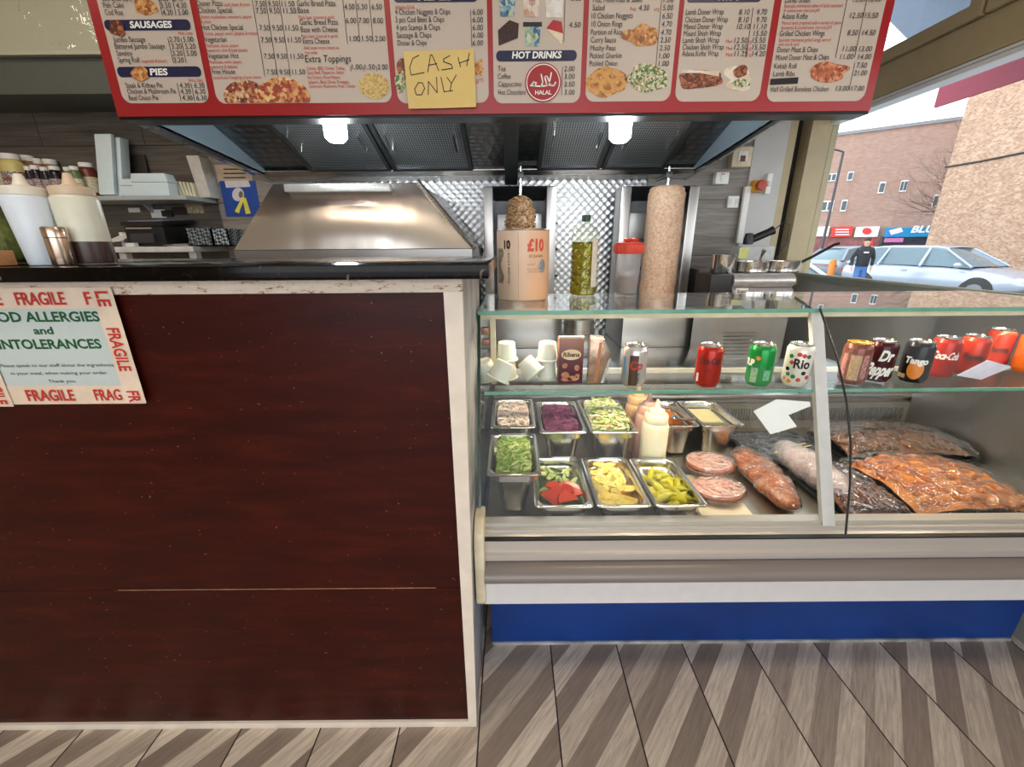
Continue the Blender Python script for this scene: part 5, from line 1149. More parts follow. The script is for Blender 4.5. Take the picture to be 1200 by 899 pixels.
for i, (x, y, z) in enumerate(heap(A2, 30, ZR-.026, .014, rs, -.85, .85)):
    o = LW if i == 0 else copy_tree(LW); place(o, (x, y, z), (rs.uniform(-.7, .7)+(PI/2*rs.choice((0, .3, -.3, .55, -.55))), rs.uniform(-.4, .4), rs.uniform(0, 6.28)))
# chillies
t = NT('pickled_chilli'); t.b.inputs['Roughness'].default_value = .22; oi = t.new('ObjectInfo')
t.base(t.ramp(t.math('ADD', t.math('MULTIPLY', oi.outputs['Random'], .7), t.math('MULTIPLY', t.noise(t.co(), 40, 2), .3)), [(.1, sr(150, 148, 20)), (.5, sr(190, 182, 36)), (.9, sr(206, 196, 74))])); t.b.inputs['Subsurface Weight'].default_value = .1; t.b.inputs['Subsurface Scale'].default_value = .008; CHI = t.m
fill(A3, ZR-.054, CHI, 'chilli_layer', 'packed pickled chillies lying underneath the visible ones', 'chilli')
CP = thing('pickled_chilli', 'pale green pickled chilli among others in the front steel pan', 'chilli', (0, 0, 0), 0, 'pickled chillies in the front pan')
pts = [(-.036+.072*k/9, .006*math.sin(k/9*PI), 0) for k in range(10)]
build('pod', MB().tube(pts, [.003, .0085, .0105, .011, .0108, .0102, .009, .0075, .005, .0015], 10), CHI, CP, local=True)
build('stalk', MB().tube([(-.036, 0, 0), (-.044, .0, .002), (-.052, .003, .003)], [.003, .0018, .002], 6), mat('chilli_stalk', sr(150, 130, 50), .5), CP, local=True)
index_kids()
for i, (x, y, z) in enumerate(heap(A3, 30, ZR-.040, .016, rs, -.85, .6)):
    o = CP if i == 0 else copy_tree(CP); place(o, (x, y, z), (rs.uniform(0, 6), rs.uniform(-.5, .5), rs.uniform(0, 6.28)))
# cucumber + tomato
CUF = mat('cucumber_flesh', sr(206, 216, 140), .3, var=.1, scale=60, sub=.1); CUS = mat('cucumber_skin', sr(44, 84, 30), .35, var=.35, scale=50)
fill(A1, ZR-.052, mat('dark_cucumber_layer', sr(70, 104, 40), .4, var=.4, scale=40), 'cucumber_layer', 'packed cucumber lying underneath the visible pieces', 'cucumber')
CU = thing('cucumber_piece', 'half moon cucumber piece among others behind the tomato slices', 'cucumber', (0, 0, 0), 0, 'cucumber pieces in the front pan')
sl, sk = MB(), MB()
arc = [(.033*math.cos(PI*k/12), .016*math.sin(PI*k/12)) for k in range(13)]
sl.prism([(x, y, 0) for x, y in arc], (0, 0, .006)); sk.prism([(x, y, -.0004) for x, y in arc] + [(x*1.06, y*1.09, -.0004) for x, y in arc[::-1]], (0, 0, .0068))
build('flesh', sl, CUF, CU, local=True, smooth=False); build('skin', sk, CUS, CU, local=True, smooth=False); index_kids()
for i, (x, y, z) in enumerate(heap(A1, 26, ZR-.036, .010, rs, -.35, .85)):
    o = CU if i == 0 else copy_tree(CU); place(o, (x, y, z), (rs.uniform(-.6, .9), rs.uniform(-.5, .5), rs.uniform(0, 6.28)))
TOM = mat('tomato_flesh', sr(206, 58, 14), .2, var=.25, scale=70, sub=.1); TOS = mat('tomato_skin', sr(190, 40, 20), .2, var=.1)
TM = thing('tomato_slice', 'red tomato slice among others at the front of the cucumber pan', 'tomato', (0, 0, 0), 0, 'tomato slices in the front pan')
arc = [(.034*math.cos(PI*k/14), .030*math.sin(PI*k/14)) for k in range(15)]
sl, sk = MB(), MB(); sl.prism([(x, y-.012, 0) for x, y in arc], (0, 0, .007)); sk.prism([(x, y-.012, -.0004) for x, y in arc] + [(x*1.05, y*1.06-.012, -.0004) for x, y in arc[::-1]], (0, 0, .0078))
build('flesh', sl, TOM, TM, local=True, smooth=False); build('skin', sk, TOS, TM, local=True, smooth=False); index_kids()
for i, (x, y, z) in enumerate(heap((A1[0], A1[1], A1[2]*.72, A1[3]), 13, ZR-.020, .014, rs, -.78, -.30)):
    o = TM if i == 0 else copy_tree(TM); place(o, (x, y, z), (rs.uniform(.2, .8), rs.uniform(-.4, .4), rs.uniform(-.8, .8)))
# sauces at the back
B1 = gnpan(.573, .708, 1.42, 1.685, .702, DZ, 'steel pan of orange sauce with a ladle behind the squeeze bottles', taper=.012)
B2 = gnpan(.715, .876, 1.42, 1.685, .702, DZ, 'steel pan of pale cream sauce at the right end of the back row', taper=.012)
single('orange_sauce', MB().box((B1[0]-B1[2]+.006, B1[1]-B1[3]+.006, .6685), (B1[0]+B1[2]-.006, B1[1]+B1[3]-.006, .672)), mat('orange_sauce', sr(196, 106, 34), .2, var=.1, scale=15), 'orange chilli sauce in the steel pan behind the squeeze bottles', 'sauce', smooth=False)
single('cream_sauce', MB().box((B2[0]-B2[2]+.006, B2[1]-B2[3]+.006, .6685), (B2[0]+B2[2]-.006, B2[1]+B2[3]-.006, .673)), mat('cream_sauce', sr(226, 212, 160), .25, var=.06, scale=15), 'pale cream mayonnaise in the right hand steel pan', 'sauce', smooth=False)
single('ladle', MB().tube([(.665, 1.52, .685), (.68, 1.48, .70), (.695, 1.44, .722)], .006, 10).ball((.66, 1.54, .682), (.018, .018, .01), 12, 6), CHROME, 'steel ladle handle resting in the orange sauce', 'ladle')
def cbottle(px, py, w_px, r, h, m, label, zz=DZ+.001):
    p = Vector((px, py, zz))
    o = thing('squeeze_bottle', label, 'bottle', tuple(p), 0, 'squeeze bottles in the case')
    build('body', MB().lathe([(.0005, .002), (r*.96, 0), (r, .006), (r, h*.66), (r*.93, h*.70), (r*.84, h*.715)], p, 28), m, o)
    c_ = build('cap', MB().lathe([(r*.86, h*.715), (r*.88, h*.725), (r*.88, h*.80), (r*.8, h*.82), (r*.62, h*.83), (r*.55, h*.87), (r*.2, h*.9), (.0005, h*.9)], p, 28), m, o)
    build('nozzle', MB().lathe([(r*.28, h*.88), (r*.2, h*.93), (.004, h), (.0005, h)], p, 16), m, c_); return o
cbottle(.500, 1.325, 34, .046, .283, mat('mayonnaise_white', sr(236, 226, 196), .35, var=.02, sub=.15), 'cream white squeeze bottle standing in front of the other two bottles')
cbottle(.506, 1.425, 26, .044, .272, mat('pink_sauce_bottle', sr(222, 172, 156), .35, var=.03, sub=.15), 'pink squeeze bottle behind the cream white bottle')
cbottle(.494, 1.522, 24, .044, .272, mat('peach_sauce_bottle', sr(220, 176, 130), .35, var=.03, sub=.15), 'peach coloured squeeze bottle furthest back of the three bottles')
# ================= meats =================
FILM = pane('cling_film', (.97, .97, .98), 3.2, .03, 1.0, 16, 1.45)
FILMH = pane('frosted_film', (.93, .93, .95), 3.5, .08, .9, 22, 1.45, .22, (.8, .8, .84))
def meatmat(name, cols, scale=40, rough=.3, bump=.5):
    if name in MATS: return MATS[name]
    t = NT(name); t.b.inputs['Roughness'].default_value = rough
    n1 = t.noise(t.co(), scale, 5, .65); n = len(cols); t.base(t.ramp(n1, [(.3+.4*i/(n-1), c) for i, c in enumerate(cols)])); t.bump(n1, bump, .008)
    MATS[name] = t.m; return t.m
HAM = meatmat('pink_ham', [sr(200, 134, 120), sr(222, 168, 152), sr(206, 176, 170)], 18, .3, .1); HAMR = mat('ham_rind', sr(176, 112, 86), .4)
def hamstack(px, py, z, rx, ry, h, label):
    p = aZ(px, py, z+h); p.z = z
    o = thing('ham_stack', label, 'sliced meat', tuple(p), 0, 'stacks of round sliced ham')
    for k in range(5):
        q = MB(); q.lathe([(.0005, 0), (1, 0), (1.01, h/11), (1, h/5.6), (.0005, h/5.6)], (0, 0, 0), 36); q.v = [Vector((p.x+v.x*rx+.002*k*math.sin(k*4), p.y+v.y*ry+.003*math.cos(k*3), z+v.z+h*k/5)) for v in q.v]
        s = build('slice', q, HAM if k == 4 else HAMR, o)
    build('cling_film', MB().grid(lambda a, b: (p.x+rx*1.12*math.cos(2*PI*a)*math.sin(PI/2*b), p.y+ry*1.12*math.sin(2*PI*a)*math.sin(PI/2*b), z+(h+.006)*(1 if b < .8 else max(.02, 1-(b-.8)*5))+.003*mnoise.noise((a*8, b*9, z))), 36, 12), FILM, o)
tr_p = aZ(848, 575, .58)
tray = thing('deli_tray', 'shallow white tray with cream paper under the sliced ham', 'tray', (tr_p.x, tr_p.y, DZ))
x0, x1 = .562, .725
build('base', MB().box((x0, 1.0, DZ), (x1, 1.27, DZ+.010)), mat('clear_tray_base', sr(206, 196, 186), .25), tray, bevel=.004)
build('paper', MB().grid(lambda a, b: (x0+.004+(x1-x0-.008)*a, .1+.905+.26*b, DZ+.013+.012*b+.003*mnoise.noise((a*6, b*8, 1))), 14, 20), mat('cream_greaseproof', sr(226, 212, 188), .4, var=.05), tray, solid=.001)
hamstack(832, 540, .612, .074, .062, .026, 'round pink sliced ham stack at the back, beside the sauce pans')
hamstack(842, 571, .585, .078, .060, .026, 'round pink sliced ham stack at the front under shiny film')
def blob(name, label, cat, a, b, za, zb_, ra, rb, hgt, m, film=None, seed=0, lump=.16, part='meat', n=28):
    """elongated lump lying on the deck from point a (back) to b (front)"""
    A_, B_ = aZ(*a, za), aZ(*b, zb_); d = (B_-A_); L = d.length; c = (A_+B_)/2
    o = thing(name, label, cat, (c.x, c.y, DZ+.004))
    ax = Vector((d.x, d.y, 0)).normalized(); sd = Vector((-ax.y, ax.x, 0))
    def F(k, infl):
        def g(u, v):
            th = PI*v; a_ = 2*PI*u; s = -math.cos(th); rr_ = (ra*(1-(s+1)/2)+rb*(s+1)/2)*math.sin(th)**.7
            x = s*L/2*infl; y = rr_*math.cos(a_)*infl; z = max(-.9, math.sin(a_))*hgt*math.sin(th)**.6*infl
            q = 1+lump*mnoise.noise((x*18+seed, y*18, z*18)) + lump*.5*mnoise.noise((x*50+seed, y*50, z*50))
            p = c + ax*x + sd*y*q; return Vector((p.x, p.y, DZ+.004+max(0, hgt*.62+z*q*.62)))
        return g
    build(part, MB().grid(F(0, 1), n, n), m, o, ang=80)
    if film: build('cling_film', MB().grid(F(1, 1.06), n, n), film, o, ang=80)
    return o
blob('chicken_joint', 'glossy brown wrapped chicken joint lying beside the round ham', 'meat', (868, 526), (930, 600), .60, .58, .066, .050, .05, meatmat('roast_chicken_skin', [sr(120, 56, 22), sr(172, 94, 44), sr(206, 140, 84)], 26, .22, .3), FILM, 1, .26)
blob('wrapped_meat', 'frosty film wrapped meat parcel behind the divider post', 'meat', (915, 520), (992, 588), .62, .59, .055, .045, .075, meatmat('frosted_meat', [sr(150, 96, 90), sr(190, 150, 146), sr(216, 200, 202)], 30, .4, .4), FILMH, 4, .2)
# trays on the right
def mtray(px, pts_z, label, x0, x1, y0, y1):
    o = thing('meat_tray', label, 'meat tray', ((x0+x1)/2, (y0+y1)/2, DZ))
    L = [rr((x0+x1)/2, (y0+y1)/2, (x1-x0)/2-.012, (y1-y0)/2-.012, .02, DZ), rr((x0+x1)/2, (y0+y1)/2, (x1-x0)/2, (y1-y0)/2, .03, DZ+.022), rr((x0+x1)/2, (y0+y1)/2, (x1-x0)/2-.006, (y1-y0)/2-.006, .03, DZ+.022), rr((x0+x1)/2, (y0+y1)/2, (x1-x0)/2-.018, (y1-y0)/2-.018, .02, DZ+.004)]
    n = len(L[0]); m = MB(); m.add([p for l in L for p in l], [(j*n+k, j*n+(k+1) % n, (j+1)*n+(k+1) % n, (j+1)*n+k) for j in range(3) for k in range(n)] + [tuple(range(n))[::-1], tuple(3*n+k for k in range(n))])
    build('tray', m, BLACKM, o); return o
def chunks(x0, x1, y0, y1, z0, h, n, m, rs, r=.022, nm='meat_piece', parent=None):
    reg = ((x0+x1)/2, (y0+y1)/2, (x1-x0)/2, (y1-y0)/2); f = mound(*reg, z0, h); mb = MB()
    mb.grid(lambda a, b: (x0+(x1-x0)*a, y0+(y1-y0)*b, f(x0+(x1-x0)*a, y0+(y1-y0)*b)-.004), 20, 20)
    for i in range(n):
        x, y = rs.uniform(x0+r, x1-r), rs.uniform(y0+r, y1-r); q = MB(); s = rs.uniform(0, 99)
        q.ball((0, 0, 0), (r*rs.uniform(.8, 1.5), r*rs.uniform(.6, 1), r*rs.uniform(.4, .7)), 10, 7, lambda d: 1+.25*mnoise.noise(d*2+Vector((s, s, s))))
        q.M = Matrix.Identity(4); R = Matrix.Translation((x, y, f(x, y)+.002)) @ Matrix.Rotation(rs.uniform(0, 6.28), 4, 'Z') @ Matrix.Rotation(rs.uniform(-.5, .5), 4, 'X')
        mb.add([R @ v for v in q.v], q.f)
    return mb
def filmover(o, x0, x1, y0, y1, z0, h, m=FILM, k=3):
    reg = ((x0+x1)/2, (y0+y1)/2, (x1-x0)/2, (y1-y0)/2); f = mound(*reg, z0, h)
    build('cling_film', MB().grid(lambda a, b: (x0+(x1-x0)*a, y0+(y1-y0)*b, f(x0+(x1-x0)*a, y0+(y1-y0)*b) + .007*abs(mnoise.noise((a*6+b*9, b*2-a*3, k))) + .004*mnoise.noise((a*30, b*12, k)) - .02*(max(abs(2*a-1), abs(2*b-1)) > .97)), 60, 50), m, o, ang=70)
DARKM = island_mat('dark_marinated_lamb', [sr(60, 28, 22), sr(104, 54, 40), sr(130, 80, 62), sr(96, 70, 66)], .3, 0, .4)
ORCH = island_mat('orange_marinated_chicken', [sr(160, 78, 24), sr(206, 116, 44), sr(226, 146, 70), sr(190, 96, 36)], .28, 0, .4)
BRWN = island_mat('brown_grilled_meat', [sr(84, 48, 26), sr(130, 84, 50), sr(160, 112, 72)], .35, 0, .4)
tA = mtray(0, 0, 'black tray of dark red marinated lamb under crinkled cling film right of the post', .972, 1.168, 1.0, 1.30)
tag(build('meat', chunks(.985, 1.15, 1.02, 1.28, DZ+.028, .03, 110, DARKM, rs), DARKM, tA), kind='stuff'); filmover(tA, .976, 1.163, 1.003, 1.297, DZ+.042, .034)
tB = mtray(0, 0, 'black tray heaped with orange marinated chicken under cling film', 1.175, 1.56, 1.0, 1.34)
tag(build('meat', chunks(1.19, 1.545, 1.02, 1.32, DZ+.03, .06, 190, ORCH, rs), ORCH, tB), kind='stuff'); filmover(tB, 1.18, 1.555, 1.003, 1.337, DZ+.046, .058, k=7)
tC = mtray(0, 0, 'black tray of brown grilled meat behind the orange chicken', 1.25, 1.74, 1.36, 1.62)
tag(build('meat', chunks(1.27, 1.72, 1.38, 1.60, DZ+.03, .04, 130, BRWN, rs), BRWN, tC), kind='stuff'); filmover(tC, 1.255, 1.735, 1.363, 1.617, DZ+.046, .042, k=9)
tD = mtray(0, 0, 'empty steel tray lined with film at the back of the case behind the lamb', .90, 1.21, 1.36, 1.62); filmover(tD, .905, 1.205, 1.365, 1.615, DZ+.02, .004, k=5)
single('wooden_skewers', MB().tube([(.98, 1.38, DZ+.052), (1.13, 1.44, DZ+.056)], .002, 6).tube([(.97, 1.37, DZ+.052), (1.14, 1.42, DZ+.056)], .002, 6), mat('skewer_wood', sr(222, 190, 140), .5), 'pair of pale wooden skewers on the film lined empty tray', 'skewers')
# flat shapes painted to stand in for reflections in the front glass
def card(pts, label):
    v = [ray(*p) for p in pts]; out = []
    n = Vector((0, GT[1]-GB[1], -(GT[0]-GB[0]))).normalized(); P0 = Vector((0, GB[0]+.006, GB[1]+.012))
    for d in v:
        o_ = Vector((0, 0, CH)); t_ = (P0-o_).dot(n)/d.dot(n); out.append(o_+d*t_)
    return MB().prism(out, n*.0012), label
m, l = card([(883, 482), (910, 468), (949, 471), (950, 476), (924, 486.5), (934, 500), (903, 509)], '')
single('glass_reflection', m, PAPER, 'painted white reflection shape on the inside of the glass left of the divider post', 'reflection', 'painted reflections in the front glass', smooth=False)
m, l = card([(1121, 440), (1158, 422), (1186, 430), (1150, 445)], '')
single('glass_reflection', m, mat('lilac_reflection', sr(206, 200, 214), .4), 'painted pale lilac reflection shape on the inside of the glass in front of the red cans', 'reflection', 'painted reflections in the front glass', smooth=False)

# ================= drinks on the glass shelf =================
SHZ = .957; CR, CHT = .0345, .122
def can(px, py, label, body, lettering=(), top=None, extra=None, z=SHZ):
    p = aZ(px, py, z); p.z = z+.0005; r = CR
    o = thing('drinks_can', label, 'drinks can', tuple(p), 0, 'drinks cans on the glass shelf')
    build('body', MB().lathe([(.0005, .005), (r*.78, .0), (r*.82, .002), (r*.97, .012), (r, .016), (r, CHT*.86), (r*.98, CHT*.885), (r*.84, CHT*.965)], p, 32, cap=False), body, o)
    tp = build('top', MB().lathe([(r*.84, CHT*.963), (r*.86, CHT*.98), (r*.86, CHT), (r*.81, CHT), (r*.78, CHT*.968), (.0005, CHT*.968)], p, 32, cap=False), top or CHROME, o)
    q = MB(); q.M = Matrix.Translation((p.x, p.y, p.z+CHT*.972)) @ Matrix.Rotation(rs.uniform(0, 6), 4, 'Z'); q.prism([(.012*math.cos(2*PI*k/12)*1.1, .008*math.sin(2*PI*k/12), 0) for k in range(12)], (0, 0, .0015)); build('pull_tab', q, top or CHROME, tp, smooth=False)
    a = math.atan2(-p.x, p.y)
    def onto(u0, v0): # u0: arc offset from the facing direction
        return lambda u, v: (p.x+(r+.0010)*math.sin(a+(u0+u)/r), p.y-(r+.0010)*math.cos(a+(u0+u)/r), p.z+v0+v)
    for s, m, u0, v0, w_, h, sl, bd, rot in lettering:
        k = MB(); f = onto(u0, v0)
        if rot: text_into(k, s, lambda u, v: f(-v, u), w_, h, bd, slant=sl)
        else: text_into(k, s, f, w_, h, bd, slant=sl)
        build('lettering', k, m, o, smooth=False)
    def patch(u0, u1, v0, v1, m, nm='print', round_=False, d=.0003):
        k = MB(); g = lambda u, v: (p.x+(r+d)*math.sin(a+u/r), p.y-(r+d)*math.cos(a+u/r), p.z+v)
        if round_: k.grid(lambda A_, B_: g((u0+u1)/2+(u1-u0)/2*B_*math.cos(2*PI*A_), (v0+v1)/2+(v1-v0)/2*B_*math.sin(2*PI*A_)), 20, 3)
        else: k.grid(lambda A_, B_: g(u0+(u1-u0)*A_, v0+(v1-v0)*B_), 8, 2)
        build(nm, k, m, o)
    if extra: extra(patch)
    return o
CANR = mat('can_red', sr(168, 36, 22), .25, .35, var=.04); CANS = mat('can_silver', sr(206, 204, 200), .25, .6, var=.04); CANG = mat('can_green', sr(20, 140, 60), .25, .35, var=.05)
CANW = mat('can_white', sr(226, 220, 210), .3, .2, var=.03); CANM = mat('can_maroon', sr(66, 16, 26), .25, .35, var=.06); CANK = mat('can_black', sr(24, 18, 22), .25, .35, var=.06)
CANO = mat('can_orange', sr(220, 104, 28), .25, .35, var=.05); CANRO = mat('can_red_orange', sr(186, 50, 24), .25, .35, var=.05); GOLDT = mat('gold_can_top', sr(190, 146, 50), .25, .8)
CANB = mat('can_brown_pattern', sr(120, 70, 60), .3, .3, var=.4, scale=70)
DBR = mat('cola_brown', sr(84, 58, 44), .3, .2); TAN = mat('tan_print', sr(190, 160, 120), .4); GRNP = mat('leaf_green_print', sr(40, 110, 60), .4); REDP = mat('fruit_red_print', sr(196, 60, 50), .4); ORP = mat('orange_print', sr(220, 130, 40), .35)
can(741, 451, 'silver drinks can with a dark brown panel and red lettering beside the cartons', CANS, [('Co', REDINK, -.012, .056, .036, .024, .1, .03, 0), ('TASTE', INK, .017, .012, .034, .007, 0, .02, 1)], None, lambda P: (P(-.013, .012, .008, .096, DBR), P(-.034, -.026, .03, .09, mat('blue_print', sr(90, 140, 190), .4))))
can(827, 451, 'red drinks can with black script lettering left of the green can', CANR, [('Coca-Cola', INK, -.03, .070, .062, .020, .25, .02, 0), ('ZERO', INK, -.010, .05, .02, .005, 0, .01, 0)], None, lambda P: P(-.032, -.024, .015, .04, CANW))
can(887, 450, 'green drinks can with a pale printed panel', CANG, [('7UP', WHITEINK, -.045, .06, .028, .018, .1, .04, 0)], None, lambda P: (P(-.022, -.004, .012, .055, printmat('nutrition_panel', [sr(180, 200, 170), sr(60, 130, 80)], 140)), P(-.014, -.002, .078, .09, ORP, 'print', True), P(.012, .03, .02, .05, printmat('barcode_green', [sr(150, 190, 160), sr(30, 130, 70)], 160))))
can(930, 450, 'white fruit patterned drinks can with black lettering beside the divider post', CANW, [('Rio', INK, -.010, .056, .04, .026, 0, .03, 0)], None, lambda P: [P(u-.006, u+.006, v-.006, v+.006, m, 'print', True) for u, v, m in ((.0, .095, REDP), (.012, .092, REDP), (.024, .09, GRNP), (-.02, .088, GRNP), (-.016, .07, REDP), (-.024, .05, CANM), (-.02, .035, GRNP), (-.006, .03, GRNP), (.008, .022, REDP), (-.03, .02, ORP), (-.014, .015, ORP), (.03, .03, REDP), (.018, .042, INK))])
can(996, 448, 'brown drinks can with gold top and tan panel just right of the divider post', CANB, [], GOLDT, lambda P: (P(-.012, .014, .015, .088, printmat('tan_panel', [sr(196, 166, 126), sr(150, 116, 84)], 90)), P(-.035, -.02, .02, .09, printmat('pink_small_print', [sr(206, 150, 140), sr(120, 60, 60)], 120)), P(.018, .034, .02, .09, printmat('pink_small_print', [], 1) if 0 else MATS['pink_small_print'])))
can(1025, 445, 'dark maroon drinks can with large slanted white lettering', CANM, [('Dr', WHITEINK, -.004, .066, .032, .030, .2, .04, 0), ('Pepper', WHITEINK, -.030, .022, .066, .034, .3, .04, 0)])
can(1067, 446, 'black drinks can with an orange fruit picture and white lettering', CANK, [('Tango', WHITEINK, -.026, .058, .052, .018, .1, .04, 0)], None, lambda P: (P(-.016, .022, .012, .068, ORP, 'print', True, .0002), P(-.04, -.016, .012, .024, TAN)))
can(1098, 440, 'red drinks can with white script lettering behind the black can', CANR, [('Coca-Cola', WHITEINK, -.026, .058, .062, .022, .25, .02, 0)])
can(1131, 438, 'red orange drinks can with small black print behind the lilac reflection shape', CANRO, [('Fanta', INK, -.016, .05, .046, .02, .1, .03, 0)])
can(1161, 428, 'orange red drinks can standing furthest back near the end of the shelf', CANRO, [('Fanta', INK, -.018, .05, .046, .02, .1, .03, 0)])
can(1200, 435, 'bright orange drinks can at the very right end of the shelf', CANO, [])
# carton and crumpled pouch
p = aZ(668, 449, SHZ); p.z = SHZ+.0005
PUR = NT('carton_purple_fade'); PUR.b.inputs['Roughness'].default_value = .35
sp_ = PUR.new('SeparateXYZ'); c0 = PUR.new('TexCoord'); PUR.link(c0.outputs['Generated'], sp_.inputs[0]); PUR.base(PUR.ramp(sp_.outputs[2], [(.0, sr(74, 20, 48)), (.5, sr(92, 36, 48)), (1, sr(150, 96, 74))]))
ct = thing('juice_carton', 'upright purple blackcurrant drink carton with a cream oval beside the shiny pouch', 'carton', tuple(p), 0)
build('box', MB().cbox((p.x, p.y+.018, p.z+.067), (.072, .044, .134)), PUR.m, ct, bevel=.002)
build('top_fold', MB().box((p.x-.036, p.y-.002, p.z+.134), (p.x+.036, p.y+.012, p.z+.141)), mat('carton_top', sr(206, 170, 140), .4), ct, bevel=.001)
fy = p.y-.0048
build('oval', MB().add([(p.x+.029*math.cos(2*PI*k/28), fy, p.z+.088+.016*math.sin(2*PI*k/28)) for k in range(28)], [tuple(range(28))]), mat('cream_oval', sr(222, 196, 150), .4), ct, smooth=False)
m = MB(); text_into(m, 'Ribena', lambda u, v: (p.x-.024+u, fy-.0005, p.z+.082+v), .048, .013, .03, slant=.1); build('lettering', m, mat('purple_ink', sr(84, 30, 50), .4), ct, smooth=False)
m = MB()
for x, z, a, b in ((-.016, .026, .012, .010), (.008, .016, .018, .008), (.02, .024, .007, .006), (-.018, .055, .008, .008), (.018, .048, .008, .009), (-.012, .012, .016, .006)): m.add([(p.x+x+a*math.cos(2*PI*k/14), fy, p.z+z+b*math.sin(2*PI*k/14)) for k in range(14)], [tuple(range(14))])
build('fruit_print', m, printmat('fruit_print', [sr(196, 130, 90), sr(170, 80, 60), sr(190, 170, 120)], 60), ct, smooth=False)
p = aZ(698, 450, SHZ); p.z = SHZ+.0005
FOILM = mat('shiny_foil_pouch', sr(180, 150, 130), .22, .75, var=.35, scale=22, bump=.4)
po = thing('snack_pouch', 'shiny brown and silver pouch leaning next to the purple carton', 'pouch', tuple(p))
prof = [(-.026, .0), (.022, .0), (.042, .085), (.018, .135), (-.022, .138)]
build('pouch', MB().prism([(p.x+x, p.y, p.z+z) for x, z in prof], (.006, .05, 0)), FOILM, po, bevel=.004)
build('orange_stripe', MB().prism([(p.x-.006, p.y-.0006, p.z+.006), (p.x+.004, p.y-.0006, p.z+.006), (p.x+.012, p.y-.0006, p.z+.125), (p.x+.004, p.y-.0006, p.z+.125)], (0, .0006, 0)), mat('copper_stripe', sr(196, 120, 84), .3, .4), po, smooth=False)
build('silver_edge', MB().prism([(p.x+.014, p.y-.0008, p.z+.003), (p.x+.023, p.y-.0008, p.z+.003), (p.x+.041, p.y-.0008, p.z+.08), (p.x+.034, p.y-.0008, p.z+.075)], (0, .0006, 0)), mat('silver_foil', sr(226, 224, 220), .2, .8, var=.2, scale=60), po, smooth=False)
# sauce cups
CUP = mat('translucent_white_cup', sr(222, 218, 206), .35, var=.03, sub=.3)
def cup(px, py, zb_, label, tilt=(0, 0), s=1.0, inv=True):
    q = aZ(px, py, SHZ); q = Vector((q.x, q.y, SHZ+.001+zb_))
    m = MB(); prof = [(.0005, .056), (.024, .056), (.026, .052), (.031, .006), (.035, .005), (.035, .001), (.032, .001), (.0295, .006), (.0245, .05), (.0005, .052)]
    m.lathe([(r*s, z*s) for r, z in prof], (0, 0, 0), 28, cap=False)
    M = Matrix.Translation(q) @ Matrix.Rotation(tilt[0], 4, 'Y') @ Matrix.Rotation(tilt[1], 4, 'X'); m.v = [M @ v for v in m.v]
    dz = min(v.z for v in m.v) - q.z; m.v = [Vector((v.x, v.y, v.z-dz)) for v in m.v]
    return single('sauce_cup', m, CUP, label, 'sauce cup', 'sauce cups on the glass shelf')
cup(594, 443, 0, 'lower cup of the left upturned stack of white sauce cups'); cup(594, 443, .058, 'upper cup of the left upturned stack of white sauce cups')
cup(583, 452, 0, 'tipped white sauce cup in front of the left stack', (.45, -.2), 1.05); cup(574, 447, 0, 'white sauce cup lying nearest the left end of the shelf', (-.35, .2), 1.0)
cup(641, 443, 0, 'lower cup of the right upturned stack of white sauce cups'); cup(641, 443, .058, 'upper cup of the right upturned stack of white sauce cups')
cup(628, 448, 0, 'tipped white sauce cup in front of the right stack', (-.7, -.3), 1.0)
# ================= the street outside =================
SG = -.28
ASPH = mat('pale_grey_road', sr(150, 150, 150), .8, var=.1, scale=6)
struct('street_ground', MB().box((1.92, -30, SG-.1), (70, 70, SG)).box((-40, -60, SG-.1), (1.92, -2.65, SG)), ASPH)
def brickmat(name, c1, c2, mortar, sx_=.225, sy_=.075, rot=(PI/2, 0, 0)):
    t = NT(name); t.b.inputs['Roughness'].default_value = .85
    b = t.new('TexBrick')
    if rot == 'yz':
        c9 = t.new('NewGeometry'); s9 = t.new('SeparateXYZ'); k9 = t.new('CombineXYZ'); t.link(c9.outputs['Position'], s9.inputs[0]); t.link(s9.outputs[1], k9.inputs[0]); t.link(s9.outputs[2], k9.inputs[1]); t.link(k9.outputs[0], b.inputs['Vector'])
    else: t.link(t.co(rot=rot), b.inputs['Vector']); b.inputs['Scale'].default_value = 1; b.inputs['Brick Width'].default_value = sx_; b.inputs['Row Height'].default_value = sy_; b.inputs['Mortar Size'].default_value = .008
    b.inputs['Color1'].default_value = (*c1, 1); b.inputs['Color2'].default_value = (*c2, 1); b.inputs['Mortar'].default_value = (*mortar, 1)
    nz = t.noise(t.co((1, 1, 2)), 3, 5); t.base(t.mix(t.ramp(nz, [(.35, (0,)*3), (.75, (.45,)*3)]), b.outputs[0], tuple(c*.7 for c in c2))); MATS[name] = t.m; return t.m
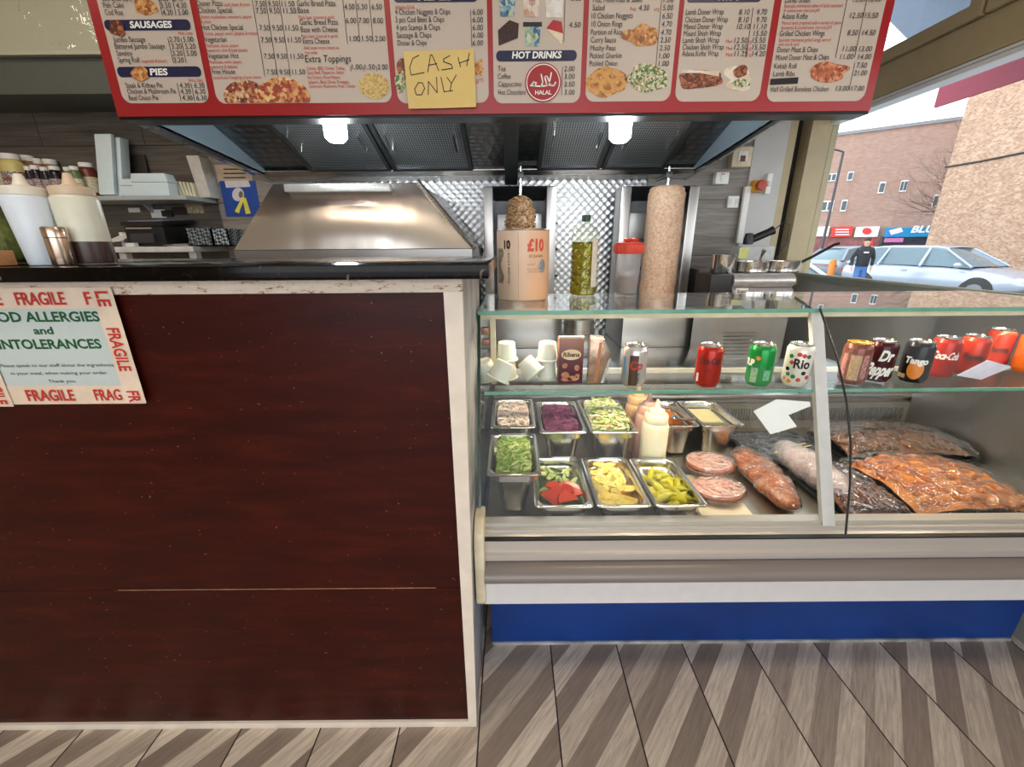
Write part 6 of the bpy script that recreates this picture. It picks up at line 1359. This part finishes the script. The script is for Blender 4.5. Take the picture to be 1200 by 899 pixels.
# long block with shops
FD = Vector((-.789, .615, 0)).normalized(); P0 = Vector((25.4, 26, 0)); FN = Vector((-FD.y, FD.x, 0))
if FN.y > 0: FN = -FN
def onf(px, py, d=0):
    r = ray(px, py); o = Vector((0, 0, CH)); t_ = (P0+FN*d-o).dot(FN)/r.dot(FN); return o+r*t_
RB = brickmat('red_brown_brick', sr(182, 146, 132), sr(168, 130, 116), sr(184, 164, 152), .225, .075)
ang = math.atan2(FD.y, FD.x)
blk = thing('brick_building', 'long flat roofed red brick block with shops across the street', 'building', tuple(P0+Vector((0, 0, SG))), ang)
Wi = WM[blk.name].inverted()
def lf(p): return Wi @ p
def lbox(name, p0, p1, d0, d1, m, parent=blk, **k):
    a, b = lf(p0), lf(p1); s = lf(P0+FN)-lf(P0); y0, y1 = a.y + s.y*d0, a.y + s.y*d1
    return build(name, MB().box((min(a.x, b.x), min(y0, y1), min(a.z, b.z)), (max(a.x, b.x), max(y0, y1), max(a.z, b.z))), m, parent, smooth=False, local=True)
top = onf(1000, 157).z
lbox('wall', P0-FD*14+Vector((0, 0, SG)), P0+FD*24+Vector((0, 0, top)), 0, -8, RB)
lbox('parapet', P0-FD*14+Vector((0, 0, top)), P0+FD*24+Vector((0, 0, top+.18)), .1, -8, mat('grey_coping', sr(140, 140, 144), .7))
WF = mat('white_window_frame', sr(236, 238, 240), .4, var=.02); WG = mat('dark_window_glass', sr(70, 84, 96), .15, var=.2)
for x0, y0, x1, y1 in ((968, 203, 981, 213), (992, 201, 1001, 212), (1028, 213, 1039, 227), (1053, 211, 1065, 225), (961, 235, 978, 248), (984, 234, 994, 248), (1091, 228, 1101, 243)):
    a, b = onf(x0, y1), onf(x1, y0); f_ = lbox('window', a, b, .0, .06, WF)
    w_ = (b-a); n = 2 if x1-x0 > 11 else 1
    for k in range(n):
        q0 = a + Vector((w_.x, w_.y, 0))*((k+.12)/n) + Vector((0, 0, w_.z*.12)); q1 = a + Vector((w_.x, w_.y, 0))*((k+.88)/n) + Vector((0, 0, w_.z*.88)); lbox('pane', q0, q1, .06, .08, WG, f_)
def shop(x0, x1, m, nm): return lbox(nm, onf(x0, 278), onf(x1, 265.5), 0, .35, m)
lbox('shopfront', onf(900, 278)+Vector((0, 0, -2.6)), onf(1032, 278), 0, .12, mat('shop_window_dark_red', sr(150, 90, 90), .3, var=.4, scale=2))
lbox('shopfront', onf(1036, 278)+Vector((0, 0, -2.6)), onf(1130, 278), 0, .12, mat('shop_window_dark', sr(54, 60, 76), .3, var=.4, scale=2))
SIGNW = mat('sign_white', sr(236, 234, 236), .4, var=.02); SIGNR = mat('sign_red', sr(220, 50, 46), .4, var=.03); SIGNB = mat('sign_blue', sr(0, 140, 196), .4, var=.03)
shop(900, 973, SIGNW, 'shop_sign'); s2 = shop(973, 1000.5, SIGNR, 'shop_sign'); s3 = shop(1000.5, 1031, SIGNW, 'shop_sign'); s4 = shop(1035, 1130, SIGNB, 'shop_sign')
def onsign(pts, d=.36): return [lf(onf(x, y, d)) for x, y in pts]
def lpoly(nm, pts, m, parent, d=.37): return build(nm, MB().add(onsign(pts, d), [tuple(range(len(pts)))]), m, parent, smooth=False, local=True)
lpoly('logo', [(1016+5.5*math.cos(k*PI/10), 271+4*math.sin(k*PI/10)) for k in range(20)], SIGNR, s3); lpoly('logo', [(950+3*math.cos(k*PI/8), 272+3*math.sin(k*PI/8)) for k in range(16)], SIGNR, s3)
for y in (268.5, 271.5, 274.5): lpoly('lettering', [(979, y), (995, y-.2), (995, y+1), (979, y+1.2)], SIGNW, s2)
lpoly('card_logo', [(1042, 270), (1056, 266.5), (1058.5, 271.5), (1044, 275.5)], SIGNW, s4)
a, b = onf(1067, 272.5, .37), onf(1096, 272, .37); k = MB(); dd = (b-a)
text_into(k, 'BLUE', lambda u, v: lf(a+dd.normalized()*u+Vector((0, 0, v))), dd.length*1.22, .36, .04, slant=.2); build('lettering', k, SIGNW, s4, smooth=False, local=True)
lbox('fascia_awning', onf(1035, 284), onf(1058, 279), .2, .7, mat('pink_awning', sr(206, 120, 170), .5))
lbox('door_red', onf(1008, 300), onf(1025, 279), .1, .2, SIGNR); lbox('wall_pier', onf(1026, 300), onf(1035, 277), .1, .3, mat('dark_pier', sr(80, 70, 74), .6))
# near gable wall
GB_ = brickmat('buff_brick', sr(204, 172, 144), sr(160, 116, 94), sr(196, 176, 158), .44, .15, 'yz')
gw = thing('brick_gable', 'tall pale buff brick gable wall right of the street', 'building', (20, 12, SG))
build('wall', MB().box((17.8, -2, SG), (26, 18.7, 14)), GB_, gw, smooth=False)
q0, q1 = aX(1108, 196, 17.78), aX(1200, 178, 17.78); build('cable', MB().tube([q0, (q0+q1)/2+Vector((0, 0, -.04)), q1+(q1-q0)], .035, 6), BLACKP, gw)
# parked cars
LPGREY = mat('alloy_wheel', sr(120, 124, 130), .4, .5)
def car(name_label, loc, rz, body_m, L=4.5, Hh=1.48, estate=True):
    o = thing('parked_car', name_label, 'car', loc, rz)
    M = lambda mb: mb
    W_ = .89; hl = L/2
    st = [(-hl, .55, .75, .8), (-hl+.12, .38, .93, .93), (-hl+.5, .26, .98, 1), (-hl+1.2, .22, .97, 1), (0, .22, .95, 1), (hl-1.5, .22, .95, 1), (hl-1.15, .22, .93, 1), (hl-.5, .26, .83, .97), (hl-.12, .36, .70, .88), (hl, .45, .58, .74)]
    m = MB(); n = 20; vs = []
    for x, zb_, zt, wf in st:
        for k in range(n):
            a = 2*PI*k/n; c, s = math.cos(a), math.sin(a); q = lambda v: math.copysign(abs(v)**.42, v)
            vs.append((x, W_*wf*q(c), (zb_+zt)/2+(zt-zb_)/2*q(s)))
    m.add(vs, [(j*n+k, j*n+(k+1) % n, (j+1)*n+(k+1) % n, (j+1)*n+k) for j in range(len(st)-1) for k in range(n)] + [tuple(range(n))[::-1], tuple((len(st)-1)*n+k for k in range(n))])
    build('body', m, body_m, o, local=True, ang=50)
    rear = -hl+.22 if estate else -hl+.7
    g = [(rear, .92, .93, .80), (rear+.42, .94, Hh-.07, .70), (rear+.8, .95, Hh, .68), (.1, .95, Hh, .68), (.45, .95, Hh-.06, .68), (hl-1.12, .92, .96, .80)]
    m = MB(); vs = []
    for x, zb_, zt, w0 in g:
        wt = w0-.12*(zt-zb_)/.5; vs += [(x, -w0-.02, zb_), (x, -wt, zt-.03), (x, -wt+.08, zt), (x, wt-.08, zt), (x, wt, zt-.03), (x, w0+.02, zb_)]
    m.add(vs, [(j*6+k, j*6+k+1, (j+1)*6+k+1, (j+1)*6+k) for j in range(len(g)-1) for k in range(5)] + [(0, 1, 2, 3, 4, 5)])
    build('windows', m, mat('car_glass', sr(104, 124, 134), .08, var=.1), o, local=True, ang=40)
    m = MB(); vs = []
    for x, zb_, zt, w0 in g[1:5]:
        wt = w0-.12*(zt-zb_)/.5; vs += [(x, -wt-.01, zt-.05), (x, -wt+.07, zt+.012), (x, 0, zt+.03), (x, wt-.07, zt+.012), (x, wt+.01, zt-.05)]
    m.add(vs, [(j*5+k, j*5+k+1, (j+1)*5+k+1, (j+1)*5+k) for j in range(3) for k in range(4)]); build('roof', m, body_m, o, local=True)
    for s in (-1, 1):
        for (x0, z0, x1, z1, w_) in ((rear, .93, rear+.42, Hh-.07, .07), (rear+.95, .94, rear+1.05, Hh-.03, .05), (.0, .94, .02, Hh-.03, .06), (hl-1.12, .95, .45, Hh-.06, .05)):
            wt1 = (.68 if z1 > Hh-.06 else .70)-.12*(z1-.94)/.5
            build('pillar', MB().tube([(x0, s*.81, z0), (x1, s*(wt1+.005), z1-.02)], w_*.6, 6), body_m, o, local=True)
        for x in (-hl+.86, hl-.88):
            ar = build('wheel_arch', MB().lathe([(.33, -.02), (.37, 0), (.37, .03), (.33, .05)], (x, s*.86-.02, .33), 24, 'y', cap=True), BLACKP, o, local=True)
            wh = build('wheel', MB().lathe([(.0005, -.10), (.2, -.10), (.31, -.09), (.32, 0), (.31, .09), (.2, .10), (.0005, .10)], (x, s*.80, .32), 24, 'y'), mat('tyre_rubber', sr(30, 30, 32), .7), o, local=True)
            build('hubcap', MB().lathe([(.0005, 0), (.19, 0), (.2, .012*s), (.0005, .02*s)], (x, s*.905, .32), 20, 'y'), LPGREY, wh, local=True)
        build('mirror', MB().ball((hl-1.35, s*.98, 1.0), (.10, .09, .07), 12, 8), body_m, o, local=True)
        build('headlight', MB().ball((hl-.2, s*.62, .64), (.17, .16, .07), 12, 8), mat('headlamp', sr(226, 232, 236), .15), o, local=True)
        build('door_handle', MB().cbox((-.35, s*.895, .82), (.16, .03, .03)), body_m, o, local=True)
    build('tail_panel', MB().cbox((-hl+.03, 0, .72), (.06, 1.5, .12)), mat('tail_lamp_red', sr(150, 30, 34), .3), o, local=True)
    return o
SILV = mat('silver_car_paint', sr(176, 184, 200), .25, .4, var=.02); WHT = mat('white_car_paint', sr(226, 230, 234), .25, var=.02); GRY = mat('grey_car_paint', sr(150, 158, 170), .3, .3, var=.02)
car('silver estate car parked beside the buff brick wall', (13.16, 13.23, SG), math.radians(-74), SILV, 4.7, 1.5)
car('white car nearest the window with its bonnet pointing right', (4.75, 8.4, SG), math.radians(-8), WHT, 4.4, 1.5)
car('grey car half hidden behind the man in the street', (15.0, 18.6, SG), math.radians(14), GRY, 4.2, 1.45)
# street lamp
b_ = aY(965, 282, 20); t_ = aY(989, 178, 20); x = (b_.x+t_.x)/2
sl_ = thing('street_lamp', 'tall dark street lamp post with a short arm in front of the brick block', 'street lamp', (b_.x, 20, SG))
LP = mat('lamp_post_grey', sr(70, 72, 80), .5, .3)
zt = t_.z; build('pole', MB().tube([(b_.x, 20, SG), (b_.x, 20, 1.5), (b_.x+.02, 20, zt)], [.07, .055, .045], 10), LP, sl_)
build('arm', MB().tube([(b_.x+.02, 20, zt), (b_.x-.3, 20, zt+.08), (b_.x-.75, 20, zt+.1)], .035, 8), LP, sl_); build('lantern', MB().ball((b_.x-.95, 20, zt+.08), (.28, .12, .07), 14, 8), mat('lantern_grey', sr(150, 156, 170), .4), sl_)
# bare tree behind the gable
tr = thing('bare_tree', 'leafless tree with fine branches beside the buff brick wall', 'tree', (22.6, 21.6, SG))
BARK = mat('grey_brown_bark', sr(138, 120, 112), .8, var=.2); rt = random.Random(21)
m = MB()
def branch(p, d, L, r, dep):
    pts = [p]; q = p.copy()
    for s in range(4):
        d = (d + Vector((rt.uniform(-.25, .25), rt.uniform(-.2, .2), rt.uniform(-.12, .18)))).normalized(); q = q + d*L/4; pts.append(q.copy())
    m.tube(pts, [r*(1-.16*s) for s in range(5)], 5)
    if dep:
        for s in range(1, 5):
            for _ in range(2 if dep > 1 else 1):
                dd = (d + Vector((rt.uniform(-.9, .9), rt.uniform(-.5, .5), rt.uniform(-.5, .8)))).normalized(); branch(pts[s], dd, L*.62, r*.48*(1-.1*s), dep-1)
for z, d in ((2.2, (-.9, -.1, .25)), (2.8, (-.8, 0, .6)), (3.3, (-.6, -.2, .9)), (3.6, (.1, 0, 1)), (3.2, (.7, 0, .8)), (2.6, (-1, .2, .05))): branch(Vector((22.6, 21.6, z)), Vector(d).normalized(), 2.2, .07, 3)
build('trunk', MB().tube([(22.6, 21.6, SG), (20.55, 19.6, 1.6), (22.6, 21.6, 3.8)], [.2, .16, .1], 10), BARK, tr); build('branches', m, BARK, tr)
single('bollard', MB().lathe([(.0005, 0), (.12, 0), (.12, .9), (.08, 1.0), (.0005, 1.0)], (*aY(978, 300, 17).xy, SG), 14), mat('bollard_orange', sr(220, 130, 50), .5), 'orange bollard standing behind the white car', 'bollard')
# awning over the window
AX = 2.75
c0, c1 = aX(1094, 126.5, AX), aX(1101, 91.5, AX)
aw = thing('awning', 'maroon shop awning hanging outside above the window', 'awning', (AX, c0.y-1, c0.z))
build('valance', MB().box((AX, -1.5, c0.z), (AX+.02, c0.y, c1.z)), mat('maroon_awning', sr(140, 34, 62), .55, var=.04), aw, smooth=False)
build('canopy', MB().prism([(AX+.02, -1.5, c1.z), (1.95, -1.5, c1.z+.55), (1.95, -1.5, c1.z+.57), (AX+.02, -1.5, c1.z+.02)], (0, c0.y+1.5, 0)), mat('blue_grey_canopy', sr(112, 128, 150), .6, var=.04), aw, smooth=False)
# ---- man in the street ----
Yp = 13.3; px_ = aY(1015, 290, Yp).x
SKIN = mat('skin', sr(206, 160, 140), .5, var=.04)
def skinned(name, verts, edges, radii, m, parent, sub=2):
    me = bpy.data.meshes.new(name); me.from_pydata([tuple(v) for v in verts], edges, [])
    o = bpy.data.objects.new(name, me); md = o.modifiers.new('skin', 'SKIN'); link(o, parent); setw(o, WM[parent.name])
    for i, r in enumerate(radii): me.skin_vertices[0].data[i].radius = (r, r) if not isinstance(r, tuple) else r
    me.skin_vertices[0].data[0].use_root = True
    s = o.modifiers.new('sub', 'SUBSURF'); s.levels = sub; s.render_levels = sub; me.materials.append(m); return o
man = thing('person', 'man in a black hoodie and blue jeans walking past the silver car', 'person', (px_, Yp, SG), -.45)
J = dict(pel=(0,0,.95), waist=(0,0,1.08), chest=(0,-.01,1.32), neck=(0,-.01,1.50), head=(0,-.03,1.585), crown=(0,-.02,1.70),
  ls=(-.17,0,1.43), le=(-.27,.03,1.15), lw=(-.26,-.06,.92), lh=(-.25,-.09,.84), rs_=(.17,0,1.43), re=(.26,.05,1.16), rw=(.24,-.02,.92), rh=(.235,-.05,.84),
  lhip=(-.085,0,.84), lk=(-.10,-.10,.52), la=(-.10,.0,.10), lt=(-.11,-.16,.05), rhip=(.085,.01,.84), rk=(.10,.02,.50), ra=(.10,.18,.12), rt_=(.11,.04,.05))
R = dict(pel=.13, waist=.125, chest=.14, neck=.046, head=.08, crown=.072, ls=.06, le=.045, lw=.034, lh=.03, rs_=.06, re=.045, rw=.034, rh=.03, lhip=.082, lk=.062, la=.042, lt=.04, rhip=.082, rk=.062, ra=.042, rt_=.04)
E_ = [('pel','waist'),('waist','chest'),('chest','neck'),('neck','head'),('head','crown'),('chest','ls'),('ls','le'),('le','lw'),('lw','lh'),('chest','rs_'),('rs_','re'),('re','rw'),('rw','rh'),('pel','lhip'),('lhip','lk'),('lk','la'),('la','lt'),('pel','rhip'),('rhip','rk'),('rk','ra'),('ra','rt_')]
def sub_skel(names, name, m, infl, cut={}):
    ns = list(names); e = [(ns.index(a), ns.index(b)) for a, b in E_ if a in ns and b in ns]
    return skinned(name, [cut.get(k, J[k]) for k in ns], e, [R[k]*infl for k in ns], m, man)
body = sub_skel(list(J), 'body', SKIN, 1)
HOOD = mat('black_hoodie', sr(30, 32, 38), .8, var=.15); JEAN = mat('blue_jeans', sr(70, 110, 170), .8, var=.1)
hd = sub_skel(['waist','pel','chest','neck','ls','le','lw','rs_','re','rw'], 'hoodie', HOOD, 1.2, {'neck': (0,-.01,1.46), 'pel': (0,0,.96)})
sub_skel(['pel','waist','lhip','lk','la','rhip','rk','ra'], 'jeans', JEAN, 1.12, {'waist': (0,0,1.03)})
build('hair', MB().ball((0, .012, 1.70), (.086, .092, .078), 16, 10), mat('dark_brown_hair', sr(50, 36, 30), .7), man, local=True)
tq = MB(); tq.lathe([(.15, .92), (.166, .925), (.168, .99), (.160, 1.0), (.165, 1.12), (.192, 1.30), (.196, 1.39), (.165, 1.45), (.105, 1.49), (.075, 1.52)], (0, 0, 0), 28, cap=False); tq.v = [Vector((v.x, v.y*.76-.005, v.z)) for v in tq.v]
build('torso', tq, HOOD, hd, local=True, ang=60)
build('hood', MB().tube([(-.10, .02, 1.47), (-.06, .09, 1.50), (.06, .09, 1.50), (.10, .02, 1.47)], [.04, .055, .055, .04], 10), HOOD, hd, local=True)
build('chest_print', MB().box((-.06, -.162, 1.32), (.06, -.14, 1.355)), WHITEINK, hd, local=True)
for s in (-1, 1):
    build('eye', MB().ball((s*.03, -.098, 1.655), .010, 8, 6), INK, body, local=True); build('ear', MB().ball((s*.082, -.02, 1.64), (.012, .022, .032), 8, 6), SKIN, body, local=True)
    hx = -.25 if s < 0 else .235; hy = -.09 if s < 0 else -.05
    for k in range(4): build('finger', MB().tube([(hx+(k-1.5)*.0, hy+(k-1.5)*.02, .83), (hx-.004*s, hy+(k-1.5)*.021-.008, .79-.006*abs(k-1.5)), (hx-.014*s, hy+(k-1.5)*.02-.01, .755)], [.010, .009, .007], 6), SKIN, body, local=True)
    build('thumb', MB().tube([(hx-.01*s, hy-.035, .86), (hx-.02*s, hy-.06, .82), (hx-.025*s, hy-.06, .79)], [.011, .010, .008], 6), SKIN, body, local=True)
    build('shoe', MB().ball(((-.11, -.09, .05) if s < 0 else (.11, .11, .06)), (.05, .14, .05), 12, 8), mat('dark_shoe', sr(40, 38, 40), .6), man, local=True)
build('nose', MB().ball((0, -.108, 1.63), (.013, .018, .022), 8, 6), SKIN, body, local=True); build('mouth', MB().ball((0, -.096, 1.59), (.026, .008, .006), 8, 6), mat('lips', sr(176, 110, 100), .5), body, local=True)
